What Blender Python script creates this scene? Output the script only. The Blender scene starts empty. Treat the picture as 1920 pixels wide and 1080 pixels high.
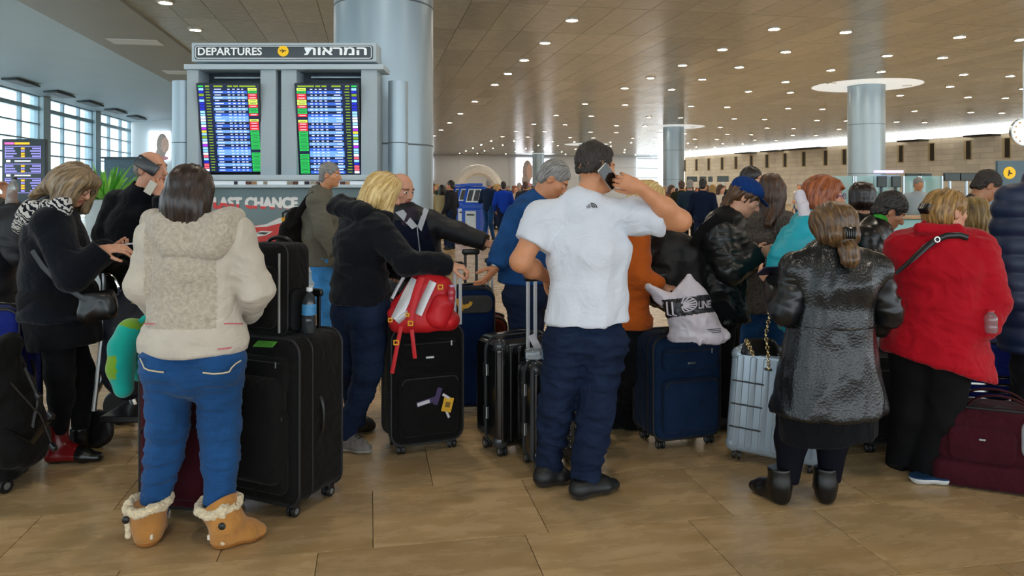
import bpy, bmesh, math, random
import numpy as np
from mathutils import Vector, Matrix

# ------------------------------------------------------------------ camera, world, exposure
F, EYE, CX, CY = 1400.0, 1.55, 960.0, 354.0      # focal length in px (1920 wide), eye height, principal point
scene = bpy.context.scene
C = scene.collection
cam_d = bpy.data.cameras.new('camera'); cam = bpy.data.objects.new('camera', cam_d); C.objects.link(cam)
cam.location = (0, 0, EYE); cam.rotation_euler = (math.pi/2, 0, 0)
cam_d.sensor_width = 36.0; cam_d.lens = F/1920*36; cam_d.shift_y = -(540-CY)/1920
cam_d.clip_start = .05; cam_d.clip_end = 400
scene.camera = cam
world = bpy.data.worlds.new('world'); scene.world = world; world.use_nodes = True
_bg = world.node_tree.nodes['Background']; _bg.inputs['Color'].default_value = (.86, .95, 1.0, 1); _bg.inputs['Strength'].default_value = 3.6
scene.view_settings.view_transform = 'Standard'; scene.view_settings.look = 'None'
scene.view_settings.exposure = 0.0; scene.view_settings.gamma = 1.0; scene.view_settings.use_curve_mapping = False
LAMP = 240.0                                       # emission of a ceiling downlight lens

random.seed(7); rng = np.random.default_rng(7)
HA = math.atan2(265.0, F)                          # the hall's axis lies left of the view axis
UX, UY, VX, VY = math.cos(HA), math.sin(HA), -math.sin(HA), math.cos(HA)
def hall(u, v, z=0.0): return np.array([u*UX+v*VX, u*UY+v*VY, z])
def P(px, py, Y): return np.array([(px-CX)/F*Y, Y, EYE-(py-CY)/F*Y])      # photo pixel at a depth
def G(px, py, z=0.0):                                                       # photo pixel on the floor (or at height z)
    Y = F*(EYE-z)/(py-CY); return P(px, py, Y)

# ------------------------------------------------------------------ materials
def lin(h):
    if isinstance(h, str):
        h = h.lstrip('#'); c = [int(h[i:i+2], 16)/255 for i in (0, 2, 4)]
        return tuple(((x/12.92) if x <= .04045 else ((x+.055)/1.055)**2.4) for x in c)
    return tuple(h)
MATS = {}
def mat(name, col, rough=.6, metal=0., var=.12, vs=8., stretch=(1, 1, 1), bump=0., bs=60., bd=.01, bstretch=(1, 1, 1), coat=0., sheen=0., emis=None, est=1., trans=0., alpha=1., spec=.5, tex='noise', objcol=False):
    """one principled material: colour with a procedural variation and a fine procedural relief"""
    if name in MATS: return MATS[name]
    m = bpy.data.materials.new(name); m.use_nodes = True; MATS[name] = m
    nt = m.node_tree; N = nt.nodes; L = nt.links; b = N['Principled BSDF']
    c = lin(col)
    b.inputs['Roughness'].default_value = rough; b.inputs['Metallic'].default_value = metal
    b.inputs['Specular IOR Level'].default_value = spec if rough < .7 or metal > 0 else min(spec, .12)
    b.inputs['Coat Weight'].default_value = coat; b.inputs['Coat Roughness'].default_value = .12
    b.inputs['Sheen Weight'].default_value = sheen
    b.inputs['Transmission Weight'].default_value = trans; b.inputs['Alpha'].default_value = alpha
    tc = N.new('ShaderNodeTexCoord')
    if objcol:
        oi = N.new('ShaderNodeObjectInfo'); L.new(oi.outputs['Color'], b.inputs['Base Color'])
    elif var > 0:
        mp = N.new('ShaderNodeMapping'); mp.inputs['Scale'].default_value = stretch; L.new(tc.outputs['Object'], mp.inputs['Vector'])
        n = N.new('ShaderNodeTexNoise'); n.inputs['Scale'].default_value = vs; n.inputs['Detail'].default_value = 4; L.new(mp.outputs['Vector'], n.inputs['Vector'])
        r = N.new('ShaderNodeValToRGB'); L.new(n.outputs['Fac'], r.inputs['Fac'])
        r.color_ramp.elements[0].position = .3; r.color_ramp.elements[1].position = .7
        r.color_ramp.elements[0].color = (*[x*(1-var) for x in c], 1); r.color_ramp.elements[1].color = (*[min(1, x*(1+var)) for x in c], 1)
        L.new(r.outputs['Color'], b.inputs['Base Color'])
    else: b.inputs['Base Color'].default_value = (*c, 1)
    if bump > 0:
        mp2 = N.new('ShaderNodeMapping'); mp2.inputs['Scale'].default_value = bstretch; L.new(tc.outputs['Object'], mp2.inputs['Vector'])
        if tex == 'voronoi':
            n2 = N.new('ShaderNodeTexVoronoi'); n2.inputs['Scale'].default_value = bs; o = n2.outputs['Distance']
        elif tex == 'quilt':
            n2 = N.new('ShaderNodeTexVoronoi'); n2.inputs['Scale'].default_value = bs; n2.inputs['Randomness'].default_value = .25; o = n2.outputs['Distance']
        else:
            n2 = N.new('ShaderNodeTexNoise'); n2.inputs['Scale'].default_value = bs; n2.inputs['Detail'].default_value = 3; o = n2.outputs['Fac']
        L.new(mp2.outputs['Vector'], n2.inputs['Vector'])
        bp = N.new('ShaderNodeBump'); bp.inputs['Strength'].default_value = bump; bp.inputs['Distance'].default_value = bd
        L.new(o, bp.inputs['Height']); L.new(bp.outputs['Normal'], b.inputs['Normal'])
        if rough >= .7 and bs >= 150:      # cloth: soft creases under the weave
            n3 = N.new('ShaderNodeTexNoise'); n3.inputs['Scale'].default_value = 7.; n3.inputs['Detail'].default_value = 3; n3.inputs['Roughness'].default_value = .55; n3.inputs['Distortion'].default_value = 1.4
            L.new(tc.outputs['Object'], n3.inputs['Vector']); b3 = N.new('ShaderNodeBump'); b3.inputs['Strength'].default_value = .45; b3.inputs['Distance'].default_value = .045
            L.new(n3.outputs['Fac'], b3.inputs['Height']); L.new(b3.outputs['Normal'], bp.inputs['Normal'])
    if emis is not None:
        b.inputs['Emission Color'].default_value = (*lin(emis), 1); b.inputs['Emission Strength'].default_value = est
    return m
def glow(name, col, st):
    if name in MATS: return MATS[name]
    m = mat(name, col, .4, var=0, emis=col, est=st); return m
def hairmat(name, dark, light, rough=.42):
    if name in MATS: return MATS[name]
    m = bpy.data.materials.new(name); m.use_nodes = True; MATS[name] = m
    nt = m.node_tree; N = nt.nodes; L = nt.links; b = N['Principled BSDF']; b.inputs['Roughness'].default_value = rough
    at = N.new('ShaderNodeAttribute'); at.attribute_name = 'strand'
    n = N.new('ShaderNodeTexNoise'); n.inputs['Scale'].default_value = 1.0; n.inputs['Detail'].default_value = 5; n.inputs['Roughness'].default_value = .65
    L.new(at.outputs['Vector'], n.inputs['Vector'])
    r = N.new('ShaderNodeValToRGB'); r.color_ramp.elements[0].position = .36; r.color_ramp.elements[1].position = .64
    r.color_ramp.elements[0].color = (*lin(dark), 1); r.color_ramp.elements[1].color = (*lin(light), 1)
    L.new(n.outputs['Fac'], r.inputs['Fac']); L.new(r.outputs['Color'], b.inputs['Base Color'])
    bp = N.new('ShaderNodeBump'); bp.inputs['Strength'].default_value = .6; bp.inputs['Distance'].default_value = .004
    L.new(n.outputs['Fac'], bp.inputs['Height']); L.new(bp.outputs['Normal'], b.inputs['Normal'])
    return m

# ------------------------------------------------------------------ objects
def link(o):
    C.objects.link(o); return o
def tag(o, label=None, cat=None, group=None, kind=None):
    if label: o['label'] = label
    if cat: o['category'] = cat
    if group: o['group'] = group
    if kind: o['kind'] = kind
    return o
def thing(name, label, cat, loc=(0, 0, 0), rz=0., group=None):
    o = link(bpy.data.objects.new(name, None)); o.location = tuple(float(x) for x in loc); o.rotation_euler = (0, 0, rz); o.empty_display_size = .1
    return tag(o, label, cat, group)
def mesh_obj(name, verts, faces, mats, parent=None, smooth=True, mi=None, loc=None):
    me = bpy.data.meshes.new(name)
    v = np.asarray(verts, dtype=np.float64).reshape(-1, 3)
    if isinstance(faces, np.ndarray):
        nf, k = faces.shape
        me.vertices.add(len(v)); me.vertices.foreach_set('co', v.ravel())
        me.loops.add(nf*k); me.loops.foreach_set('vertex_index', faces.ravel().astype(np.int32))
        me.polygons.add(nf); me.polygons.foreach_set('loop_start', np.arange(nf, dtype=np.int32)*k)
        me.polygons.foreach_set('loop_total', np.full(nf, k, dtype=np.int32)); me.update(calc_edges=True)
    else:
        me.from_pydata(v.tolist(), [], faces)
    for m in (mats if isinstance(mats, (list, tuple)) else [mats]): me.materials.append(m)
    n = len(me.polygons)
    me.polygons.foreach_set('use_smooth', np.full(n, bool(smooth)))
    if mi is not None: me.polygons.foreach_set('material_index', np.asarray(mi, dtype=np.int32))
    me.update()
    o = link(bpy.data.objects.new(name, me))
    if parent is not None: o.parent = parent
    if loc is not None: o.location = tuple(float(x) for x in loc)
    return o
def copy_tree(o, parent=None, loc=None, rz=None):
    c = link(o.copy()); c.parent = parent
    if loc is not None: c.location = tuple(float(x) for x in loc)
    if rz is not None: c.rotation_euler = (0, 0, rz)
    for ch in list(o.children):
        k = link(ch.copy()); k.parent = c
        for g in list(ch.children):
            q = link(g.copy()); q.parent = k
    return c

def nrm(v): v = np.asarray(v, float); return v/(np.linalg.norm(v)+1e-12)
def frame(w, side=None):
    w = nrm(w)
    if side is None: side = (1, 0, 0) if abs(w[0]) < .9 else (0, 1, 0)
    s = np.asarray(side, float); x = s-np.dot(s, w)*w
    if np.linalg.norm(x) < 1e-6: x = np.cross(w, (0, .3, .9))
    x = nrm(x); return x, np.cross(w, x), w

class MB:
    """collects simple shapes into one mesh"""
    def __init__(s): s.v = []; s.f = []; s.mi = []; s.cur = 0
    def add(s, verts, faces):
        o = len(s.v); s.v += [tuple(float(c) for c in p) for p in verts]; s.f += [tuple(i+o for i in f) for f in faces]; s.mi += [s.cur]*len(faces); return s
    def mat(s, i): s.cur = i; return s
    def box(s, c, size, R=None):
        c = np.asarray(c, float); h = np.asarray(size, float)/2
        q = [np.array(p)*h for p in ((-1,-1,-1),(1,-1,-1),(1,1,-1),(-1,1,-1),(-1,-1,1),(1,-1,1),(1,1,1),(-1,1,1))]
        if R is not None: q = [R @ p for p in q]
        return s.add([p+c for p in q], [(0,3,2,1),(4,5,6,7),(0,1,5,4),(1,2,6,5),(2,3,7,6),(3,0,4,7)])
    def rbox(s, c, size, r=.01, seg=2, R=None):
        bm = bmesh.new(); bmesh.ops.create_cube(bm, size=1.0)
        for v in bm.verts: v.co = Vector((v.co.x*size[0], v.co.y*size[1], v.co.z*size[2]))
        r = min(r, min(size)*.49)
        bmesh.ops.bevel(bm, geom=bm.edges[:], offset=r, segments=seg, profile=.5, affect='EDGES', clamp_overlap=True)
        bm.verts.ensure_lookup_table(); c = np.asarray(c, float)
        vs = [np.array(v.co) for v in bm.verts]
        if R is not None: vs = [R @ p for p in vs]
        s.add([p+c for p in vs], [tuple(v.index for v in f.verts) for f in bm.faces]); bm.free(); return s
    def rings(s, rings, cap=True, closed=True):
        n = len(rings[0]); vs = [p for r in rings for p in r]; fs = []
        for i in range(len(rings)-1):
            for j in range(n if closed else n-1):
                k = (j+1) % n; fs.append((i*n+j, i*n+k, (i+1)*n+k, (i+1)*n+j))
        if cap: fs.append(tuple(reversed(range(n)))); fs.append(tuple((len(rings)-1)*n+j for j in range(n)))
        return s.add(vs, fs)
    def cyl(s, a, b, r, r2=None, seg=12, cap=True):
        a = np.asarray(a, float); b = np.asarray(b, float); r2 = r if r2 is None else r2; x, y, w = frame(b-a)
        an = [2*math.pi*i/seg for i in range(seg)]
        return s.rings([[a+r*(x*math.cos(t)+y*math.sin(t)) for t in an], [b+r2*(x*math.cos(t)+y*math.sin(t)) for t in an]], cap)
    def tube(s, path, r, seg=8, closed=False, flat=None, side=None):
        p = [np.asarray(q, float) for q in path]; n = len(p); R = []; prev = None
        for i in range(n):
            d = (p[(i+1) % n]-p[i-1]) if closed else (p[min(i+1, n-1)]-p[max(i-1, 0)])
            x, y, w = frame(d, side if side is not None else prev); prev = x
            ry = r if flat is None else flat
            R.append([p[i]+r*x*math.cos(2*math.pi*j/seg)+ry*y*math.sin(2*math.pi*j/seg) for j in range(seg)])
        if closed: R.append(R[0]); return s.rings(R, cap=False)
        return s.rings(R)
    def lathe(s, prof, c=(0, 0, 0), axis=(0, 0, 1), seg=20):
        x, y, w = frame(axis); c = np.asarray(c, float)
        return s.rings([[c+w*z+max(r, 1e-4)*(x*math.cos(2*math.pi*j/seg)+y*math.sin(2*math.pi*j/seg)) for j in range(seg)] for r, z in prof])
    def slab(s, w, d, h, R, r, c=(0, 0, 0), seg=5, rs=3, M=None):
        """rounded rectangle (w x h, corner R) in XZ, thickness d in Y with edge rounding r; c = its middle"""
        c = np.asarray(c, float); R = min(R, w/2*.999, h/2*.999); rings = []
        ys = [(-d/2+r*(1-math.sin(t)), r*(1-math.cos(t))) for t in [math.pi/2*i/rs for i in range(rs, 0, -1)]]
        ys = ys+[(-d/2+r, 0), (d/2-r, 0)]+[(-y, i) for y, i in reversed(ys)]
        for y, ins in ys:
            ring = []; Rr = max(R-ins, .001)
            for (sx, sz, a0) in ((1, 1, 0), (-1, 1, 90), (-1, -1, 180), (1, -1, 270)):
                for i in range(seg+1):
                    a = math.radians(a0+90*i/seg)
                    q = np.array([sx*(w/2-R)+Rr*math.cos(a), y, sz*(h/2-R)+Rr*math.sin(a)])
                    if M is not None: q = M @ q
                    ring.append(q+c)
            rings.append(ring)
        return s.rings(rings)
    def ball(s, c, r, seg=14, rings=9, R=None):
        r = (r, r, r) if np.isscalar(r) else r; rr = []; c = np.asarray(c, float)
        for i in range(rings+1):
            t = math.pi*i/rings; z = -math.cos(t); q = max(math.sin(t), .01)
            ring = [np.array([r[0]*q*math.cos(2*math.pi*j/seg), r[1]*q*math.sin(2*math.pi*j/seg), r[2]*z]) for j in range(seg)]
            rr.append([c+(R @ p if R is not None else p) for p in ring])
        return s.rings(rr)
    def quad(s, a, b, c, d): return s.add([a, b, c, d], [(0, 1, 2, 3)])
    def build(s, name, mats, parent=None, smooth=False, loc=None, auto=True):
        o = mesh_obj(name, s.v, s.f, mats, parent, smooth, s.mi, loc)
        if smooth and auto: o.data.set_sharp_from_angle(angle=math.radians(42))
        return o
def RZ(a): c, s = math.cos(a), math.sin(a); return np.array([[c, -s, 0], [s, c, 0], [0, 0, 1.]])
def RX(a): c, s = math.cos(a), math.sin(a); return np.array([[1., 0, 0], [0, c, -s], [0, s, c]])
def RY(a): c, s = math.cos(a), math.sin(a); return np.array([[c, 0, s], [0, 1., 0], [-s, 0, c]])
def bez(p0, p1, p2, p3, n=12):
    p0, p1, p2, p3 = map(lambda q: np.asarray(q, float), (p0, p1, p2, p3))
    return [(1-t)**3*p0+3*(1-t)**2*t*p1+3*(1-t)*t*t*p2+t**3*p3 for t in np.linspace(0, 1, n)]
def text_mesh(txt, size, bold=0., extrude=.002, spacing=1., xs=1.):
    """lettering -> (verts, faces) in the XY plane, from the built-in font"""
    cu = bpy.data.curves.new('t', 'FONT'); cu.body = txt; cu.size = size; cu.offset = bold; cu.extrude = extrude; cu.space_character = spacing
    cu.align_x = 'CENTER'; cu.align_y = 'CENTER'; cu.resolution_u = 3
    o = bpy.data.objects.new('t', cu); C.objects.link(o); dg = bpy.context.evaluated_depsgraph_get(); me = o.evaluated_get(dg).to_mesh()
    v = [(p.co.x*xs, p.co.y, p.co.z) for p in me.vertices]; f = [tuple(q.vertices) for q in me.polygons]
    o.evaluated_get(dg).to_mesh_clear(); bpy.data.objects.remove(o); bpy.data.curves.remove(cu); return v, f

# ------------------------------------------------------------------ smooth volumes (bodies, clothes, hair)
def vnoise(p, seed=0):
    """value noise on points p (n,3), -1..1"""
    p = np.asarray(p, np.float64); i = np.floor(p).astype(np.int64); f = p-i; f = f*f*(3-2*f)
    def h(a, b, c):
        n = (a*374761393+b*668265263+c*2147483647+seed*974711) & 0xffffffff
        n = ((n ^ (n >> 13))*1274126177) & 0xffffffff; return ((n ^ (n >> 16)) & 0xffff)/32767.5-1
    r = 0
    for a in (0, 1):
        for b in (0, 1):
            for c in (0, 1):
                w = (f[:, 0] if a else 1-f[:, 0])*(f[:, 1] if b else 1-f[:, 1])*(f[:, 2] if c else 1-f[:, 2])
                r = r+w*h(i[:, 0]+a, i[:, 1]+b, i[:, 2]+c)
    return r
class Vol:
    def __init__(s): s.ops = []
    def seg(s, a, b, ra, rb=None, side=None, k=.02, sub=False):
        rb = ra if rb is None else rb
        ra = (ra, ra) if np.isscalar(ra) else ra; rb = (rb, rb) if np.isscalar(rb) else rb
        a = np.asarray(a, float); b = np.asarray(b, float)
        if np.linalg.norm(b-a) < 1e-4: b = a+np.array([0, 0, 1e-3])
        s.ops.append(('s', a, b, ra, rb, frame(b-a, side), k, sub)); return s
    def chain(s, pts, radii, side=None, k=.02):
        for i in range(len(pts)-1): s.seg(pts[i], pts[i+1], radii[i], radii[i+1], side, k)
        return s
    def ell(s, c, r, R=None, k=.02, sub=False):
        s.ops.append(('e', np.asarray(c, float), r, np.eye(3) if R is None else np.asarray(R, float), k, sub)); return s
    def cut(s, pt, n, rad=9.):
        s.ops.append(('c', np.asarray(pt, float), nrm(n), rad)); return s
    def mesh(s, res):
        lo = np.full(3, 1e9); hi = -lo
        for o in s.ops:
            if o[0] == 's' and not o[7]:
                m = max(*o[3], *o[4]); lo = np.minimum(lo, np.minimum(o[1], o[2])-m); hi = np.maximum(hi, np.maximum(o[1], o[2])+m)
            elif o[0] == 'e' and not o[5]:
                m = max(o[2]); lo = np.minimum(lo, o[1]-m); hi = np.maximum(hi, o[1]+m)
        lo -= 2.5*res; hi += 2.5*res; n = np.ceil((hi-lo)/res).astype(int)+1
        ax = [(lo[i]+res*np.arange(n[i])).astype(np.float32) for i in range(3)]
        D = np.full(n, .25, np.float32)
        for o in s.ops:
            if o[0] == 'c':
                pt, nn, rad = o[1:4]
                b0 = np.clip(np.floor((pt-rad-lo)/res).astype(int), 0, n); b1 = np.clip(np.ceil((pt+rad-lo)/res).astype(int)+1, 0, n)
                if (b1 <= b0).any(): continue
                sl = tuple(slice(b0[i], b1[i]) for i in range(3))
                X, Y, Z = ax[0][sl[0]][:, None, None]-pt[0], ax[1][sl[1]][None, :, None]-pt[1], ax[2][sl[2]][None, None, :]-pt[2]
                h = X*nn[0]+Y*nn[1]+Z*nn[2]
                if rad < 5: h = np.minimum(h, rad-np.sqrt(X*X+Y*Y+Z*Z))
                D[sl] = np.maximum(D[sl], h.astype(np.float32)); continue
            if o[0] == 's':
                _, a, b, ra, rb, (fx, fy, fw), k, sub = o; m = max(*ra, *rb)+k*1.2+2*res; l0 = np.minimum(a, b)-m; h0 = np.maximum(a, b)+m
            else:
                _, c, r, R, k, sub = o; m = max(r)+k*1.2+2*res; l0 = c-m; h0 = c+m
            b0 = np.clip(np.floor((l0-lo)/res).astype(int), 0, n); b1 = np.clip(np.ceil((h0-lo)/res).astype(int)+1, 0, n)
            if (b1 <= b0).any(): continue
            sl = tuple(slice(b0[i], b1[i]) for i in range(3))
            org = a if o[0] == 's' else c
            X, Y, Z = ax[0][sl[0]][:, None, None]-np.float32(org[0]), ax[1][sl[1]][None, :, None]-np.float32(org[1]), ax[2][sl[2]][None, None, :]-np.float32(org[2])
            def dot(v): return X*np.float32(v[0])+Y*np.float32(v[1])+Z*np.float32(v[2])
            if o[0] == 's':
                Lg = np.float32(np.linalg.norm(b-a)); w = dot(fw); t = np.clip(w/Lg, 0, 1); par = w-t*Lg
                rx = ra[0]+(rb[0]-ra[0])*t; ry = ra[1]+(rb[1]-ra[1])*t; rm = np.minimum(rx, ry)
                qx, qy, qz = dot(fx)/rx, dot(fy)/ry, par/rm
                e = np.sqrt(qx*qx+qy*qy+qz*qz); k1 = np.sqrt((qx/rx)**2+(qy/ry)**2+(qz/rm)**2)
            else:
                qx, qy, qz = dot(R[:, 0])/r[0], dot(R[:, 1])/r[1], dot(R[:, 2])/r[2]
                e = np.sqrt(qx*qx+qy*qy+qz*qz); k1 = np.sqrt((qx/r[0])**2+(qy/r[1])**2+(qz/r[2])**2)
            d = (e*(e-1)/(k1+1e-6)).astype(np.float32); A = D[sl]
            if sub:
                d = -d; hh = np.maximum(k-np.abs(A-d), 0)/k; D[sl] = np.maximum(A, d)+hh*hh*(k*.25)
            else:
                hh = np.maximum(k-np.abs(A-d), 0)/k; D[sl] = np.minimum(A, d)-hh*hh*(k*.25)
        return nets(D, lo, res)
def nets(D, lo, res):
    D[[0, -1]] = np.maximum(D[[0, -1]], .01); D[:, [0, -1]] = np.maximum(D[:, [0, -1]], .01); D[:, :, [0, -1]] = np.maximum(D[:, :, [0, -1]], .01)
    I = D < 0; cnt = np.zeros(np.array(D.shape)-1, np.int8)
    for a in (0, 1):
        for b in (0, 1):
            for c in (0, 1): cnt += I[a:D.shape[0]-1+a, b:D.shape[1]-1+b, c:D.shape[2]-1+c]
    act = (cnt > 0) & (cnt < 8); ii = np.argwhere(act); idx = np.full(act.shape, -1, np.int32); idx[act] = np.arange(len(ii))
    cor = np.array([(a, b, c) for a in (0, 1) for b in (0, 1) for c in (0, 1)])
    val = np.stack([D[ii[:, 0]+a, ii[:, 1]+b, ii[:, 2]+c] for a, b, c in cor], 1)
    acc = np.zeros((len(ii), 3)); num = np.zeros(len(ii))
    for i in range(8):
        for j in range(i+1, 8):
            if np.abs(cor[i]-cor[j]).sum() != 1: continue
            m = (val[:, i] < 0) != (val[:, j] < 0); t = val[m, i]/(val[m, i]-val[m, j])
            acc[m] += cor[i]+t[:, None]*(cor[j]-cor[i]); num[m] += 1
    V = lo+res*(ii+acc/num[:, None]); Fs = []
    for axi in range(3):
        o1, o2 = [(1, 2), (2, 0), (0, 1)][axi]
        s0 = [slice(1, -1)]*3; s0[axi] = slice(0, -1); s1 = [slice(1, -1)]*3; s1[axi] = slice(1, None)
        A = I[tuple(s0)]; B = I[tuple(s1)]; e = np.argwhere(A != B)
        if not len(e): continue
        inside = A[tuple(e.T)]; base = e.copy(); base[:, o1] += 1; base[:, o2] += 1
        def cell(d1, d2):
            q = base.copy(); q[:, o1] -= d1; q[:, o2] -= d2; return idx[tuple(q.T)]
        f = np.stack([cell(1, 1), cell(0, 1), cell(0, 0), cell(1, 0)], 1); f[~inside] = f[~inside][:, ::-1]; Fs.append(f)
    return V, np.concatenate(Fs) if Fs else np.zeros((0, 4), int)
def vnormals(V, Fc):
    n = np.cross(V[Fc[:, 2]]-V[Fc[:, 0]], V[Fc[:, 3]]-V[Fc[:, 1]]); N = np.zeros_like(V)
    for i in range(4): np.add.at(N, Fc[:, i], n)
    return N/(np.linalg.norm(N, axis=1, keepdims=True)+1e-12)
def smoothv(V, Fc, it=1, lam=.5):
    for _ in range(it):
        A = np.zeros_like(V); c = np.zeros(len(V))
        for i in range(4):
            np.add.at(A, Fc[:, i], V[Fc[:, (i+1) % 4]]+V[Fc[:, i-1]]); np.add.at(c, Fc[:, i], 2)
        V = V+(A/c[:, None]-V)*lam
    return V
def wrinkle(V, Fc, amp, freq, seed=1, z0=None, sharp=True):
    """cloth folds: noise along the normals, freq = (x, y, z) cycles per metre"""
    N = vnormals(V, Fc); q = V*np.asarray(freq)
    w = vnoise(V*3.1, seed+9); q = q+w[:, None]*.9
    n = vnoise(q, seed)+.5*vnoise(q*2.1, seed+3)
    if sharp: n = 1-2*np.abs(n)
    return V+N*(amp*n)[:, None]
# ------------------------------------------------------------------ the hall
CEIL = 6.0
def stone_mat(name, c1, c2, rough, brick=False, random_tone=True):
    m = bpy.data.materials.new(name); m.use_nodes = True; nt = m.node_tree; N = nt.nodes; L = nt.links; b = N['Principled BSDF']
    b.inputs['Roughness'].default_value = rough; b.inputs['Specular IOR Level'].default_value = .45
    tc = N.new('ShaderNodeTexCoord'); oi = N.new('ShaderNodeObjectInfo')
    ad = N.new('ShaderNodeVectorMath'); ad.operation = 'MULTIPLY_ADD'; ad.inputs[1].default_value = (1, 1, 1)
    cb = N.new('ShaderNodeCombineXYZ'); ml = N.new('ShaderNodeMath'); ml.operation = 'MULTIPLY'; ml.inputs[1].default_value = 57.; L.new(oi.outputs['Random'], ml.inputs[0])
    L.new(ml.outputs[0], cb.inputs[0]); L.new(ml.outputs[0], cb.inputs[1]); L.new(tc.outputs['Object'], ad.inputs[0]); L.new(cb.outputs[0], ad.inputs[2])
    mp = N.new('ShaderNodeMapping'); mp.inputs['Scale'].default_value = (1.3, 4.5, 1.); mp.inputs['Rotation'].default_value = (0, 0, .16); L.new(ad.outputs[0], mp.inputs['Vector'])
    n = N.new('ShaderNodeTexNoise'); n.inputs['Scale'].default_value = 2.2; n.inputs['Detail'].default_value = 9; n.inputs['Roughness'].default_value = .62; n.inputs['Distortion'].default_value = .5; L.new(mp.outputs[0], n.inputs['Vector'])
    r = N.new('ShaderNodeValToRGB'); r.color_ramp.elements[0].position = .32; r.color_ramp.elements[1].position = .68
    r.color_ramp.elements[0].color = (*lin(c1), 1); r.color_ramp.elements[1].color = (*lin(c2), 1); L.new(n.outputs['Fac'], r.inputs['Fac'])
    col = r.outputs['Color']
    if random_tone:
        mr = N.new('ShaderNodeMapRange'); mr.inputs[3].default_value = .84; mr.inputs[4].default_value = 1.12; L.new(oi.outputs['Random'], mr.inputs[0])
        mx = N.new('ShaderNodeVectorMath'); mx.operation = 'SCALE'; L.new(col, mx.inputs[0]); L.new(mr.outputs[0], mx.inputs['Scale']); col = mx.outputs[0]
    # small dark pits of the stone
    vo = N.new('ShaderNodeTexNoise'); vo.inputs['Scale'].default_value = 55; vo.inputs['Detail'].default_value = 2; L.new(mp.outputs[0], vo.inputs['Vector'])
    pr = N.new('ShaderNodeValToRGB'); pr.color_ramp.elements[0].position = .24; pr.color_ramp.elements[1].position = .33; pr.color_ramp.elements[0].color = (.62, .57, .5, 1); pr.color_ramp.elements[1].color = (1, 1, 1, 1); L.new(vo.outputs['Fac'], pr.inputs['Fac'])
    mm = N.new('ShaderNodeMix'); mm.data_type = 'RGBA'; mm.blend_type = 'MULTIPLY'; mm.inputs[0].default_value = .4; L.new(col, mm.inputs[6]); L.new(pr.outputs['Color'], mm.inputs[7]); col = mm.outputs[2]
    if brick:
        bt = N.new('ShaderNodeTexBrick'); bt.inputs['Scale'].default_value = 1.0; bt.inputs['Brick Width'].default_value = .64; bt.inputs['Row Height'].default_value = .62; bt.inputs['Mortar Size'].default_value = .004
        bt.inputs['Color1'].default_value = (.8, .8, .8, 1); bt.inputs['Color2'].default_value = (1.1, 1.1, 1.1, 1); bt.inputs['Mortar'].default_value = (.5, .5, .5, 1); L.new(tc.outputs['Object'], bt.inputs['Vector'])
        m2 = N.new('ShaderNodeMix'); m2.data_type = 'RGBA'; m2.blend_type = 'MULTIPLY'; m2.inputs[0].default_value = 1.; L.new(col, m2.inputs[6]); L.new(bt.outputs['Color'], m2.inputs[7]); col = m2.outputs[2]
    L.new(col, b.inputs['Base Color'])
    rr = N.new('ShaderNodeMapRange'); rr.inputs[3].default_value = rough-.08; rr.inputs[4].default_value = rough+.12; L.new(n.outputs['Fac'], rr.inputs[0]); L.new(rr.outputs[0], b.inputs['Roughness'])
    MATS[name] = m; return m
M_tile = stone_mat('floor_stone', '#a98c60', '#c6aa80', .25)
M_floor = stone_mat('floor_stone_far', '#a98c60', '#c6aa80', .25, brick=True, random_tone=False)
M_grout = mat('tile_joint', '#6b5436', .8)
# ---- floor: a bed in hall axes, slabs of stone on it
floor = MB().add([(-17, -14, -.012), (50, -14, -.012), (50, 98, -.012), (-17, 98, -.012)], [(0, 1, 2, 3)])
floor.add([(-17, 12.6, -.0005), (50, 12.6, -.0005), (50, 98, -.0005), (-17, 98, -.0005)], [(0, 1, 2, 3)]).build('floor', M_floor)
floor = bpy.data.objects['floor']; floor.rotation_euler = (0, 0, HA); tag(floor, kind='structure')
floor.data.materials.append(M_grout); floor.data.polygons[0].material_index = 1
ROW = .62
tile_me = {}
def tile_mesh(w, d):
    if (w, d) not in tile_me:
        me = bpy.data.meshes.new('tile'); x, y = w/2-.0017, d/2-.0017; c = .0016
        vs = [(-x, -y, -.01), (x, -y, -.01), (x, y, -.01), (-x, y, -.01), (-x, -y, -c*.6), (x, -y, -c*.6), (x, y, -c*.6), (-x, y, -c*.6), (-x+c, -y+c, 0), (x-c, -y+c, 0), (x-c, y-c, 0), (-x+c, y-c, 0)]
        fs = [(0, 1, 5, 4), (1, 2, 6, 5), (2, 3, 7, 6), (3, 0, 4, 7), (4, 5, 9, 8), (5, 6, 10, 9), (6, 7, 11, 10), (7, 4, 8, 11), (8, 9, 10, 11)]
        me.from_pydata(vs, [], fs); me.materials.append(M_tile); tile_me[(w, d)] = me
    return tile_me[(w, d)]
cand = []
for r in range(-1, 18):
    v0 = 1.42+ROW*r; u = -12+(r*.37) % .7; rr = random.Random(r*13+5)
    while u < 16:
        w = rr.choice((.52, .64, .64, .78, .9)); cand.append((u, v0, w)); u += w
def on_screen(p, mx=140, my=60):
    if p[1] < .5: return False
    x = CX+F*p[0]/p[1]; y = CY+F*(EYE-p[2])/p[1]; return -mx < x < 1920+mx and -my < y < 1080+my
near, rest = [], []
for (u, v0, w) in cand: (near if on_screen(hall(u+w/2, v0+ROW/2), 260, 130) else rest).append((u, v0, w))
near.sort(key=lambda t: hall(t[0]+t[2]/2, t[1]+ROW/2)[1]); rest += near[300:]; near = near[:300]
for (u, v0, w) in near:
    o = link(bpy.data.objects.new('tile', tile_mesh(w, ROW))); o.parent = floor; o.location = (u+w/2, v0+ROW/2, 0)
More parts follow.
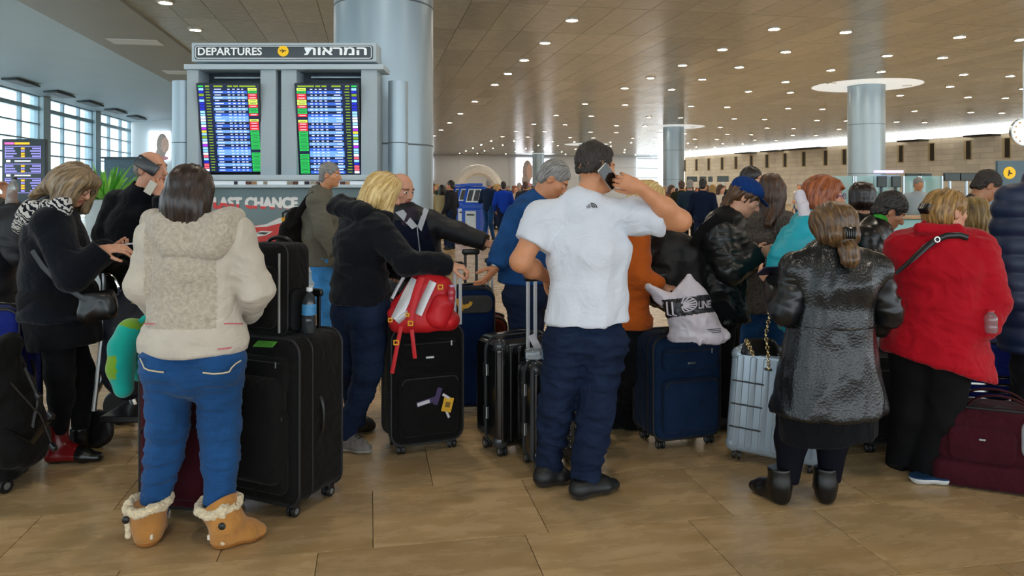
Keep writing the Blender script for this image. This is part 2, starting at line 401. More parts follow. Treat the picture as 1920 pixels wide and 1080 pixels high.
b = MB()
for (u, v0, w) in rest:
    x0, x1, y0, y1 = u+.0022, u+w-.0022, v0+.0022, v0+ROW-.0022; b.add([(x0, y0, 0), (x1, y0, 0), (x1, y1, 0), (x0, y1, 0)], [(0, 1, 2, 3)])
tag(b.build('outer_tiles', M_tile, floor), kind='stuff')

# ---- ceiling: long polished panels
def ceil_mat():
    m = stone_mat('ceiling_panel', '#979d99', '#a9aeaa', .2)
    for n_ in m.node_tree.nodes:
        if n_.type == 'MIX': n_.inputs[0].default_value = .12; m.node_tree.nodes['Principled BSDF'].inputs['Specular IOR Level'].default_value = .8
    N = m.node_tree.nodes; L = m.node_tree.links; tc = N.new('ShaderNodeTexCoord'); n = N.new('ShaderNodeTexNoise'); n.inputs['Scale'].default_value = .9; n.inputs['Detail'].default_value = 1
    bp = N.new('ShaderNodeBump'); bp.inputs['Strength'].default_value = .25; bp.inputs['Distance'].default_value = .05; L.new(tc.outputs['Object'], n.inputs['Vector']); L.new(n.outputs['Fac'], bp.inputs['Height']); L.new(bp.outputs['Normal'], N['Principled BSDF'].inputs['Normal'])
    return m
M_pan = ceil_mat(); M_slot = mat('ceiling_joint', '#2e2a24', .7); M_white = mat('white_plaster', '#c9d4d8', .55, var=.03, vs=1.)
U0 = -5.75
ceil = MB().add([(U0, -14, CEIL+.05), (50, -14, CEIL+.05), (50, 98, CEIL+.05), (U0, 98, CEIL+.05)], [(3, 2, 1, 0)]).build('ceiling', M_slot)
ceil.rotation_euler = (0, 0, HA); tag(ceil, kind='structure')
PW, PL = .9, 3.1
me = bpy.data.meshes.new('panel'); x, y = PW/2-.006, PL/2-.012
me.from_pydata([(-x, -y, .03), (x, -y, .03), (x, y, .03), (-x, y, .03), (-x, -y, 0), (x, -y, 0), (x, y, 0), (-x, y, 0)], [], [(4, 7, 6, 5), (0, 4, 5, 1), (1, 5, 6, 2), (2, 6, 7, 3), (3, 7, 4, 0)]); me.materials.append(M_pan)
vis, oth = [], []
for i in range(int((50-U0)/PW)+1):
    for j in range(36):
        u, v = U0+PW*(i+.5), -13.9+PL*(j+.5)+.5
        if u > 50 or v > 97: continue
        p = hall(u, v, CEIL); (vis if on_screen(p, 120, 90) else oth).append((u, v, p[1]))
vis.sort(key=lambda t: t[2]); oth += vis[300:]; vis = vis[:300]
for (u, v, _) in vis:
    o = link(bpy.data.objects.new('panel', me)); o.parent = ceil; o.location = (u, v, CEIL)
b = MB()
for (u, v, _) in oth: b.add([(u-x, v-y, CEIL), (u-x, v+y, CEIL), (u+x, v+y, CEIL), (u+x, v-y, CEIL)], [(0, 1, 2, 3)])
tag(b.build('outer_panels', M_pan, ceil), kind='stuff')
# white soffits towards the window side
def hquad(name, pts, m, kind='structure'):
    return tag(MB().add([hall(*p) for p in pts], [tuple(range(len(pts)))]).build(name, m), kind=kind)
def hbox(mb, u0, u1, v0, v1, z0, z1):
    q = [hall(u, v, z) for z in (z0, z1) for (u, v) in ((u0, v0), (u1, v0), (u1, v1), (u0, v1))]
    return mb.add(q, [(0, 3, 2, 1), (4, 5, 6, 7), (0, 1, 5, 4), (1, 2, 6, 5), (2, 3, 7, 6), (3, 0, 4, 7)])
M_soff = mat('grey_soffit', '#8d938f', .5, var=.03, vs=.7)
s = MB(); hbox(s, -8.1, U0, -14, 54, CEIL-.06, CEIL+.12); tag(s.build('trim_1', M_soff), kind='structure')
s = MB(); prof = [(-8.1, CEIL+.02), (-9.2, CEIL+.2), (-10.6, CEIL+.32), (-12, CEIL+.34), (-13.6, CEIL+.22), (-15.9, CEIL-.02)]
s.rings([[hall(u, -14, z) for u, z in prof], [hall(u, 54, z) for u, z in prof]], cap=False, closed=False); s.f = [tuple(reversed(f)) for f in s.f]
tag(s.build('trim_2', mat('blue_grey_plaster', '#93a5ad', .55, var=.03, vs=.5), smooth=True), kind='structure')
s = MB()
for (u, v, w, l) in ((-6.9, 18.4, 1.4, .8), (-6.9, 24, 1.4, .8), (-6.9, 30, 1.4, .8)): hbox(s, u-w/2, u+w/2, v-l/2, v+l/2, CEIL-.075, CEIL-.055)
tag(s.build('trim_3', M_white), kind='structure')
for k in range(6):
    s = MB(); hbox(s, -14.9, -14.3, 30+4*k, 32.2+4*k, CEIL+.02, CEIL+.1); g = s.build('ceiling_vent', mat('vent_dark', '#4a5558', .6)); tag(g, 'long dark slot vent in the white ceiling above the tall windows', 'vent', 'slot vents above the windows')
# downlights
M_lamp = glow('downlight_lens', '#fff1de', LAMP); M_ring = mat('downlight_ring', '#b9b2a4', .35, .6, var=0)
ring = MB(); ring.lathe([(.2, 0), (.2, -.026), (.155, -.034), (.15, -.008)], seg=14); ring.mat(1).add([(.15*math.cos(2*math.pi*i/14), .15*math.sin(2*math.pi*i/14), -.012) for i in range(14)], [tuple(reversed(range(14)))])
proto = None; n_l = 0; far = MB().mat(1)
for u in (-4.8, .2, 5.2, 11, 13.2, 16.9, 19, 22.6, 24.7, 28.4, 30.5, 34.2, 36.3):
    for k in range(-7, 25):
        v = 19+3.1*k; p = hall(u, v, CEIL)
        if abs(u-.2) < 1.2 and v > 9: continue
        if v > 66 or u > 37:
            if (k % 2): continue
            far.add([p+np.array([.06*math.cos(2*math.pi*i/8), .06*math.sin(2*math.pi*i/8), -.01]) for i in range(8)], [tuple(reversed(range(8)))]); continue
        if k < 0 and (k % 2 or u > 20): continue
        if v > 33 and k % 2: continue
        if proto is None:
            proto = ring.build('downlight', [M_ring, M_lamp]); o = proto
        else: o = link(proto.copy())
        o.location = tuple(p); tag(o, 'round recessed white downlight glowing in the brown panelled ceiling', 'downlight', 'recessed downlights of the hall ceiling'); n_l += 1
tag(far.build('distant_downlights', [M_ring, glow('far_downlight_lens', '#fff1de', LAMP*6)]), 'tiny bright downlights at the far end of the ceiling', 'downlight', kind='stuff')

# ---- columns
M_col = mat('column_metal', '#9aabb5', .34, .45, var=.04, vs=.6, stretch=(1, 1, .2)); M_seam = mat('column_seam', '#5d676d', .5, .3)
M_rose = mat('ceiling_rose_glow', '#e8efee', .5, var=0, emis='#e6f6ff', est=.55)  # white disc, own glow added for the light halo round the column head
def column(u, v, label, rose=True, r=.75):
    t = thing('column', label, 'column', hall(u, v, 0))
    m = MB(); m.cyl((0, 0, 0), (0, 0, CEIL), r, seg=48, cap=False); m.build('shaft', M_col, t, True)
    m = MB()
    for z in (2.2, 4.3): m.lathe([(r+.001, z-.012), (r+.004, z-.012), (r+.004, z+.012), (r+.001, z+.012)], seg=48)
    m.build('seam_ring', M_seam, t)
    if rose:
        m = MB(); m.lathe([(r+.02, CEIL-.02), (2.0, CEIL-.02), (2.15, CEIL-.012), (2.2, CEIL-.001)], seg=48); m.f = m.f[:-2]; m.mi = m.mi[:-2]; m.build('ceiling_rose', M_rose, t, True)
column(.2, 11.6, 'massive round blue-grey metal column right behind the departures board', False)
column(21, 28.8, 'round silver column with white ceiling disc, nearest one on the right of the hall')
column(21.4, 50.6, 'slimmer-looking round column with white ceiling disc behind the raised elbow')
column(21.2, 72, 'distant thin column right above the short-haired man\'s head', True)
column(21, 93, 'farthest thin column in front of the white lit poster')
column(.2, 33, 'round column hidden behind the departures board', False)

# ---- left window wall (glazed), white end wall
M_frame = mat('window_frame', '#86a0ac', .45, .0, var=.05); M_glass = None
def glass_mat():
    m = bpy.data.materials.new('window_glass'); m.use_nodes = True; nt = m.node_tree; N = nt.nodes; L = nt.links
    N.remove(N['Principled BSDF']); tr = N.new('ShaderNodeBsdfTransparent'); tr.inputs[0].default_value = (.93, .97, .98, 1); gl = N.new('ShaderNodeBsdfGlossy'); gl.inputs['Roughness'].default_value = .03
    mx = N.new('ShaderNodeMixShader'); mx.inputs[0].default_value = .06; L.new(tr.outputs[0], mx.inputs[1]); L.new(gl.outputs[0], mx.inputs[2]); L.new(mx.outputs[0], N['Material Output'].inputs['Surface']); return m
M_glass = glass_mat()
WU = -15.8; ZT = [.15, 1.0, 1.75, 2.5, 3.2, 3.9, 4.65, 5.4, 5.98]
nb = 0
for k in range(-7, 2):
    v0 = 40+7*k; v1 = v0+7
    nb += 1; w = link(bpy.data.objects.new('window_%d' % nb, None)); tag(w, kind='structure'); w.location = tuple(hall(WU, v0)); org = np.array(hall(WU, v0)); w.empty_display_size = .2
    def put(m, nm, ma):
        m.v = [tuple(np.array(p)-org) for p in m.v]; return m.build(nm, ma, w)
    m = MB(); hbox(m, WU-.3, WU+.3, v0-.42, v0+.42, 0, CEIL); put(m, 'post', M_white if False else mat('window_post', '#9fb6bf', .5, var=.04))
    vs = [v0+.42, v0+2.6, v0+4.75, v1-.42]
    for vv in vs:
        m = MB(); hbox(m, WU-.09, WU+.09, vv-.05, vv+.05, .1, CEIL-.02); put(m, 'mullion', M_frame)
    for i, z in enumerate(ZT):
        m = MB(); th = .1 if i == 7 else .035; hbox(m, WU-.11, WU+.13, v0+.42, v1-.42, z-th, z+th); put(m, 'transom', M_frame)
    for a in range(3):
        for i in range(len(ZT)-1):
            m = MB(); hbox(m, WU-.012, WU+.012, vs[a]+.07, vs[a+1]-.07, ZT[i]+.05, ZT[i+1]-.05); put(m, 'pane', M_glass)
m = MB(); hbox(m, WU-.3, -2, 54, 54.3, 0, CEIL+.4); tag(m.build('wall_back_left', M_white), kind='structure')
m = MB(); hbox(m, -2.3, -2, 54, 97, 0, CEIL+.2); tag(m.build('wall_left', M_white), kind='structure')
# things standing in front of the windows: a dark booth and a far counter
t = thing('dark_booth', 'dark blue-grey booth standing before the tall windows', 'booth', hall(-13.5, 46.3)); R = RZ(HA)
MB().box((0, 0, 1.6), (1.6, 4.2, 3.2), R).build('cabin', mat('booth_blue', '#4c6673', .5), t); MB().box((.0, 0, 3.25), (1.9, 4.5, .1), R).build('roof', mat('booth_roof', '#39474f', .5), t)
MB().box(R @ np.array([.83, -.9, 1.3]), (.06, 1.4, 2.3), R).build('door', mat('booth_door', '#2f3d46', .4), t)

# ---- back wall with lit posters and an arch
M_bw = mat('grey_wall_panel', '#bcc1c6', .5, var=.04, vs=.3)
BV = 96.5
m = MB(); hbox(m, -2, 38.5, BV, BV+.3, 0, CEIL+.1); bwall = tag(m.build('wall_back', M_bw), kind='structure')
for i in range(6):
    for j in range(4):
        m = MB(); hbox(m, -1.9+6.6*i, 4.6+6.6*i, BV-.06, BV, .1+1.45*j, 1.5+1.45*j); m.build('panel', M_bw, bwall)
def far_px(px, v):   # hall u where a photo column meets the depth v
    t = (px-CX)/F; # (u UX+v VX)/(u UY+v VY) = t
    return (t*v*VY-v*VX)/(UX-t*UY)
def wall_poster(name, label, px0, px1, py0, py1, v, figure):
    u0, u1 = far_px(px0, v), far_px(px1, v); Y = hall((u0+u1)/2, v)[1]; z1, z0 = EYE+(CY-py0)*Y/F, EYE+(CY-py1)*Y/F
    t = thing(name, label, 'poster', hall((u0+u1)/2, v-.1, 0)); org = hall((u0+u1)/2, v-.1, 0)
    m = MB(); hbox(m, u0, u1, v-.22, v-.08, z0, z1); m.v = [tuple(np.array(p)-org) for p in m.v]; m.build('lightbox', glow('poster_light', '#f2f6ff', 2.2), t)
    if figure:
        m = MB(); w = u1-u0; h = z1-z0
        def disc(uc, zc, ru, rz_, i, dv):
            m.mat(i).add([hall(u0+w*uc+ru*w*math.cos(a), v-.23-dv, z0+h*zc+rz_*h*math.sin(a))-org for a in [2*math.pi*q/16 for q in range(16)]], [tuple(range(16))])
        disc(.64, .52, .27, .4, 0, 0); disc(.56, .22, .24, .2, 0, .004); disc(.78, .52, .19, .27, 1, .01); disc(.74, .06, .2, .07, 2, .012)
        m.build('portrait', [mat('print_hair', '#b3a299', .6, var=.2, vs=2.), mat('print_skin', '#e0b8a5', .6), mat('print_pink', '#d59aa5', .6)], t)
wall_poster('lit_poster', 'white lit poster with a portrait left of the farthest column', 967, 1000, 296, 350, BV, True)
wall_poster('lit_poster', 'plain white lit poster right of the farthest column', 1008, 1034, 298, 350, BV, False)
wall_poster('lit_poster', 'narrow white lit panel beside the massive column on the far wall', 801, 812, 296, 338, BV, False)
wall_poster('lit_poster', 'glowing panel standing for bright windows in the far wall beside the slim column', 1226, 1243, 296, 350, BV, False)  # glowing box put in for the opening with bright windows, not a poster
wall_poster('lit_poster', 'white poster of a long-haired face on the curved wall left of the board', 281, 320, 246, 300, 54, True)
u0, u1 = far_px(852, 80), far_px(938, 80)
m = MB(); m.tube([hall(u0+(u1-u0)*(.5-.5*math.cos(a)), 80, .0+3.6*math.sin(a)**.8) for a in np.linspace(0, math.pi, 24)], .6, 8, flat=.6)
tag(m.build('entrance_arch', mat('arch_cream', '#e2e1dc', .5, emis='#f4f2ea', est=.05), smooth=True), 'pale cream arch standing before the grey far wall', 'arch')

# ---- right stone wall with slot windows
M_lime = None
def lime():
    m = mat('limestone_wall', '#ece8de', .7, var=.1, vs=.9); nt = m.node_tree; N = nt.nodes; L = nt.links; b = N['Principled BSDF']
    tc = N.new('ShaderNodeTexCoord'); mp = N.new('ShaderNodeMapping'); mp.inputs['Rotation'].default_value = (math.pi/2, 0, 0); L.new(tc.outputs['Object'], mp.inputs['Vector'])
    bt = N.new('ShaderNodeTexBrick'); bt.inputs['Scale'].default_value = 1.; bt.inputs['Brick Width'].default_value = 2.2; bt.inputs['Row Height'].default_value = .42; bt.inputs['Mortar Size'].default_value = .02
    for k, c in (('Color1', .9), ('Color2', 1.05), ('Mortar', .75)): bt.inputs[k].default_value = (c, c, c*.97, 1)
    L.new(mp.outputs['Vector'], bt.inputs['Vector'])
    src = b.inputs['Base Color'].links[0].from_socket; mx = N.new('ShaderNodeMix'); mx.data_type = 'RGBA'; mx.blend_type = 'MULTIPLY'; mx.inputs[0].default_value = 1; L.new(src, mx.inputs[6]); L.new(bt.outputs['Color'], mx.inputs[7]); L.new(mx.outputs[2], b.inputs['Base Color']); return m
M_lime = lime()
A = hall(38.7, 88, 0); B = hall(44.6, 44.3, 0); Dw = nrm(B-A); Nw = np.array([-Dw[1], Dw[0], 0]);
if np.dot(Nw, -A) < 0: Nw = -Nw
Lw = np.linalg.norm(B-A)+34; angw = math.atan2(Dw[1], Dw[0])
wr = MB().box((Lw/2, -.2*np.sign(np.dot(Nw, (-math.sin(angw), math.cos(angw), 0))), 2.75), (Lw, .4, 5.5)).build('wall_right', M_lime); wr.location = tuple(A); wr.rotation_euler = (0, 0, angw); tag(wr, kind='structure')
sg = np.sign(np.dot(Nw, (-math.sin(angw), math.cos(angw), 0)))
def wall_t(px):
    d = np.array([(px-CX)/F, 1.0]); # A + t Dw = s d
    M2 = np.array([[Dw[0], -d[0]], [Dw[1], -d[1]]]); return np.linalg.solve(M2, -A[:2])[0]
M_dark = mat('slot_dark', '#3a352c', .6); M_rev = mat('slot_reveal', '#cdbf9b', .6)
for i, px in enumerate((1284, 1306, 1329, 1354, 1380, 1409, 1438, 1472, 1507, 1548, 1583, 1633, 1689, 1747, 1815, 1888)):
    t = wall_t(px); o = MB(); o.box((t, sg*.02, 4.45), (.62, .1, 1.5)); o.mat(1).box((t+.09, sg*.05, 4.45), (.36, .1, 1.36)); o.build('slot_window', [M_rev, M_dark], wr)
for px in (1405, 1455, 1497, 1532, 1720, 1850):
    t = wall_t(px); MB().box((t, sg*.5, 5.42), (2.6 if px < 1700 else 2.2, 1.0, .12)).build('shelf_hood', M_dark, wr)
# wall washer strip between wall head and ceiling
MB().box((Lw/2, sg*.35, 5.62), (Lw, .12, .05)).build('light_cove', glow('cove_light', '#fff2dd', 3.2), wr)
# far right: bright clerestory glazing between back wall and stone wall
m = MB(); hbox(m, 35.4, 38.4, BV-.4, BV-.2, .4, 5.8); cw = m.build('window_90', glow('far_window_light', '#eef6fb', 1.8)); tag(cw, kind='structure')
for i in range(5):
    m = MB(); hbox(m, 35.4, 38.4, BV-.5, BV-.4, .4+1.3*i, .52+1.3*i); m.build('transom', M_frame, cw)
# ------------------------------------------------------------------ people
SK = {}
def skin(name, col):
    m = mat('skin_'+name, col, .48, var=.07, vs=25., bump=.08, bs=220., bd=.002); b = m.node_tree.nodes['Principled BSDF']
    b.inputs['Subsurface Weight'].default_value = .08; b.inputs['Subsurface Radius'].default_value = (.012, .005, .003); return m
M_eye = mat('eye_white', '#d8d2cc', .25, var=0); M_iris = mat('eye_dark', '#2a1c14', .2, var=0); M_lip = mat('lips', '#a8645a', .4); M_brow = mat('brow', '#6a4a38', .7)

def head_frame(fwd, up=(0, 0, 1)):
    f = nrm(fwd); r = nrm(np.cross(f, up)); u = np.cross(r, f); return np.stack([r, f, u], 1)     # columns: right, forward, up
def add_head(V, c, M, s=1., neck=None, nr=.056, male=True):
    def q(x, y, z): return c+s*(M @ np.array([x, y, z]))
    def e(p, r, k=.02, sub=False, R=None): V.ell(q(*p), tuple(s*x for x in r), M if R is None else M @ R, s*k, sub)
    e((0, -.012, .035), (.074, .094, .080)); e((0, .03, -.02), (.060, .060, .075), .03); e((0, .033, -.066), (.049 if male else .044, .05, .042), .03)
    e((0, .066, -.093), (.022 if male else .018, .018, .015), .02)
    V.seg(q(-.034, .079, .027), q(.034, .079, .027), s*.012, k=s*.015)
    for x in (-1, 1):
        e((x*.046, .052, -.02), (.02, .022, .018), .02)
        e((x*.031, .094, .006), (.017, .012, .010), .01, True); e((x*.031, .077, .005), (.0135, .0135, .0125), .003)
        e((x*.076, -.012, -.004), (.009, .019, .031), .008, R=RX(-.25) @ RZ(x*.35)); e((x*.084, -.008, -.002), (.006, .011, .018), .006, True, R=RX(-.25))
    V.seg(q(0, .086, .016), q(0, .108, -.026), s*.0085, s*.0135, k=s*.012); e((0, .098, -.032), (.018, .012, .009), .008)
    e((0, .084, -.057), (.024, .012, .0055), .006); e((0, .083, -.068), (.020, .011, .0065), .006); e((0, .09, -.0625), (.024, .006, .0018), .003, True)
    if neck is not None: V.seg(q(0, -.018, -.06), neck, s*nr, (s*nr*1.12, s*nr*1.05), side=M[:, 0], k=.035)
def head_mi(Vt, c, M, s, brow=True):
    l = ((Vt-c) @ M)/s; x, y, z = np.abs(l[:, 0]), l[:, 1], l[:, 2]; mi = np.zeros(len(Vt), int)
    ey = ((x-.031)**2/.0135**2+(z-.005)**2/.0065**2 < 1) & (y > .079); mi[ey] = 1
    mi[ey & ((x-.031)**2+(z-.005)**2 < .0052**2)] = 2
    mi[(x < .024) & (z < -.053) & (z > -.074) & (y > .083)] = 3
    if brow: mi[(x > .013) & (x < .05) & (np.abs(z-.027-.1*(.03-x)) < .0038) & (y > .06)] = 4
    return mi
def add_hand(V, w, d, n, thumb, curl=.5, s=1., spread=.06, thumb_curl=.4, base_r=.028):
    """wrist w, finger direction d, palm normal n (side the fingers bend to), thumb = +1/-1 side of d x n"""
    d = nrm(d); n = np.asarray(n, float); n = nrm(n-np.dot(n, d)*d); t = np.cross(d, n)*thumb
    V.seg(w-d*.01, w+d*.03*s, (base_r, base_r*.75), (.034*s, .017*s), side=t, k=.015)
    V.seg(w+d*.028*s, w+d*.082*s, (.035*s, .015*s), (.038*s, .0125*s), side=t, k=.015)
    V.ell(w+d*.03*s+t*.022*s+n*.008*s, (.017*s, .024*s, .016*s), np.stack([t, d, n], 1), .012)
    for i, (o, L, r) in enumerate(((.029, .074, .0088), (.0095, .083, .009), (-.0105, .077, .0086), (-.029, .06, .0076))):
        p = w+d*(.084-.004*abs(i-1))*s+t*o*s; a = 0.; dd = nrm(d+t*spread*(o/.03))
        for j, fr in enumerate((.44, .31, .25)):
            a += curl*(.75, 1.0, .7)[j]; q = p+(dd*math.cos(a)+n*math.sin(a))*L*fr*s
            V.seg(p, q, r*s*(1-.06*j), r*s*(1-.06*(j+1)), k=.004); p = q
    p = w+d*.022*s+t*.03*s+n*.006*s; a = thumb_curl; dirs = nrm(d*.75+t*(.75-a*.8)+n*(.15+a*.9))
    for j, (L, r) in enumerate(((.036, .0115), (.03, .0102), (.024, .009))):
        q = p+dirs*L*s; V.seg(p, q, r*s, r*s*.92, k=.006); p = q; dirs = nrm(dirs+d*.25-t*.12+n*.15*a)

class Person:
    def __init__(s, label, base, skin_m, cat='person'):
        s.base = np.array([base[0], base[1], 0.]); s.t = thing('person', label, cat, s.base); s.chunks = []; s.skin = skin_m; s.J = {}
    def put(s, name, V, res, m, wr=None, smooth_it=1, mi=None, parent=None, seed=1, label=None):
        v, f = V.mesh(res)
        if smooth_it: v = smoothv(v, f, smooth_it)
        if wr is not None:
            for (amp, fr) in (wr if isinstance(wr, list) else [wr]): v = wrinkle(v, f, amp, fr, seed)
        mm = mi(v[f].mean(1)) if mi is not None else None
        o = mesh_obj(name, v-s.base, f, m, parent or s.t, True, mm)
        if label: o['label'] = label
        return o
    def skin_chunk(s, V, res, mi=None):
        v, f = V.mesh(res); v = smoothv(v, f, 1, .35); s.chunks.append((v, f, np.zeros(len(v), int) if mi is None else mi(v)))
    def finish(s):
        off = 0; vs, fs, ms = [], [], []
        for v, f, m in s.chunks: vs.append(v); fs.append(f+off); ms.append(m[f[:, 0]]); off += len(v)
        return mesh_obj('body', np.concatenate(vs)-s.base, np.concatenate(fs), [s.skin, M_eye, M_iris, M_lip, M_brow], s.t, True, np.concatenate(ms))
    # ---- joints: dict of world points; sides a (screen left) and b (screen right)
    def core(s, J, w=(.155, .135, .165), d=(.105, .095, .11), head_s=1., headdir=(0, 1, 0), headup=(0, 0, 1), male=True, res=.006, brow=True, neck_r=.055):
        s.J = J; s.M = head_frame(headdir, headup); s.hs = head_s
        V = Vol(); add_head(V, J['head'], s.M, head_s, J['neck']-np.array([0, 0, .03]), neck_r, male)
        s.skin_chunk(V, res, lambda v: head_mi(v, J['head'], s.M, head_s, brow))
        V = Vol(); s.torso(V, -.03, w, d); s.w, s.d = w, d
        for q in 'ab':
            if 'sh'+q in J: s.arm(V, q, -.010, whole=True)
            if 'hip'+q in J: s.leg(V, q, -.014)
        s.skin_chunk(V, .016)
    def torso(s, V, g=0., w=None, d=None, top=True, k=.05, hipg=0., bottom=None):
        J = s.J; w = w or s.w; d = d or s.d
        hs = nrm(J['hipb']-J['hipa']); ss = nrm(J['shb']-J['sha']); hip = (J['hipa']+J['hipb'])/2; sh = (J['sha']+J['shb'])/2
        nk = J['neck']; wa = J.get('waist', hip*.55+sh*.45); ch = J.get('chest', hip*.2+sh*.8)
        V.seg(hip, wa, (w[2]+g+hipg, d[2]+g+hipg*.7), (w[1]+g, d[1]+g), side=hs, k=k); V.seg(wa, ch, (w[1]+g, d[1]+g), (w[0]+g, d[0]+g), side=ss, k=k)
        V.seg(ch, nk*.72+ch*.28, (w[0]+g, d[0]+g), (.085+g, .07+g), side=ss, k=k)
        for q in 'ab': V.seg(J['sh'+q], sh*.45+nk*.55, .055+g, .055+g, k=k)
        if bottom is not None: V.seg(hip, bottom[0], (w[2]+g+hipg, d[2]+g+hipg*.7), bottom[1], side=hs, k=k)
        return V
    def arm(s, V, q, g=0., whole=True, r=(.056, .045, .041, .029), to=1., k=.03):
        J = s.J; V.seg(J['sh'+q], J['el'+q], r[0]+g, r[1]+g, k=k)
        if whole:
            w = J['el'+q]+(J['wr'+q]-J['el'+q])*to; V.seg(J['el'+q], w, r[2]+g, r[2]+(r[3]-r[2])*to+g, k=k)
        return V
    def leg(s, V, q, g=0., r=(.092, .062, .056, .04), k=.04, to=1., skip_top=False):
        J = s.J
        V.seg(J['hip'+q], J['kn'+q], r[0]+g, r[1]+g, k=k)
        a = J['kn'+q]+(J['an'+q]-J['kn'+q])*to; mid = J['kn'+q]*.65+a*.35+nrm(np.cross(J['hipb']-J['hipa'], (0, 0, 1)))*(-.012)
        V.seg(J['kn'+q], mid, r[1]+g, r[2]+g, k=k); V.seg(mid, a, r[2]+g, r[3]+g, k=k); return V
    def hand(s, q, d=None, n=(0, 0, -1), thumb=1, curl=.5, size=1., fore=True, tc=.4, w=None, res=.0042):
        J = s.J; V = Vol(); wr = J['wr'+q] if w is None else w; dd = nrm(wr-J['el'+q]) if d is None else nrm(d)
        if fore: V.seg(J['el'+q]*.4+wr*.6, wr, (.036*size, .032*size), (.028*size, .022*size), side=np.cross(dd, n), k=.015)
        add_hand(V, wr, dd, n, thumb, curl, size, thumb_curl=tc, base_r=.028*size); s.skin_chunk(V, res)
    def shoe(s, q, heel, toe, m, sole, name='shoe', h=.1, wd=.042, boot=None, sole_h=.022, res=.007, bulk=1., mi=None):
        """heel and toe are floor points"""
        heel = np.asarray(heel, float); toe = np.asarray(toe, float); dr = nrm(toe-heel); z = np.array([0, 0, 1.]); sd = np.cross(dr, z); L = np.linalg.norm(toe-heel)
        V = Vol(); hp = heel+dr*.04; ball = heel+dr*L*.66; tp = toe-dr*.035
        V.seg(hp+z*.045, ball+z*.038, (wd*.92*bulk, .045*bulk), (wd*1.12*bulk, .036*bulk), side=sd, k=.02); V.seg(ball+z*.036, tp+z*.03, (wd*1.12*bulk, .036*bulk), (wd*.82*bulk, .027*bulk), side=sd, k=.02)
        an = s.J['an'+q]; V.seg(hp+dr*.015+z*.05, an*.7+(hp+dr*.02+z*h)*.3, .045*bulk, .044*bulk, k=.03); V.seg(ball+z*.05, an-z*.01, .03*bulk, .04*bulk, k=.03)
        if boot is not None: V.seg(an, boot[0], boot[1], boot[2], k=.03); V.cut(boot[0], nrm(boot[0]-an), .2)
        else: V.cut(an+z*.02, z, .2)
        V.cut((0, 0, .001), (0, 0, -1))
        so = s.put(name, V, res, [m, sole], mi=mi or (lambda v: (v[:, 2] < sole_h).astype(int)))
        if name == 'sneaker':
            vv = np.array([q.co for q in so.data.vertices])+s.base; lc = MB()
            for u in (.42, .5, .58, .66):
                c = heel+dr*L*u; w = []
                for o in (-.024, -.012, 0, .012, .024):
                    a = c+sd*o; n = vv[np.hypot(vv[:, 0]-a[0], vv[:, 1]-a[1]) < .012]; w.append(np.array([a[0], a[1], (n[:, 2].max() if len(n) else .08)+.0015])-s.base)
                lc.tube(w, .0035, 5, flat=.002, side=dr)
            lc.build('laces', mat('dark_laces', '#2c2e31', .7, var=0), so, True)
        return so
    def hair(s, build, m, res=.006, amp=.004, fr=(26, 1.4), name='hair', k=1., seed=3, drop=0., it=2):
        """build(V, q, e) adds shapes in head space"""
        c, M, hs = s.J['head'], s.M, s.hs; V = Vol()
        def q(x, y, z): return c+hs*(M @ np.array([x, y, z]))
        def e(p, r, k=.02, sub=False, R=None): V.ell(q(*p), tuple(hs*x for x in r), M if R is None else M @ R, hs*k, sub)
        build(V, q, e); v, f = V.mesh(res); v = smoothv(v, f, it, .4); l = (v-c) @ M; N = vnormals(v, f)
        th = np.arctan2(l[:, 0], -l[:, 1]-.001+.35*np.maximum(l[:, 2], 0))
        st = np.stack([th*fr[0]/2.2, l[:, 2]*fr[1]*9, np.linalg.norm(l[:, :2], axis=1)*14], 1)
        v = v+N*(amp*(vnoise(st*.9, seed)+.5*vnoise(st*1.9, seed+5)))[:, None]
        o = mesh_obj(name, v-s.base, f, m, s.t, True); a = o.data.attributes.new('strand', 'FLOAT_VECTOR', 'POINT'); a.data.foreach_set('vector', (st*1.0).astype(np.float32).ravel()); return o
# ---- hair shapes in head space
def hair_short(top=.012, side=.004, front=.035, back=-.085):
    def b(V, q, e):
        e((0, -.014, .037+top*.5), (.076+side, .096+side, .081+top)); e((0, -.062, -.03), (.06+side, .042+side, .06), .02)
        e((0, .115, -.02), (.085, .082, .085), .012, True); V.cut(q(0, 0, back), q(0, 0, back-1)-q(0, 0, back)); 
        for x in (-1, 1): e((x*.09, .006, -.03), (.03, .032, .055), .01, True)
    return b
def hair_long(length=.22, width=.07, back=.075, fringe=True, sidecover=True, flare=.015, face=.06):
    def b(V, q, e):
        e((0, -.016, .04), (.086, .106, .09)); e((0, -.055, -.03), (.08, .07, .1), .03)
        V.seg(q(0, -.06, -.04), q(0, -back, -length), (width+.01, .055), (width+flare, .03), side=(q(1, 0, 0)-q(0, 0, 0)), k=.04)
        if sidecover:
            for x in (-1, 1): V.seg(q(x*.07, -.01, .02), q(x*.075, -.005, -length*.75), (.028, .05), (.02, .03), side=(q(1, 0, 0)-q(0, 0, 0)), k=.03)
        e((0, .125, -.05), (face, .085, .12), .012, True)
    return b
# ---- trousers, straps
def strap(pts, w, th, name, m, parent, side=None, base=None):
    mb = MB(); mb.tube([np.asarray(p)-(base if base is not None else 0) for p in pts], w, 8, flat=th, side=side); return mb.build(name, m, parent, True)
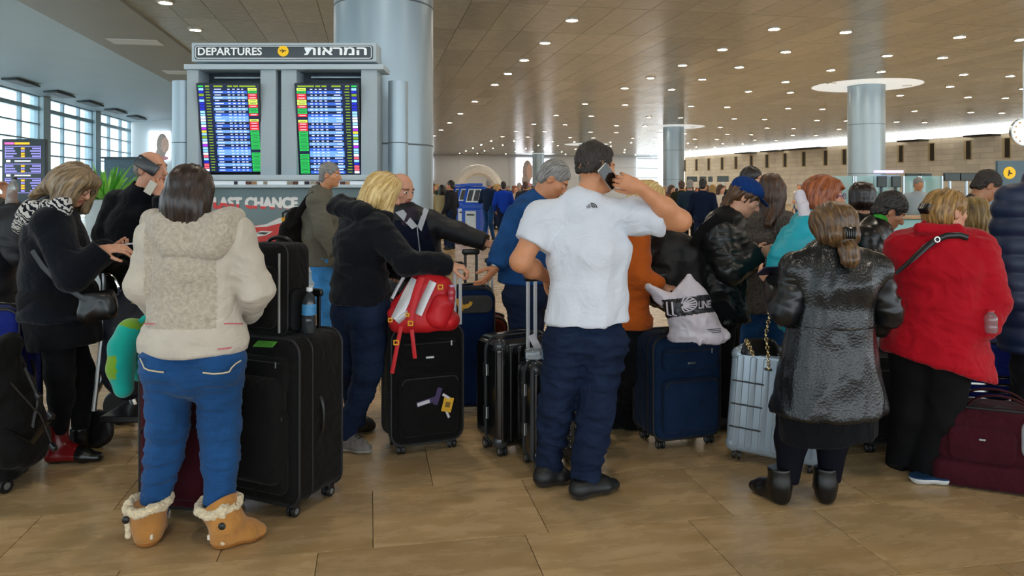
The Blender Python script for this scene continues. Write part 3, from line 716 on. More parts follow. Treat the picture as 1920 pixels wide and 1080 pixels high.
# ---- shared cloth materials
M_jean = mat('denim_blue', '#1b487a', .75, var=.28, vs=5., stretch=(1, 1, .5), bump=.25, bs=420., bd=.002, sheen=.1)
M_jean_d = mat('denim_dark', '#18243c', .78, var=.25, vs=6., bump=.25, bs=420., bd=.002)
M_jean_l = mat('denim_light', '#3f8ad0', .75, var=.3, vs=6., bump=.2, bs=300., bd=.002)
M_blackc = mat('black_cloth', '#0d0e12', .8, var=.2, vs=8., bump=.15, bs=300., bd=.002, sheen=.05)
M_sole = mat('black_sole', '#111214', .45, var=0); M_blackl = mat('black_leather', '#0a0b0d', .32, var=.1, bump=.1, bs=90., bd=.002)
M_sherpa = mat('cream_fleece', '#bcb1a0', .95, var=.18, vs=60., bump=.9, bs=95., bd=.012, sheen=.4)
M_cream = mat('cream_jersey', '#c4bbad', .85, var=.08, vs=10., bump=.2, bs=350., bd=.002, sheen=.2)
M_phone = mat('phone_black', '#101216', .25, var=0); M_metal = mat('brushed_metal', '#aeb4b8', .3, 1., var=.05); M_chrome = mat('chrome', '#d5d8da', .12, 1., var=0)

# ================= woman in the cream fleece hoodie
SKIN_L = skin('light', '#d39d80'); SKIN_T = skin('tan', '#c98a63'); SKIN_P = skin('pink', '#cd9579'); SKIN_B = skin('brown', '#b07a5a')
Y = 3.3
p = Person('woman from behind in cream fleece hoodie, blue jeans and tan sheepskin boots', P(365, 600, Y), SKIN_L)
J = dict(head=P(360, 362, Y), neck=P(364, 420, Y), sha=P(296, 446, Y), shb=P(442, 446, Y), ela=P(268, 535, Y-.02), elb=P(482, 545, Y), wra=P(300, 585, Y+.22), wrb=P(465, 588, Y+.24),
         hipa=P(318, 672, Y), hipb=P(412, 672, Y), kna=P(314, 800, Y-.0), knb=P(412, 800, Y+.02), ana=P(288, 957, Y-.01), anb=P(410, 962, Y-.01), waist=P(363, 590, Y))
p.core(J, w=(.16, .155, .19), d=(.11, .105, .13), headdir=(.25, 1, -.1), male=False)
p.hand('b', n=(-.6, .3, 0), thumb=1, curl=1.0); p.finish()
V = Vol(); p.torso(V, .03, bottom=(P(363, 645, Y), (.236, .165)))
for q in 'ab': p.arm(V, q, .026, to=.92)
V.cut(P(362, 656, Y), (0, 0.02, -1), .5); V.seg(P(300, 446, Y), P(440, 446, Y), .07, k=.05)
hem = lambda v: np.select([(v[:, 2] < P(0, 607, Y)[2]), (np.abs(v[:, 0]-p.base[0]+.02) < .16) & (v[:, 1] < Y+.02)], [0, 1], 0)
hood = p.put('hoodie', V, .008, [M_cream, M_sherpa], wr=[(.006, (5, 5, 12))], mi=hem)
V = Vol(); V.seg(P(312, 432, Y-.07), P(420, 432, Y-.07), (.085, .055), (.085, .055), side=(0, 0, 1), k=.05); V.seg(P(290, 418, Y), P(330, 455, Y-.1), .06, .05, k=.05); V.seg(P(438, 412, Y), P(400, 455, Y-.1), .06, .05, k=.05); V.seg(P(330, 470, Y-.1), P(400, 468, Y-.1), (.04, .05), (.035, .05), side=(0, 0, 1), k=.05)
V.ell(P(364, 398, Y), (.09, .09, .05), k=.03, sub=True)
p.put('hood', V, .008, M_sherpa, wr=[(.006, (9, 9, 9))])
m = MB(); m.tube([P(x, 607+1.5*math.sin(x*.05), Y-.17) -p.base+np.array([0, .0, 0]) for x in range(300, 345, 6)], .003, 5); 
V = Vol(); V.seg(J['hipa']+(.02, 0, .02), J['hipb']+(-.02, 0, .02), (.10, .115), (.10, .115), side=(0, 0, 1), k=.05)
for q in 'ab':
    V.ell(J['hip'+q]+np.array([0, -.05, -.015]), (.105, .1, .11), k=.05); p.leg(V, q, .0, r=(.112, .084, .076, .058), k=.03)
V.ell((J['hipa']+J['hipb'])/2+np.array([0, -.03, -.06]), (.1, .12, .1), k=.05)
jeans = p.put('jeans', V, .0075, M_jean, wr=[(.005, (5, 5, 22)), (.003, (6, 6, 44))], seed=4)
M_st = mat('pale_stitch', '#c9bca0', .7, var=0)
def on_surf(pxs, V_o, off=.006):   # photo pixels dropped on the front (camera side) of a part
    out = []; vv = np.array([v.co for v in V_o.data.vertices])+p.base; n = vv[:, 1]; sx = CX+F*vv[:, 0]/n; sy = CY+F*(EYE-vv[:, 2])/n
    for (x, y) in pxs:
        dd = (sx-x)**2+(sy-y)**2; c = np.argsort(dd)[:60]; c = c[n[c] <= n[c].min()+.03]; Yv = n[c].min(); out.append(P(x, y, Yv-off)-p.base)
    return out
for pts in ([(262, 672), (267, 682), (270, 690), (278, 694), (295, 697), (307, 698)], [(452, 676), (442, 682), (434, 690), (430, 697), (418, 700), (400, 701), (380, 699)]):
    MB().tube(on_surf(pts, jeans), .0035, 6, flat=.002, side=(0, 0, 1)).build('pocket_stitching', M_st, jeans, True)
m = MB(); m.tube(on_surf([(x, 607) for x in range(270, 292, 4)], hood, .004), .0025, 5); m.tube(on_surf([(x, 607) for x in range(420, 458, 5)], hood, .004), .0025, 5)
m.build('pink_trim', mat('pink_piping', '#d0606e', .6, var=0), hood, True, auto=False)
MB().tube(on_surf([(408, 655), (420, 654), (434, 652)], jeans), .003, 5).build('pink_label', mat('pink_piping', '#d0606e'), jeans, True)
M_ugg = mat('tan_suede', '#b07a3e', .9, var=.18, vs=14., bump=.2, bs=160., bd=.002, sheen=.3); M_uggs = mat('boot_sole', '#a06a35', .7, var=.05); M_fur = mat('cream_fur', '#dccbaa', .95, var=.2, vs=60, bump=.8, bs=110., bd=.01, sheen=.4)
for q, heel, toe, top in (('a', G(274, 1029), G(292, 985), P(279, 942, 3.27)), ('b', G(399, 1029), G(500, 1002), P(410, 945, 3.28))):
    an = p.J['an'+q]; p.J['an'+q] = np.array([heel[0], heel[1], .1])+nrm(toe-heel)*.06
    bo = p.shoe(q, heel, toe, M_ugg, M_uggs, 'boot', boot=(top, .07, .087), bulk=1.2, sole_h=.026, wd=.046); p.J['an'+q] = an
    x, y, w = frame(top-p.J['an'+q]); 
    V = Vol()
    for i in range(18):
        a0, a1 = 2*math.pi*i/18, 2*math.pi*(i+1)/18; pt = lambda a: top+np.array([.083*math.cos(a), .083*math.sin(a), .012*math.sin(a+.6)+.006*math.sin(5*a)]); V.seg(pt(a0), pt(a1), .017, .017, k=.01)
    fur_x = .05 if q == 'b' else -.072
    V.seg(top+np.array([fur_x, -.07 if q == 'b' else -.03, .01]), top+np.array([fur_x*1.0, -.085 if q == 'b' else -.035, -.13]), .014, .012, k=.02)
    p.put('fur_cuff', V, .006, M_fur, wr=[(.005, (60, 60, 60))], parent=bo)
    MB().ball(top+np.array([fur_x*1.05, -.098 if q == 'b' else -.05, -.055])-p.base, (.017, .008, .017)).build('button', M_sole, bo, True)
    MB().rbox(heel+nrm(toe-heel)*.004+np.array([.01 if q == 'a' else -.004, -.004, .052])-p.base, (.042, .012, .022), .003, R=RZ(0 if q == 'a' else .25)).build('heel_label', mat('white_label', '#d8d2c4', .6), bo)
def h1(V, q, e):
    hair_long(.155, .075, .07, sidecover=True, face=.05)(V, q, e); e((.0, -.05, -.06), (.1, .07, .09), .03); V.seg(q(.03, -.05, -.05), q(.09, -.03, -.15), .05, .03, k=.03); V.seg(q(-.06, -.03, -.05), q(-.07, -.05, -.13), .045, .03, k=.03)
p.hair(h1, hairmat('dark_brown_hair', '#140d0a', '#3a2922', .34), amp=.0045)
def px(Y, **k): return {n: P(v[0], v[1], Y+(v[2] if len(v) > 2 else 0.)) for n, v in k.items()}
def ground_ankles(J):
    for q in 'ab':
        if 'an'+q not in J: a = J['kn'+q].copy(); a[2] = .1; J['an'+q] = a
    return J
def jacket(p, g=.03, hem=None, bottom=None, sl=.95, mats=None, wr=((.006, (6, 6, 11)),), res=.009, name='jacket', r=(.056, .045, .041, .033), hipg=0., mi=None, collar=True, seed=1, k=.05, only=None, extra=None, cuff=None):
    V = Vol(); p.torso(V, g, bottom=bottom, hipg=hipg, k=k)
    for q in 'ab': p.arm(V, q, g*.8, to=sl, r=r)
    if collar: V.seg(p.J['neck']-(0, 0, .035), p.J['neck']+(p.J['head']-p.J['neck'])*.22, .078, .07, k=.04)
    if extra: extra(V)
    if hem is not None: V.cut(hem, (0, 0, -1), .6)
    for q in 'ab':
        d = nrm(p.J['wr'+q]-p.J['el'+q]); V.cut(p.J['el'+q]+(p.J['wr'+q]-p.J['el'+q])*sl+d*.012, d, .075)
    if collar: V.ell(p.J['neck']+(p.J['head']-p.J['neck'])*.36, (.062, .062, .05), k=.01, sub=True)
    return p.put(name, V, res, mats, wr=list(wr), mi=mi, seed=seed)
def trousers(p, m, r=(.1, .075, .068, .06), res=.0095, name='trousers', wr=((.006, (6, 6, 18)),), hip=.115, seed=2, flat=.12, to=1.0):
    V = Vol(); J = p.J; V.seg(J['hipa']+(0, 0, .03), J['hipb']+(0, 0, .03), (hip, flat), (hip, flat), side=(0, 0, 1), k=.05)
    for q in 'ab':
        p.leg(V, q, 0., r=r, k=.03, to=to); d = nrm(J['an'+q]-J['kn'+q]); V.cut(J['an'+q]+d*.015, d, .12)
    return p.put(name, V, res, m, wr=list(wr), seed=seed)
def drop(o_t, base): return np.asarray(base)
def phone(p, c, R, m=None, size=(.072, .009, .145), name='smartphone', label='', parent=None):
    t = thing(name, label, 'phone', (c[0], c[1], c[2])); M = R
    MB().slab(size[0], size[1], size[2], .011, .003, M=M).build('case', m or M_phone, t, True)
    MB().slab(size[0]*.92, .002, size[2]*.9, .006, .0005, c=M @ np.array([0, -size[1]/2-.0005, 0]), M=M).build('screen', mat('phone_glass', '#0a0b0d', .08, var=0), t)
    MB().cyl(M @ np.array([.02, size[1]/2, .06]), M @ np.array([.02, size[1]/2+.0015, .06]), .007).build('camera_lens', mat('phone_glass', '#0a0b0d', .08, var=0), t)
    return t

# ================= man in the white T-shirt, phone at his ear
Y = 3.82
p = Person('short-haired man from behind in white T-shirt and dark jeans, phone at his ear', P(1100, 600, Y), SKIN_T); M1 = p
J = px(Y, head=(1117, 320), neck=(1092, 378), sha=(1018, 412), shb=(1192, 404), ela=(976, 490, -.05), wra=(1028, 522, .2), elb=(1276, 414, -.06), wrb=(1200, 352, -.14), hipa=(1064, 648), hipb=(1132, 648), kna=(1044, 762, .06), knb=(1117, 772, 0), ana=(1028, 872, .12), anb=(1097, 898, -.02), waist=(1103, 560), chest=(1103, 470))
p.core(J, w=(.185, .165, .16), d=(.12, .112, .115), headdir=(.88, .47, .02), head_s=1.04, neck_r=.06)
for q, n, th, cu in (('a', (.3, -.3, -1), 1, .5), ('b', (-.2, 1, .1), 1, .75)):
    V = Vol(); V.seg(J['sh'+q], J['el'+q], .066, .052, k=.03); V.seg(J['el'+q], J['el'+q]*.6+J['wr'+q]*.4, .05, .05, k=.03); V.seg(J['el'+q]*.6+J['wr'+q]*.4, J['wr'+q], (.05, .048), (.03, .025), side=np.cross(n, J['wr'+q]-J['el'+q]), k=.03)
    dd = nrm(J['wr'+q]-J['el'+q]) if q == 'a' else nrm(P(1140, 328, Y-.14)-J['wrb'])
    add_hand(V, J['wr'+q], dd, n, th, cu, 1.06, thumb_curl=.5); p.skin_chunk(V, .0045)
p.finish()
M_tee = mat('white_cotton', '#d6dbe5', .85, var=.04, vs=6., bump=.15, bs=380., bd=.0015, sheen=.15)
V = Vol(); p.torso(V, .022, k=.05, bottom=(P(1102, 612, Y), (.212, .15)))
for q, f in (('a', .56), ('b', .66)):
    e = J['sh'+q]+(J['el'+q]-J['sh'+q])*(f+.05); V.seg(J['sh'+q], e, .085, .084, k=.05); V.cut(J['sh'+q]+(J['el'+q]-J['sh'+q])*f, J['el'+q]-J['sh'+q], .13)
V.seg(J['neck']-(0, 0, .05), J['neck']+(-.0, -.01, -.0), .09, .078, k=.05); V.cut(P(1100, 603, Y), (.03, .02, -1), .5)
tee = p.put('t_shirt', V, .0075, M_tee, wr=[(.010, (5, 4, 3.)), (.005, (10, 9, 6))], seed=12)
def drape(pts, part, off=.004):
    out = []; vv = np.array([v.co for v in part.data.vertices])+p.base; n = vv[:, 1]; sx = CX+F*vv[:, 0]/n; sy = CY+F*(EYE-vv[:, 2])/n
    for (x, y) in pts:
        c = np.argsort((sx-x)**2+(sy-y)**2)[:50]; c = c[n[c] <= n[c].min()+.03]; out.append(P(x, y, n[c].min()-off)-p.base)
    return out
M_ink = mat('dark_print', '#2c3336', .6, var=0)
lg = MB()
for r0, r1 in ((2.2, 4.2), (5.4, 7.6), (8.8, 11)):      # half-dome mark: three nested quarter arcs
    A0 = [(1109+r1*math.cos(a)*1.0+0, 389.5-r1*.85*math.sin(a)) for a in np.linspace(0, math.pi/2+.2, 7)]; A1 = [(1109+r0*math.cos(a), 389.5-r0*.85*math.sin(a)) for a in np.linspace(0, math.pi/2+.2, 7)]
    q0, q1 = drape(A0, tee, .003), drape(A1, tee, .003); Yq = min(x[1] for x in q0+q1)
    lg.add([(x[0], Yq, x[2]) for x in q0+q1], [(i, i+1, 8+i, 7+i) for i in range(6)])
for k_, (xa, xb) in enumerate(((1102, 1107), (1099, 1107), (1100, 1107))):
    y = 383.6+2.5*k_; q = drape([(xa, y), (xb, y), (xb, y+1.5), (xa, y+1.5)], tee, .003); Yq = min(x[1] for x in q); lg.add([(x[0], Yq, x[2]) for x in q], [(0, 1, 2, 3)])
lg.build('back_print', M_ink, tee)
trousers(p, M_jean_d, r=(.115, .088, .08, .07), name='jeans', hip=.118, flat=.125, wr=[(.011, (5, 5, 13)), (.005, (10, 10, 30))], res=.008)
M_sneak = mat('black_sneaker', '#0e1013', .5, var=.15, vs=30, bump=.3, bs=150., bd=.002); M_air = mat('black_rubber_sole', '#26292e', .12, .2, var=0, coat=.5)
for q, heel, toe in (('a', G(1003, 913), G(1075, 902)), ('b', G(1072, 938), G(1160, 916))):
    p.shoe(q, heel, toe, M_sneak, M_air, 'sneaker', h=.11, wd=.046, sole_h=.03, bulk=1.1)
def hs(V, q, e):
    hair_short(.02, .001, .03, -.012)(V, q, e); V.seg(q(0, .06, .095), q(0, .085, .085), .025, .02, k=.03)
p.hair(hs, hairmat('short_dark_hair', '#120e0c', '#3a302a', .6), amp=.006, fr=(60, 8))
Mh = p.M; Rp = np.stack([nrm(.75*Mh[:, 1]+.65*Mh[:, 2]), -Mh[:, 0], nrm(.65*Mh[:, 1]*-1+.75*Mh[:, 2])], 1); Rp = np.stack([np.cross(Rp[:, 1], Rp[:, 2]), Rp[:, 1], Rp[:, 2]], 1)
phone(p, P(1141, 331, Y-.092), Rp, mat('phone_silver', '#a9a39d', .3, .7, var=0), (.07, .009, .135), label='silver smartphone held to the ear of the man in the white T-shirt')

# ================= blonde woman in the black hoodie
Y = 4.42
p = Person('blonde woman in black hooded sweatshirt and dark jeans leaning on a suitcase handle', P(690, 600, Y), SKIN_L)
J = px(Y, head=(718, 362, .03), neck=(692, 408), sha=(662, 425, .16), shb=(706, 430, -.12), ela=(735, 500, .2), wra=(790, 515, .1), elb=(764, 492, -.22), wrb=(842, 497, -.1), hipa=(662, 590, .07), hipb=(692, 592, -.05), kna=(655, 690, .1), knb=(690, 692, -.06), ana=(668, 793, .22), anb=(648, 812, -.0), waist=(675, 530), chest=(676, 455))
p.core(J, w=(.165, .15, .165), d=(.115, .115, .13), headdir=(.9, .35, -.35), male=False, head_s=.98)
p.hand('b', d=(.9, .1, -.15), n=(.1, 0.2, -1), thumb=-1, curl=.8); p.finish()
M_hood = mat('black_sweatshirt', '#101319', .85, var=.2, vs=6., bump=.2, bs=320., bd=.002, sheen=.1)
jacket(p, .03, hem=P(680, 566, Y), bottom=(P(676, 575, Y), (.18, .15)), mats=M_hood, wr=[(.009, (5, 5, 10)), (.004, (11, 11, 20))], name='hoodie', collar=False, extra=lambda V: (V.seg(P(660, 470, Y-.1), P(700, 440, Y-.1), .1, .09, k=.06)))
V = Vol(); V.seg(P(632, 388, Y+.02), P(680, 400, Y-.1), (.05, .07), (.06, .07), side=(0, 0, 1), k=.05); V.seg(P(680, 395, Y-.08), P(730, 408, Y-.05), (.05, .05), (.035, .04), side=(0, 0, 1), k=.05); V.seg(P(640, 380, Y+.05), P(720, 395, Y+.1), .05, .04, k=.05); V.ell(P(705, 385, Y), (.07, .08, .05), k=.03, sub=True)
p.put('hood', V, .008, M_hood, wr=[(.006, (9, 9, 9))])
trousers(p, M_jean_d, r=(.12, .08, .07, .058), name='jeans', hip=.14, flat=.13, wr=[(.007, (6, 6, 16))], res=.0085)
M_run = mat('grey_running_mesh', '#6f6a66', .7, var=.35, vs=30., bump=.4, bs=120., bd=.003); M_runs = mat('pale_sneaker_sole', '#9b9690', .6, var=.1)
p.shoe('b', G(632, 843), G(699, 852), M_run, M_runs, 'sneaker', sole_h=.025); p.shoe('a', G(655, 812), G(707, 806), M_sneak, M_sole, 'sneaker')
def hb(V, q, e):
    e((0, -.012, .04), (.092, .112, .092)); e((0, -.04, -.04), (.092, .09, .1), .03)
    for x in (-1, 1): V.seg(q(x*.075, .01, .03), q(x*.085, .05, -.12), (.03, .055), (.018, .04), side=(q(1, 0, 0)-q(0, 0, 0)), k=.03)
    V.seg(q(0, -.06, -.02), q(0, -.1, -.14), (.09, .05), (.085, .03), side=(q(1, 0, 0)-q(0, 0, 0)), k=.04); e((0, .13, -.05), (.05, .08, .12), .012, True)
p.hair(hb, hairmat('blonde_hair', '#a27c3c', '#f0d393', .4), amp=.008, fr=(20, 1.2))

# ================= man behind her in an open zip jacket, arm stretched out
Y = 5.35
p = Person('man in dark open zip jacket behind the blonde woman, arm reaching right', P(770, 600, Y), SKIN_P)
J = px(Y, head=(752, 357), neck=(758, 400), sha=(722, 425, .08), shb=(806, 418, -.05), ela=(728, 490, -.05), wra=(738, 507, -.3), elb=(858, 436, -.12), wrb=(912, 456, -.2), hipa=(758, 540), hipb=(806, 540), kna=(758, 650), knb=(806, 650), waist=(780, 490), chest=(772, 440)); ground_ankles(J)
p.core(J, headdir=(.75, -.6, -.25), head_s=1.03, w=(.17, .16, .165), d=(.12, .12, .12)); p.hand('b', n=(0, .3, -1), thumb=1, curl=1.1); p.hand('a', n=(0, .3, -1), thumb=1, curl=1.1); p.finish()
M_navyj = mat('navy_black_jacket', '#0c0f17', .6, var=.2, vs=5., bump=.1, bs=200., bd=.002)
jk = jacket(p, .035, hem=P(780, 545, Y), bottom=(P(782, 550, Y), (.2, .15)), mats=[M_navyj, mat('dark_navy_fleece', '#141a2c', .9, var=.2, vs=20., bump=.2, bs=200.)], mi=lambda v: ((np.abs(v[:, 0]-(p.base[0]+.02)-.25*(1.3-v[:, 2])) < .12) & (v[:, 1] < Y-.06) & (v[:, 2] < 1.33)).astype(int))
mb = MB()
for pg in ([(741, 398), (756, 393), (783, 424), (773, 430)], [(795, 389), (804, 393), (790, 434), (783, 424)]):
    q = drape(pg, jk, .012); mb.add(q, [(3, 2, 1, 0)]); mb.add([x+np.array([0, .006, 0]) for x in q], [(0, 1, 2, 3)])
mb.build('collar_lining', mat('pale_lining', '#b9bcc6', .7), jk, True)
mb = MB(); mb.tube([P(782, 422, Y-.175)-p.base, P(786, 460, Y-.19)-p.base, P(790, 500, Y-.19)-p.base], .005, 6); mb.build('zip', M_metal, jk, True)
V = Vol(); V.seg(P(766, 418, Y-.1), P(772, 400, Y-.08), .055, .05, k=.02); p.put('sweater', V, .008, mat('plum_sweater', '#3c3440', .9, var=.15, vs=30., bump=.3, bs=200.))
trousers(p, M_blackc); p.shoe('a', np.array([J['ana'][0], Y+.08, 0]), np.array([J['ana'][0]+.05, Y-.18, 0]), M_blackl, M_sole); p.shoe('b', np.array([J['anb'][0], Y+.08, 0]), np.array([J['anb'][0]+.08, Y-.18, 0]), M_blackl, M_sole)
def hbald(V, q, e):
    e((0, -.03, .0), (.081, .088, .07)); e((0, .1, 0), (.1, .1, .12), .012, True); V.cut(q(0, 0, .03), q(0, 0, 1)-q(0, 0, 0)); V.cut(q(0, 0, -.06), q(0, 0, -1)-q(0, 0, 0))
    for x in (-1, 1): e((x*.09, .0, -.02), (.03, .026, .045), .01, True)
p.hair(hbald, hairmat('grey_fringe_hair', '#5c5248', '#9a8f84', .6), amp=.003, fr=(50, 6))

# ================= man in the blue denim shirt, head bowed
Y = 4.95
p = Person('grey-haired man in blue denim shirt bowing his head, wristwatch on his arm', P(985, 600, Y), SKIN_T)
J = px(Y, head=(1037, 338), neck=(1003, 382, .02), sha=(985, 400, .2), shb=(975, 408, -.16), ela=(1010, 480, .2), wra=(1030, 520, .1), elb=(946, 465, -.24), wrb=(930, 500, -.3), hipa=(990, 560, .09), hipb=(984, 562, -.09), kna=(992, 680, .1), knb=(985, 680, -.08), waist=(985, 500), chest=(990, 430)); ground_ankles(J)
p.core(J, headdir=(.85, -.1, -.62), head_s=1.04, w=(.175, .16, .155), d=(.13, .13, .13))
p.hand('b', d=(-.55, -.2, -.75), n=(-.5, .3, .4), thumb=-1, curl=.35, size=1.1); p.finish()
M_denim = mat('denim_shirt', '#1f4a80', .8, var=.22, vs=10., bump=.2, bs=380., bd=.002)
jk = jacket(p, .035, hem=P(985, 528, Y), bottom=(P(985, 535, Y), (.18, .165)), mats=M_denim, name='denim_shirt', wr=[(.008, (6, 6, 9))], sl=.93, r=(.064, .054, .05, .036), extra=lambda V: V.seg(P(985, 395, Y-.05), P(975, 420, Y-.14), .085, .08, k=.05))
w = J['wrb']; d = nrm(w-J['elb']); MB().lathe([(.034, -.012), (.037, -.01), (.037, .01), (.034, .012)], w-d*.015-p.base, d, 16).build('watch_strap', M_blackl, p.t, True)
MB().lathe([(.001, 0), (.019, 0), (.019, .009), (.016, .012), (.001, .012)], w-d*.015+np.array([-.012, -.034, .01])-p.base, (-.3, -1, .2), 16).build('watch_case', M_metal, p.t, True)
trousers(p, M_jean_d, r=(.12, .085, .075, .065), hip=.13, flat=.15, name='jeans'); 
for q in 'ab': p.shoe(q, np.array([J['an'+q][0]-.06, J['an'+q][1], 0]), np.array([J['an'+q][0]+.2, J['an'+q][1], 0]), M_blackl, M_sole)
p.hair(hair_short(.012, .005, .03, -.06), hairmat('grey_hair', '#3b3834', '#a9a7a4', .5), amp=.0025, fr=(30, 2))

# ================= man in the grey jacket walking past the board
Y = 7.7
p = Person('grey-haired man in profile wearing olive-grey jacket and light jeans, walking past the board', P(605, 600, Y), SKIN_T)
J = px(Y, head=(619, 329), neck=(602, 360, .02), sha=(597, 375, .2), shb=(595, 378, -.18), ela=(622, 430, .26), wra=(645, 465, .2), elb=(606, 432, -.26), wrb=(630, 475, -.26), hipa=(606, 492, .09), hipb=(602, 494, -.09), kna=(640, 560, .1), knb=(605, 568, -.1), ana=(632, 615, .15), anb=(608, 618, -.1))
p.core(J, headdir=(1, -.1, -.05), head_s=1.05, w=(.17, .16, .15), d=(.125, .13, .12)); p.hand('b', n=(.2, 1, 0), thumb=1, curl=.6); p.finish()
jacket(p, .045, hem=P(600, 497, Y), bottom=(P(602, 505, Y), (.19, .19)), mats=mat('olive_grey_jacket', '#66645a', .8, var=.12, vs=6., bump=.2, bs=150.), res=.012, wr=[(.01, (4, 4, 9))], r=(.068, .058, .052, .042))
trousers(p, M_jean_l, r=(.1, .075, .068, .062), res=.011, name='jeans', wr=[(.01, (5, 5, 12))]); p.shoe('b', G(598, 632), G(636, 634), M_blackl, M_sole, res=.011); p.shoe('a', G(622, 626), G(660, 627), M_blackl, M_sole, res=.011)
p.hair(hair_short(.012, .006, .02, -.075), hairmat('grey_hair', '#3b3834', '#a9a7a4'), res=.008, amp=.004, fr=(50, 5))

# ================= man on the phone in a black jumper
Y = 5.1
p = Person('balding man in black jumper with phone at his ear, left of the board', P(250, 600, Y), SKIN_P); MPH = p
J = px(Y, head=(284, 318), neck=(262, 364), sha=(222, 380, .05), shb=(300, 385, .08), ela=(197, 440, 0), wra=(218, 490, -.1), elb=(318, 440, -.1), wrb=(304, 366, -.14), hipa=(236, 545), hipb=(284, 545), kna=(236, 660), knb=(284, 660), waist=(258, 490), chest=(262, 420)); ground_ankles(J)
p.core(J, headdir=(.97, -.25, .0), head_s=1.06, w=(.18, .17, .17), d=(.12, .125, .12), neck_r=.06)
p.hand('b', d=P(285, 322, Y-.12)-J['wrb'], n=(-.4, .9, 0), thumb=1, curl=.55); p.finish()
jacket(p, .025, hem=P(258, 560, Y), mats=mat('black_jumper', '#0b0e14', .9, var=.2, vs=8., bump=.3, bs=220., sheen=.1), name='jumper', wr=[(.007, (6, 6, 9))], r=(.066, .058, .05, .042))
trousers(p, M_jean_d); 
for q in 'ab': p.shoe(q, np.array([J['an'+q][0]-.05, Y+.05, 0]), np.array([J['an'+q][0]+.12, Y-.16, 0]), M_blackl, M_sole)
def hbald2(V, q, e):
    e((0, -.03, .012), (.079, .084, .082)); e((0, .085, 0), (.1, .1, .14), .012, True); V.cut(q(0, -.03, .065), q(0, .5, 1)-q(0, 0, 0)); V.cut(q(0, 0, -.06), q(0, 0, -1)-q(0, 0, 0))
    for x in (-1, 1): e((x*.09, .0, -.02), (.03, .026, .045), .01, True)
p.hair(hbald2, hairmat('grey_fringe_hair', '#5c5248', '#9a8f84'), amp=.003, fr=(50, 6))
phone(p, P(275, 310, Y-.125), np.stack([nrm((.55, .1, .8)), nrm((.2, -.97, 0)), nrm((-.8, -.1, .55))], 1), size=(.08, .012, .155), label='large black smartphone held against the ear of the balding man in black')
MB().lathe([(.031, -.011), (.034, -.009), (.034, .009), (.031, .011)], J['wrb']+(0, 0, -.012)-p.base, nrm(J['wrb']-J['elb']), 16).build('watch', M_metal, p.t, True)
mb = MB(); mb.rbox(P(282, 352, Y-.17)-p.base, (.055, .004, .09), .002, R=RY(.55)); mb.build('collar_tag', mat('white_label', '#d8d2c4'), p.t)

# ================= woman in the navy coat reading her phone
Y = 4.3
p = Person('woman in black-navy coat and zebra scarf reading her phone, red ankle boots', P(115, 600, Y), SKIN_L)
J = px(Y, head=(140, 346), neck=(100, 398), sha=(105, 415, .18), shb=(98, 420, -.16), ela=(150, 510, .2), wra=(200, 468, .1), elb=(138, 515, -.25), wrb=(192, 468, -.18), hipa=(112, 590, .09), hipb=(108, 592, -.09), kna=(150, 695, .1), knb=(112, 700, -.1), ana=(150, 822, .12), anb=(108, 828, -.05), waist=(105, 520), chest=(102, 450))
p.core(J, headdir=(.88, -.12, -.5), male=False, w=(.17, .165, .18), d=(.125, .14, .15))
p.hand('b', d=(.9, .2, .08), n=(0, .5, -.8), thumb=-1, curl=.4); p.hand('a', d=(.9, -.2, .05), n=(0, -.3, 1), thumb=-1, curl=.5); p.finish()
M_coat = mat('navy_wool_coat', '#0b1019', .85, var=.2, vs=6., bump=.2, bs=250., sheen=.1)
jacket(p, .04, hem=P(110, 594, Y), bottom=(P(112, 605, Y), (.27, .245)), mats=M_coat, name='coat', wr=[(.009, (4, 4, 5))], r=(.066, .058, .052, .044))
V = Vol(); V.seg(P(112, 560, Y), P(128, 650, Y), (.22, .2), (.2, .19), side=(0, 1, 0), k=.05); V.cut(P(128, 645, Y), (0.1, 0, -1), .6); p.put('skirt', V, .011, M_blackc, wr=[(.008, (5, 5, 4))])
trousers(p, M_blackc, r=(.1, .075, .066, .042), name='leggings', wr=())
M_red = mat('red_leather', '#6d0f12', .3, var=.15, bump=.1, bs=60.)
bmi = lambda v: np.select([v[:, 2] < .02, (v[:, 0]-v[:, 2]*.0) > G(150, 865)[0]], [1, 1], 0)
p.shoe('b', G(84, 868), G(196, 866), M_red, M_blackl, 'boot', boot=(P(108, 793, Y-.05), .05, .062), wd=.04, mi=bmi); p.shoe('a', G(128, 838), G(194, 836), M_blackl, M_sole, 'boot', boot=(P(150, 800, Y+.12), .05, .055), wd=.04)
def hz(V, q, e):
    e((0, -.014, .04), (.09, .11, .092)); e((0, -.05, -.03), (.09, .09, .1), .03)
    for x in (-1, 1): V.seg(q(x*.075, .01, .03), q(x*.078, .02, -.15), (.03, .065), (.018, .05), side=(q(1, 0, 0)-q(0, 0, 0)), k=.03)
    for x in (-1, 1): V.seg(q(x*.062, .06, .05), q(x*.066, .085, -.13), (.03, .04), (.016, .025), side=(q(1, 0, 0)-q(0, 0, 0)), k=.03)
    V.seg(q(0, -.08, .0), P(62, 368, Y), (.08, .05), (.04, .02), side=(q(1, 0, 0)-q(0, 0, 0)), k=.05); e((0, .15, -.05), (.035, .07, .12), .012, True); V.seg(q(-.05, .08, .06), q(.05, .08, .06), .03, k=.02)
p.hair(hz, hairmat('light_brown_hair', '#4a3a2c', '#a88f6c', .42), amp=.007, fr=(22, 1.2))
V = Vol(); V.seg(P(118, 388, Y-.16), P(62, 402, Y-.12), (.06, .05), (.055, .05), side=(0, 0, 1), k=.05); V.seg(P(62, 402, Y-.12), P(60, 402, Y+.15), .06, .055, k=.05); V.seg(P(62, 400, Y-.1), P(40, 425, Y), .06, .04, k=.05)
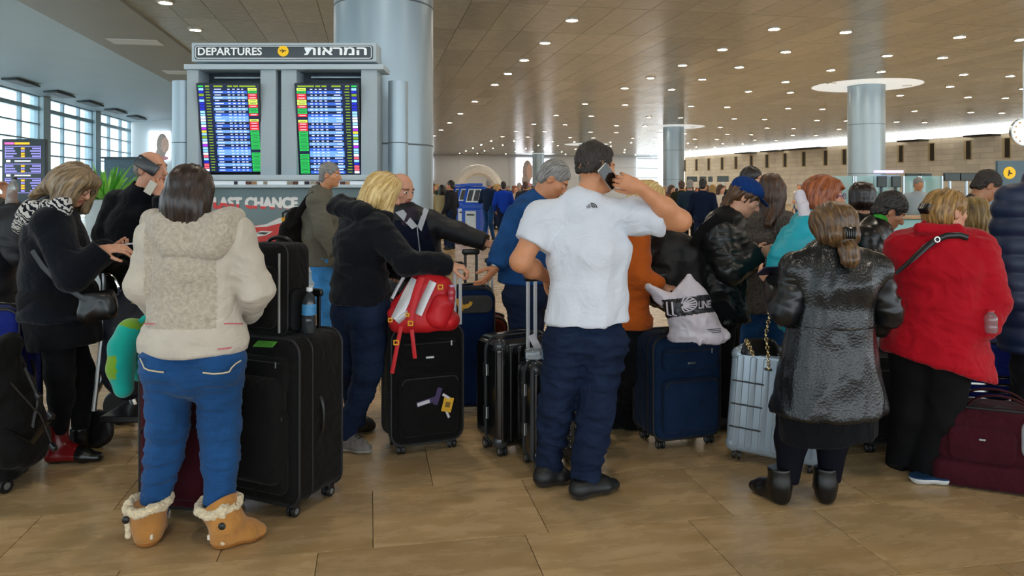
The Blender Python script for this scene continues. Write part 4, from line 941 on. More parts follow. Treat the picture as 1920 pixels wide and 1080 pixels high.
def zebra():
    m = mat('zebra_scarf', '#c9c7c4', .9, var=0); nt = m.node_tree; N = nt.nodes; L = nt.links; tc = N.new('ShaderNodeTexCoord'); w = N.new('ShaderNodeTexWave'); w.inputs['Scale'].default_value = 14; w.inputs['Distortion'].default_value = 7; w.inputs['Detail Scale'].default_value = 2.5
    mp = N.new('ShaderNodeMapping'); mp.inputs['Rotation'].default_value = (0, .9, .3); L.new(tc.outputs['Object'], mp.inputs[0]); L.new(mp.outputs[0], w.inputs[0])
    r = N.new('ShaderNodeValToRGB'); r.color_ramp.elements[0].position = .42; r.color_ramp.elements[1].position = .55; r.color_ramp.elements[0].color = (.01, .012, .02, 1); r.color_ramp.elements[1].color = (.6, .58, .55, 1); L.new(w.outputs[1], r.inputs[0]); L.new(r.outputs[0], N['Principled BSDF'].inputs[0]); return m
p.put('scarf', V, .008, zebra(), wr=[(.01, (10, 10, 10))])
gl = MB(); Mh = p.M; c = J['head']
for x in (-1, 1):
    gl.tube([c+Mh @ np.array([x*.031+.021*math.cos(a), .104, .004+.015*math.sin(a)])-p.base for a in np.linspace(0, 2*math.pi, 14)], .002, 5); gl.tube([c+Mh @ np.array([x*.055, .1, .008])-p.base, c+Mh @ np.array([x*.092, .06, .01])-p.base, c+Mh @ np.array([x*.094, -.01, .008])-p.base], .003, 5)
gl.build('glasses', M_sole, p.t, True)
phone(p, P(234, 458, Y-.06), np.stack([nrm((0, 1, 0)), nrm((.1, 0, -1)), nrm((1, 0, .1))], 1), mat('phone_white', '#cfcfd2', .3, var=0), (.065, .009, .13), label='pale smartphone in the hands of the woman in the navy coat')
# ================= man at the left edge with a water bottle
Y = 4.75
p = Person('man in black jacket cut by the left photo edge, lifting a water bottle', P(-30, 600, Y), SKIN_B)
J = px(Y, head=(-62, 325), neck=(-55, 372), sha=(-92, 395), shb=(5, 400, -.02), ela=(-115, 480), wra=(-100, 540, -.1), elb=(40, 470, -.1), wrb=(22, 372, -.12), hipa=(-66, 560), hipb=(-8, 560), kna=(-66, 675), knb=(-8, 675)); ground_ankles(J)
p.core(J, headdir=(.7, -.7, 0), head_s=1.04, w=(.18, .17, .17), d=(.12, .12, .12)); p.hand('b', d=(-.45, -.1, .9), n=(-.3, -.9, 0), thumb=-1, curl=.75); p.hand('a', n=(1, 0, 0), thumb=1); p.finish()
jacket(p, .04, hem=P(-30, 575, Y), bottom=(P(-30, 580, Y), (.21, .16)), mats=M_navyj, wr=[(.01, (5, 5, 8))], r=(.07, .06, .055, .045), sl=.85)
trousers(p, mat('brown_trousers', '#3a2e28', .8)); 
for q in 'ab': p.shoe(q, np.array([J['an'+q][0], Y+.08, 0]), np.array([J['an'+q][0]+.1, Y-.16, 0]), M_blackl, M_sole)
p.hair(hair_short(), hairmat('short_dark_hair', '#191412', '#4a3f38'))
M_pet = mat('clear_bottle_plastic', '#dfeaf0', .08, var=0, trans=.85, spec=.5); M_water = mat('water_tint', '#a9cfe8', .1, var=0, trans=.7); M_bluecap = mat('blue_bottle_cap', '#1f5fb5', .4, var=0)
def bottle(label, c, d, h=.22, r=.032, cap='#1f5fb5', band='#4f9ad8', dark=None):
    t = thing('water_bottle', label, 'bottle', c); d = nrm(d)
    body = dark or M_pet
    MB().lathe([(.001, 0), (r*.85, 0), (r, .012), (r, h*.3), (r*.93, h*.36), (r, h*.42), (r, h*.66), (r*.7, h*.82), (.013, h*.88), (.013, h*.93), (.001, h*.93)], (0, 0, 0), d, 18).build('body', body, t, True)
    MB().lathe([(.001, h*.92), (.0155, h*.92), (.0155, h), (.001, h)], (0, 0, 0), d, 14).build('cap', mat('cap_'+cap, cap, .4, var=0), t, True)
    if band: MB().lathe([(r*1.015, h*.4), (r*1.02, h*.41), (r*1.02, h*.63), (r*1.015, h*.64)], (0, 0, 0), d, 18).build('paper_label', mat('band_'+band, band, .5, var=.2, vs=40.), t, True)
    return t
bottle('clear water bottle with dark cap raised at the left photo edge', P(18, 392, Y-.16), (.15, 0, 1), .2, .03, '#20242a', None)

# ================= woman in the orange coat behind the T-shirt man
Y = 4.75
p = Person('blonde woman in orange coat mostly hidden behind the man in the white T-shirt', P(1170, 600, Y), SKIN_L)
J = px(Y, head=(1214, 376), neck=(1186, 420), sha=(1140, 440, .05), shb=(1190, 445, -.1), ela=(1130, 520, .1), wra=(1150, 560, .05), elb=(1198, 520, -.15), wrb=(1240, 538, -.12), hipa=(1148, 600, .05), hipb=(1182, 600, -.05), kna=(1146, 700), knb=(1184, 700, -.05), ana=(1150, 800, .12), anb=(1182, 800, .1))
p.core(J, headdir=(.9, .2, -.3), male=False, w=(.15, .14, .16), d=(.11, .11, .12)); p.hand('b', d=(.95, 0, -.12), n=(0, .2, -1), thumb=-1, curl=.3); p.finish()
jacket(p, .035, hem=P(1170, 612, Y), bottom=(P(1168, 620, Y), (.17, .15)), mats=mat('orange_coat', '#b5571c', .85, var=.15, vs=8., bump=.2, bs=200., sheen=.1), name='coat', wr=[(.009, (6, 6, 9))], sl=.85)
trousers(p, M_blackc)
for q in 'ab': p.shoe(q, np.array([J['an'+q][0]-.05, J['an'+q][1], 0]), np.array([J['an'+q][0]+.16, J['an'+q][1]-.06, 0]), M_blackl, M_sole, 'boot')
p.hair(hb, hairmat('blonde_hair', '', ''), amp=.008, fr=(20, 1.2))

# ================= youth in the blue cap and black leather jacket
Y = 4.9
p = Person('youth in blue cap and black leather jacket carrying a backpack', P(1355, 600, Y), SKIN_L)
J = px(Y, head=(1396, 372), neck=(1362, 414), sha=(1365, 432, .17), shb=(1345, 440, -.16), ela=(1385, 500, .2), wra=(1428, 478, .1), elb=(1368, 505, -.26), wrb=(1418, 474, -.2), hipa=(1358, 590, .08), hipb=(1350, 592, -.08), kna=(1362, 690, .08), knb=(1352, 690, -.08), chest=(1352, 460), waist=(1348, 530)); ground_ankles(J)
p.core(J, headdir=(.86, -.12, -.5), head_s=1.0, w=(.165, .15, .15), d=(.125, .125, .12), male=False); p.hand('b', d=(.9, .1, .1), n=(0, 1, -.2), thumb=1, curl=.6); p.hand('a', n=(0, -1, 0), thumb=1, curl=.6); p.finish()
M_leaj = mat('black_green_leather', '#12181a', .34, var=.15, vs=6., bump=.25, bs=35., bd=.004)
jacket(p, .045, hem=P(1352, 600, Y), bottom=(P(1350, 605, Y), (.2, .18)), mats=M_leaj, wr=[(.009, (5, 5, 9)), (.004, (12, 12, 20))], r=(.06, .054, .05, .042), sl=.92)
trousers(p, M_blackc, hip=.13, flat=.14)
for q in 'ab': p.shoe(q, np.array([J['an'+q][0]-.06, J['an'+q][1], 0]), np.array([J['an'+q][0]+.19, J['an'+q][1], 0]), M_sneak, M_sole)
def hy(V, q, e):
    e((0, -.014, .03), (.086, .106, .08)); V.seg(q(0, -.07, -.02), q(0, -.09, -.1), (.07, .04), (.06, .02), side=(q(1, 0, 0)-q(0, 0, 0)), k=.03); e((0, .12, -.04), (.075, .085, .1), .012, True)
    for x in (-1, 1): e((x*.09, .008, -.03), (.025, .028, .05), .01, True)
p.hair(hy, hairmat('brown_hair', '#2c1a10', '#6d4a2c', .42), amp=.009, fr=(24, 2))
V = Vol(); Mh = p.M; c = J['head']; q_ = lambda x, y, z: c+Mh @ np.array([x, y, z])
V.ell(q_(0, -.012, .062), (.092, .112, .078), Mh, .02); V.cut(q_(0, 0, .036), -(Mh[:, 2])+.18*Mh[:, 1])
capo = p.put('cap', V, .006, mat('blue_cap', '#12356f', .8, var=.15, vs=12., bump=.3, bs=300.))
V = Vol(); V.seg(q_(0, .075, .05), q_(0, .15, .028), (.075, .008), (.055, .007), side=Mh[:, 0], k=.01); p.put('visor', V, .005, mat('blue_cap', '#12356f'), parent=capo)

# ================= long-haired woman in a tweed coat
Y = 5.45
p = Person('woman with long brown hair and grey tweed coat behind the youth in the cap', P(1430, 600, Y), SKIN_L)
J = px(Y, head=(1447, 358), neck=(1440, 405), sha=(1408, 420, .02), shb=(1472, 420, -.02), ela=(1400, 480, .05), wra=(1420, 520, .1), elb=(1484, 480, -.02), wrb=(1470, 520, .12), hipa=(1410, 580), hipb=(1450, 580), kna=(1408, 660), knb=(1448, 660)); ground_ankles(J)
p.core(J, headdir=(.5, .8, -.1), male=False, w=(.155, .145, .165), d=(.11, .11, .12)); p.finish()
jacket(p, .035, hem=P(1430, 583, Y), bottom=(P(1430, 590, Y), (.19, .15)), mats=mat('grey_tweed', '#5c5550', .95, var=.45, vs=70., bump=.4, bs=150.), name='coat', sl=.98)
trousers(p, M_jean, r=(.1, .08, .075, .07), name='jeans'); 
for q in 'ab': p.shoe(q, np.array([J['an'+q][0]-.02, Y-.06, 0]), np.array([J['an'+q][0]+.06, Y+.18, 0]), M_blackl, M_sole, 'boot')
def hl(V, q, e):
    hair_long(.3, .07, .07, face=.055, flare=.0)(V, q, e); V.seg(q(-.06, .02, -.05), P(1422, 470, Y-.14), (.04, .035), (.035, .02), k=.03); V.seg(q(.05, 0, -.05), P(1440, 420, Y-.16), .045, .03, k=.03)
p.hair(hl, hairmat('long_brown_hair', '#1c110c', '#5d3b25', .4), amp=.006, fr=(24, 1.0))
strap([P(1456, 395, Y-.1)-p.base, P(1460, 425, Y-.18)-p.base, P(1462, 470, Y-.19)-p.base], .014, .004, 'bag_strap', M_blackl, p.t, side=(1, 0, 0))
# ================= dark-haired man further back
Y = 7.0
p = Person('dark-haired man whose head shows above the blue cap', P(1410, 600, Y), SKIN_L)
J = px(Y, head=(1410, 340), neck=(1408, 368), sha=(1372, 378), shb=(1444, 378), ela=(1366, 420), wra=(1372, 455), elb=(1450, 420), wrb=(1444, 455), hipa=(1392, 480), hipb=(1424, 480), kna=(1392, 570), knb=(1424, 570)); ground_ankles(J)
p.core(J, headdir=(.8, -.5, 0), head_s=1.0, res=.008); p.finish(); jacket(p, .03, hem=P(1408, 492, Y), mats=M_navyj, res=.014); trousers(p, M_jean_d, res=.014)
for q in 'ab': p.shoe(q, np.array([J['an'+q][0], Y+.05, 0]), np.array([J['an'+q][0]+.1, Y-.15, 0]), M_blackl, M_sole, res=.012)
p.hair(hair_short(.02, .008), hairmat('black_hair', '#0c0a0a', '#2b2422', .35), res=.008)

# ================= red-haired woman with glasses in turquoise
Y = 4.5
p = Person('red-haired woman in profile with glasses and turquoise jacket', P(1530, 600, Y), SKIN_P)
J = px(Y, head=(1546, 369), neck=(1522, 418), sha=(1535, 435, .17), shb=(1508, 442, -.14), ela=(1570, 520, .2), wra=(1590, 500, .1), elb=(1478, 490, -.22), wrb=(1470, 545, -.25), hipa=(1530, 600, .09), hipb=(1524, 602, -.09), kna=(1535, 700, .08), knb=(1525, 700, -.08), waist=(1520, 540), chest=(1520, 470)); ground_ankles(J)
p.core(J, headdir=(1, -.05, .02), male=False, w=(.18, .17, .18), d=(.14, .14, .15)); p.finish()
jacket(p, .04, hem=P(1525, 620, Y), bottom=(P(1525, 625, Y), (.22, .19)), mats=mat('turquoise_jacket', '#17a4b8', .5, var=.1, vs=5., bump=.1, bs=120.), wr=[(.01, (5, 5, 9)), (.004, (12, 12, 22))], r=(.08, .066, .058, .048), extra=lambda V: V.seg(P(1500, 450, Y-.1), P(1475, 490, Y-.2), .09, .085, k=.06))
trousers(p, M_blackc, hip=.13)
for q in 'ab': p.shoe(q, np.array([J['an'+q][0]-.06, J['an'+q][1], 0]), np.array([J['an'+q][0]+.17, J['an'+q][1], 0]), M_blackl, M_sole)
def hr(V, q, e):
    e((0, -.018, .045), (.09, .112, .092)); e((0, -.06, -.02), (.085, .075, .11), .03); V.seg(q(0, -.08, -.05), q(0, -.085, -.17), (.06, .05), (.05, .03), side=(q(1, 0, 0)-q(0, 0, 0)), k=.03)
    for x in (-1, 1): V.seg(q(x*.072, -.01, .03), q(x*.075, -.02, -.1), (.025, .055), (.018, .05), side=(q(1, 0, 0)-q(0, 0, 0)), k=.03)
    e((0, .118, -.055), (.09, .08, .105), .012, True); V.seg(q(0, .07, .08), q(0, .098, .052), (.06, .02), (.06, .012), side=(q(1, 0, 0)-q(0, 0, 0)), k=.02)
p.hair(hr, hairmat('copper_hair', '#5a2413', '#b0602f', .4), amp=.006, fr=(22, 1.4))
gl = MB(); Mh = p.M; c = J['head']
for x in (-1, 1):
    gl.tube([c+Mh @ np.array([x*.032+.023*math.cos(a), .106, .002+.017*math.sin(a)])-p.base for a in np.linspace(0, 2*math.pi, 14)], .0025, 5); gl.tube([c+Mh @ np.array([x*.055, .104, .006])-p.base, c+Mh @ np.array([x*.088, .07, .006])-p.base, c+Mh @ np.array([x*.09, 0, .006])-p.base], .003, 5)
gl.build('glasses', mat('purple_glasses', '#7a4a78', .3, var=0), p.t, True)
V = Vol(); V.seg(P(1512, 410, Y-.12), P(1500, 365, Y-.02), (.04, .035), (.028, .028), k=.03); V.seg(P(1512, 405, Y-.12), P(1540, 425, Y-.12), .03, .025, k=.03); p.put('scarf', V, .008, mat('white_scarf', '#d5cfd8', .9, var=.1), wr=[(.006, (12, 12, 12))])

# ================= dark-haired woman beyond her
Y = 5.6
p = Person('woman with dark bobbed hair seen from behind, between the redhead and the boy', P(1618, 600, Y), SKIN_L)
J = px(Y, head=(1617, 372), neck=(1612, 415), sha=(1572, 432), shb=(1650, 432), ela=(1562, 500), wra=(1572, 545, .1), elb=(1658, 500), wrb=(1648, 545, .1), hipa=(1592, 580), hipb=(1634, 580), kna=(1592, 680), knb=(1634, 680)); ground_ankles(J)
p.core(J, headdir=(.4, .9, -.15), male=False, w=(.155, .145, .16), d=(.11, .11, .12)); p.finish()
jacket(p, .035, hem=P(1614, 600, Y), bottom=(P(1614, 605, Y), (.19, .15)), mats=M_blackl, name='jacket'); trousers(p, M_blackc, res=.013)
for q in 'ab': p.shoe(q, np.array([J['an'+q][0], Y-.06, 0]), np.array([J['an'+q][0]+.05, Y+.17, 0]), M_blackl, M_sole, res=.012)
def hk(V, q, e):
    e((0, -.016, .035), (.096, .118, .092)); e((0, -.03, -.035), (.092, .1, .07), .03); e((0, .13, -.05), (.06, .085, .12), .012, True)
p.hair(hk, hairmat('black_brown_hair', '#0f090a', '#33221f', .28), amp=.004, fr=(24, 1.2))
# ================= boy
Y = 4.95
p = Person('dark-haired boy in black jacket with green collar looking down', P(1640, 600, Y), SKIN_B)
J = px(Y, head=(1668, 398), neck=(1640, 428), sha=(1640, 445, .14), shb=(1626, 450, -.13), ela=(1655, 510, .15), wra=(1690, 520, .1), elb=(1640, 515, -.2), wrb=(1680, 525, -.1), hipa=(1634, 590, .07), hipb=(1630, 590, -.07), kna=(1636, 690, .07), knb=(1632, 690, -.07)); ground_ankles(J)
p.core(J, headdir=(.86, -.15, -.5), head_s=.94, w=(.14, .13, .13), d=(.1, .1, .1), male=False); p.hand('b', n=(0, .3, -1)); p.finish()
jk = jacket(p, .035, hem=P(1632, 600, Y), mats=M_blackl, wr=[(.009, (6, 6, 9))], res=.01)
V = Vol(); V.seg(P(1638, 425, Y-.02), P(1648, 415, Y-.02), .062, .055, k=.02); p.put('green_collar', V, .008, mat('green_collar', '#3fa03a', .8)); trousers(p, M_blackc, res=.012)
for q in 'ab': p.shoe(q, np.array([J['an'+q][0]-.05, J['an'+q][1], 0]), np.array([J['an'+q][0]+.16, J['an'+q][1], 0]), M_sneak, M_sole, res=.012)
p.hair(hair_short(.024, .012, .02, -.07), hairmat('black_hair', '', ''), amp=.007, fr=(60, 8))

# ================= woman in the quilted black leather coat
Y = 3.68
p = Person('woman from behind in shiny quilted black leather coat, hair in a low ponytail', P(1545, 600, Y), SKIN_L)
J = px(Y, head=(1560, 428), neck=(1555, 482), sha=(1496, 508), shb=(1636, 508), ela=(1474, 582, -.02), wra=(1452, 528, .2), elb=(1664, 585), wrb=(1640, 615, .2), hipa=(1518, 670), hipb=(1592, 670), kna=(1490, 785, .02), knb=(1565, 785, .02), ana=(1478, 898, .02), anb=(1556, 896, .02), waist=(1556, 598), chest=(1562, 530))
p.core(J, headdir=(-.15, 1, -.25), male=False, w=(.16, .135, .16), d=(.12, .11, .12)); p.hand('a', d=(-.35, .6, .25), n=(.8, .3, .4), thumb=1, curl=.5); p.hand('b', n=(-1, 0, 0)); p.finish()
M_quilt = mat('quilted_leather', '#0f1214', .32, var=.1, vs=4., bump=.4, bs=88., bd=.004, tex='voronoi', coat=.12); M_sleeve = mat('plain_black_leather', '#111316', .35, var=.1, bump=.15, bs=40., bd=.003)
V = Vol(); p.torso(V, .035, k=.05)
V.seg(P(1557, 608, Y), P(1553, 790, Y), (.185, .15), (.285, .23), side=(1, 0, 0), k=.04); V.seg(J['neck']-(0, 0, .03), J['neck']+(0, 0, .02), .09, .08, k=.04); V.cut(P(1550, 768, Y), (.06, 0, -1), .7)
vco = p.put('coat', V, .0085, M_quilt, wr=[(.012, (8, 8, 1.2)), (.003, (12, 12, 6))], seed=5, smooth_it=6)
for q in 'ab':
    V = Vol(); p.arm(V, q, .024, r=(.056, .048, .046, .038), to=.93); V.cut(J['el'+q]+(J['wr'+q]-J['el'+q])*.93, J['wr'+q]-J['el'+q], .09); p.put('sleeve', V, .0085, M_sleeve, wr=[(.009, (7, 7, 14))], parent=vco, smooth_it=4)
mb = MB(); mb.tube([np.array([.205*math.cos(a), .165*math.sin(a), 0])+P(1557, 606, Y)-p.base for a in np.linspace(0, 2*math.pi, 40)], .008, 6, flat=.006); mb.build('waist_seam', M_sleeve, vco, True)
V = Vol(); V.seg(P(1550, 720, Y), P(1550, 830, Y), (.24, .19), (.235, .18), side=(1, 0, 0), k=.03); V.cut(P(1550, 817, Y), (.1, 0, -1), .7); p.put('skirt', V, .011, M_blackc, wr=[(.006, (8, 8, 1))])
trousers(p, mat('navy_tights', '#0d0e18', .8, var=.1), r=(.1, .082, .078, .052), name='tights', wr=())
for q, heel, toe in (('a', G(1478, 950), G(1425, 925)), ('b', G(1550, 950), G(1538, 905))):
    d = nrm(toe-heel); toe = heel+d*.25; an = p.J['an'+q]; p.J['an'+q] = heel+d*.05+np.array([0, 0, .1]); p.shoe(q, heel, toe, M_blackl, M_sole, 'ankle_boot', boot=(heel+d*.055+np.array([0, 0, .175]), .052, .058), bulk=1.02, sole_h=.015); p.J['an'+q] = an
def hp(V, q, e):
    e((0, -.02, .03), (.108, .126, .1)); e((0, -.05, -.045), (.1, .09, .068), .03); V.seg(q(0, -.1, -.09), q(0, -.112, -.125), (.03, .03), (.045, .035), side=(q(1, 0, 0)-q(0, 0, 0)), k=.012); V.seg(q(0, -.112, -.125), q(0, -.115, -.18), (.05, .035), (.045, .03), side=(q(1, 0, 0)-q(0, 0, 0)), k=.012); V.seg(q(0, -.115, -.18), q(.01, -.11, -.205), (.04, .03), (.012, .012), k=.012); e((0, .13, -.03), (.07, .085, .11), .012, True)
ho = p.hair(hp, hairmat('chestnut_hair', '#2e1d12', '#7a5a36', .35), amp=.007, fr=(24, 1.4))
q_ = lambda x, y, z: J['head']+p.M @ np.array([x, y, z])-p.base
mb = MB()
for i in range(5): mb.tube([q_(-.024+.012*i, -.15, -.03), q_(-.022+.011*i, -.152, -.052), q_(-.02+.01*i, -.142, -.078)], .005, 6)
mb.tube([q_(-.03, -.145, -.026), q_(0, -.154, -.03), q_(.03, -.145, -.026)], .006, 6); mb.build('hair_clip', mat('dark_plastic_clip', '#17120f', .2, var=0), ho, True)

# ================= woman in the red coat
Y = 3.98
p = Person('woman in bright red coat and black trousers, shoulder strap across her back', P(1760, 600, Y), SKIN_P)
J = px(Y, head=(1776, 398), neck=(1752, 446), sha=(1704, 468, .06), shb=(1824, 472, -.05), ela=(1680, 560, .12), wra=(1700, 615, .2), elb=(1855, 560, -.1), wrb=(1838, 606, -.14), hipa=(1718, 660, .05), hipb=(1776, 665, -.05), kna=(1710, 770, .1), knb=(1768, 780, 0), ana=(1695, 870, .2), anb=(1742, 885, .05), waist=(1758, 580), chest=(1760, 500))
p.core(J, headdir=(.97, .22, .0), male=False, w=(.175, .165, .18), d=(.13, .13, .14)); p.hand('b', n=(-1, 0, 0), thumb=1); p.finish()
M_redc = mat('red_wool_coat', '#a8071b', .75, var=.1, vs=5., bump=.25, bs=180., bd=.002, sheen=.1)
V = Vol(); p.torso(V, .05, k=.05); V.seg(P(1758, 590, Y), P(1752, 720, Y), (.225, .18), (.295, .23), side=(1, -.2, 0), k=.05)
for q in 'ab': p.arm(V, q, .045, r=(.068, .062, .056, .05), to=.98)
V.seg(J['neck']-(0, 0, .05), J['neck']+(0.01, 0, .03), .1, .085, k=.04); V.cut(P(1750, 682, Y), (-.28, 0, -1), .7); V.ell(J['neck']+(.01, 0, .06), (.07, .07, .05), k=.01, sub=True)
vco = p.put('coat', V, .009, M_redc, wr=[(.008, (4, 4, 12)), (.004, (10, 10, 20))], seed=8)
V = Vol(); V.seg(P(1722, 428, Y-.07), P(1795, 434, Y-.09), (.03, .025), (.035, .022), side=(0, 0, 1), k=.03); V.seg(P(1792, 432, Y-.09), P(1828, 458, Y-.12), (.035, .022), (.018, .015), side=(0, 0, 1), k=.03); p.put('collar', V, .008, M_redc, parent=vco)
trousers(p, mat('black_wide_trousers', '#141416', .85, var=.15, vs=5.), r=(.125, .1, .098, .095), hip=.14, flat=.14, wr=[(.008, (6, 6, 4))], res=.0095)
p.shoe('b', G(1705, 905), G(1795, 908), mat('blue_canvas', '#1d3a5a', .7), mat('white_rubber', '#cfd2d4', .5, var=0), 'sneaker', sole_h=.035, wd=.045); p.shoe('a', G(1668, 878), G(1740, 874), M_blackl, M_sole, 'sneaker')
st = [(1680, 512), (1695, 500), (1715, 482), (1735, 464), (1755, 450), (1775, 442), (1800, 441), (1815, 446)]
MB().tube(drape(st, vco, .012), .016, 8, flat=.005, side=(.5, 0, .9)).build('bag_strap', M_blackl, p.t, True)
c = drape([(1757, 449)], vco, .022)[0]; MB().tube([c+.013*np.array([math.cos(a), 0, math.sin(a)]) for a in np.linspace(0, 2*math.pi, 16)], .004, 6).build('strap_ring', M_chrome, p.t, True)
def hu(V, q, e):
    e((0, -.014, .038), (.088, .112, .09)); e((0, -.06, -.02), (.08, .07, .08), .03); e((0, -.11, .02), (.04, .03, .045), .03); e((0, .122, -.035), (.085, .085, .1), .012, True)
    for x in (-1, 1): e((x*.1, .004, -.018), (.036, .036, .05), .01, True)
    V.seg(q(0, -.08, -.07), q(0, -.13, -.11), .02, .008, k=.02); V.seg(q(.02, -.06, -.06), q(.02, -.06, -.13), .025, .012, k=.02)
ho = p.hair(hu, hairmat('streaked_hair', '#4d3418', '#b58a4c', .4), amp=.008, fr=(24, 1.6))
q_ = lambda x, y, z: J['head']+p.M @ np.array([x, y, z])-p.base
mb = MB(); 
for i in range(5): mb.tube([q_(-.03+.015*i, -.135, .045), q_(-.026+.013*i, -.155, .02), q_(-.024+.012*i, -.14, -.005)], .007, 6)
mb.build('hair_clip', mat('dark_plastic_clip', '#17120f'), ho, True)
bottle('small clear bottle with red cap sticking out of the red coat pocket', P(1858, 624, Y-.235), (0, 0, 1), .115, .03, '#c0161c', None)

# ================= long-haired woman beyond the red coat, bent man, right-edge person
Y = 5.3
p = Person('woman with long fair hair half hidden behind the red coat', P(1830, 600, Y), SKIN_L)
J = px(Y, head=(1828, 402), neck=(1822, 446), sha=(1788, 462), shb=(1852, 462), ela=(1782, 530), wra=(1795, 575, .1), elb=(1856, 530), wrb=(1848, 575, .1), hipa=(1805, 600), hipb=(1840, 600), kna=(1805, 700), knb=(1840, 700)); ground_ankles(J)
p.core(J, headdir=(.3, .95, -.1), male=False, w=(.13, .12, .14), d=(.1, .1, .11)); p.finish(); jacket(p, .03, hem=P(1824, 615, Y), mats=M_blackc); trousers(p, M_blackc, res=.013)
for q in 'ab': p.shoe(q, np.array([J['an'+q][0], Y-.06, 0]), np.array([J['an'+q][0]+.05, Y+.17, 0]), M_blackl, M_sole, res=.012)
p.hair(hair_long(.22, .075, .07), hairmat('fair_brown_hair', '#4f3a1a', '#a8894f', .42), amp=.008, fr=(20, 1.0))
Y = 6.0
p = Person('dark-haired stubbled man bending forward at the counter', P(1820, 600, Y), SKIN_B)
J = px(Y, head=(1850, 350), neck=(1818, 385), sha=(1815, 405, .18), shb=(1800, 408, -.16), ela=(1830, 470, .2), wra=(1870, 480, .1), elb=(1820, 475, -.2), wrb=(1868, 482, -.1), hipa=(1800, 540, .08), hipb=(1796, 540, -.08), kna=(1800, 640, .08), knb=(1796, 640, -.08)); ground_ankles(J)
p.core(J, headdir=(.85, -.1, -.52), head_s=1.02); p.finish(); jacket(p, .03, hem=P(1800, 560, Y), mats=M_navyj, res=.012); trousers(p, M_jean_d, res=.013)
for q in 'ab': p.shoe(q, np.array([J['an'+q][0]-.05, J['an'+q][1], 0]), np.array([J['an'+q][0]+.17, J['an'+q][1], 0]), M_blackl, M_sole, res=.012)
p.hair(hair_short(.012, .004, .02, -.06), hairmat('short_dark_hair', '', ''), amp=.005, fr=(60, 8))
Y = 4.35
p = Person('person in navy puffer coat cut by the right photo edge', P(1945, 600, Y), SKIN_L)
J = px(Y, head=(1958, 308), neck=(1952, 358), sha=(1908, 384), shb=(2000, 384), ela=(1896, 480), wra=(1905, 560, -.05), elb=(2012, 480), wrb=(2005, 560, -.05), hipa=(1925, 560), hipb=(1975, 560), kna=(1925, 690), knb=(1975, 690)); ground_ankles(J)
p.core(J, headdir=(.2, .95, 0), head_s=1.02, w=(.175, .16, .17), d=(.12, .12, .12)); p.hand('a', n=(1, 0, 0)); p.hand('b', n=(-1, 0, 0)); p.finish()
V = Vol(); p.torso(V, .05, bottom=(P(1950, 640, Y), (.22, .17)))
for q in 'ab': p.arm(V, q, .045, r=(.072, .066, .06, .05), to=.95)
V.seg(J['neck']-(0, 0, .05), J['neck']+(0, 0, .05), .1, .085, k=.03); V.cut(P(1950, 655, Y), (0, 0, -1), .6)
v, f = V.mesh(.01); v = smoothv(v, f, 1); N_ = vnormals(v, f); v = v+N_*(.016*np.abs(np.sin(v[:, 2]*30+.6*np.sin(v[:, 0]*6))))[:, None]; mesh_obj('puffer_coat', v-p.base, f, mat('navy_puffer', '#10203f', .5, var=.1, vs=5., bump=.2, bs=30.), p.t)
trousers(p, M_blackc)
for q in 'ab': p.shoe(q, np.array([J['an'+q][0], Y-.06, 0]), np.array([J['an'+q][0]+.05, Y+.19, 0]), M_blackl, M_sole, res=.011)
p.hair(hair_short(.015, .006), hairmat('short_dark_hair', '', ''))
# ------------------------------------------------------------------ luggage
M_rub = mat('wheel_rubber', '#0f1012', .5, var=0); M_blk = mat('black_plastic', '#121315', .35, var=.05); M_hub = mat('grey_hub', '#7b7f82', .35, .4, var=0)
M_zip = mat('zip_tape', '#1a1a1d', .6, var=.1)
def ballistic(name, col, sheen=.05, rough=.8): return mat(name, col, rough, var=.14, vs=12., bump=.35, bs=330., bd=.002, sheen=sheen)
M_bal = ballistic('black_ballistic', '#100f0f'); M_navy = ballistic('navy_polyester', '#0f2440'); M_mar = ballistic('maroon_polyester', '#3a0d18'); M_blue = ballistic('royal_blue_polyester', '#16246f')
def wheels(t, w, d, r=.028, spots=None, double=True, z=None):
    for (x, y) in (spots or ((-w/2+.06, -d/2+.05), (w/2-.06, -d/2+.05), (-w/2+.06, d/2-.05), (w/2-.06, d/2-.05))):
        m = MB()
        for o in ((-.014, .014) if double else (0,)):
            m.mat(0).lathe([(r*.5, -.008), (r*.92, -.008), (r, -.004), (r, .004), (r*.92, .008), (r*.5, .008)], (x+o, y, r), (1, 0, 0), 16); m.mat(1).lathe([(.001, -.009), (r*.5, -.009), (r*.5, .009), (.001, .009)], (x+o, y, r), (1, 0, 0), 12)
        wh = m.build('wheel', [M_rub, M_hub], t, True); MB().rbox((x, y+.004, r*2+.004), (.046, .05, .03), .008).build('fork', M_blk, wh)
def rect_loop(w, h, R, y, zc, n=5, ins=0.):
    out = []
    for (sx, sz, a0) in ((1, 1, 0), (-1, 1, 90), (-1, -1, 180), (1, -1, 270)):
        for i in range(n+1):
            a = math.radians(a0+90*i/n); out.append((sx*(w/2-R)+(R-ins)*math.cos(a), y, zc+sz*(h/2-R)+(R-ins)*math.sin(a)))
    return out
def tele(t, w, d, z0, z1, m=None, y=None, gap=.2, grip=None, r=.009, x0=0.):
    m = m or mat('aluminium_pole', '#cfd3d8', .35, .3, var=0); y = d/2-.035 if y is None else y
    for s_ in (-1, 1):
        MB().rbox((x0+s_*gap/2, y, (z0+z1)/2), (r*2.2, r*1.4, z1-z0), .003).build('telescopic_pole', m, t)
    MB().slab(gap+.05, .026, .042, .02, .01, c=(x0, y, z1)).build('pull_grip', grip or M_blk, t, True)
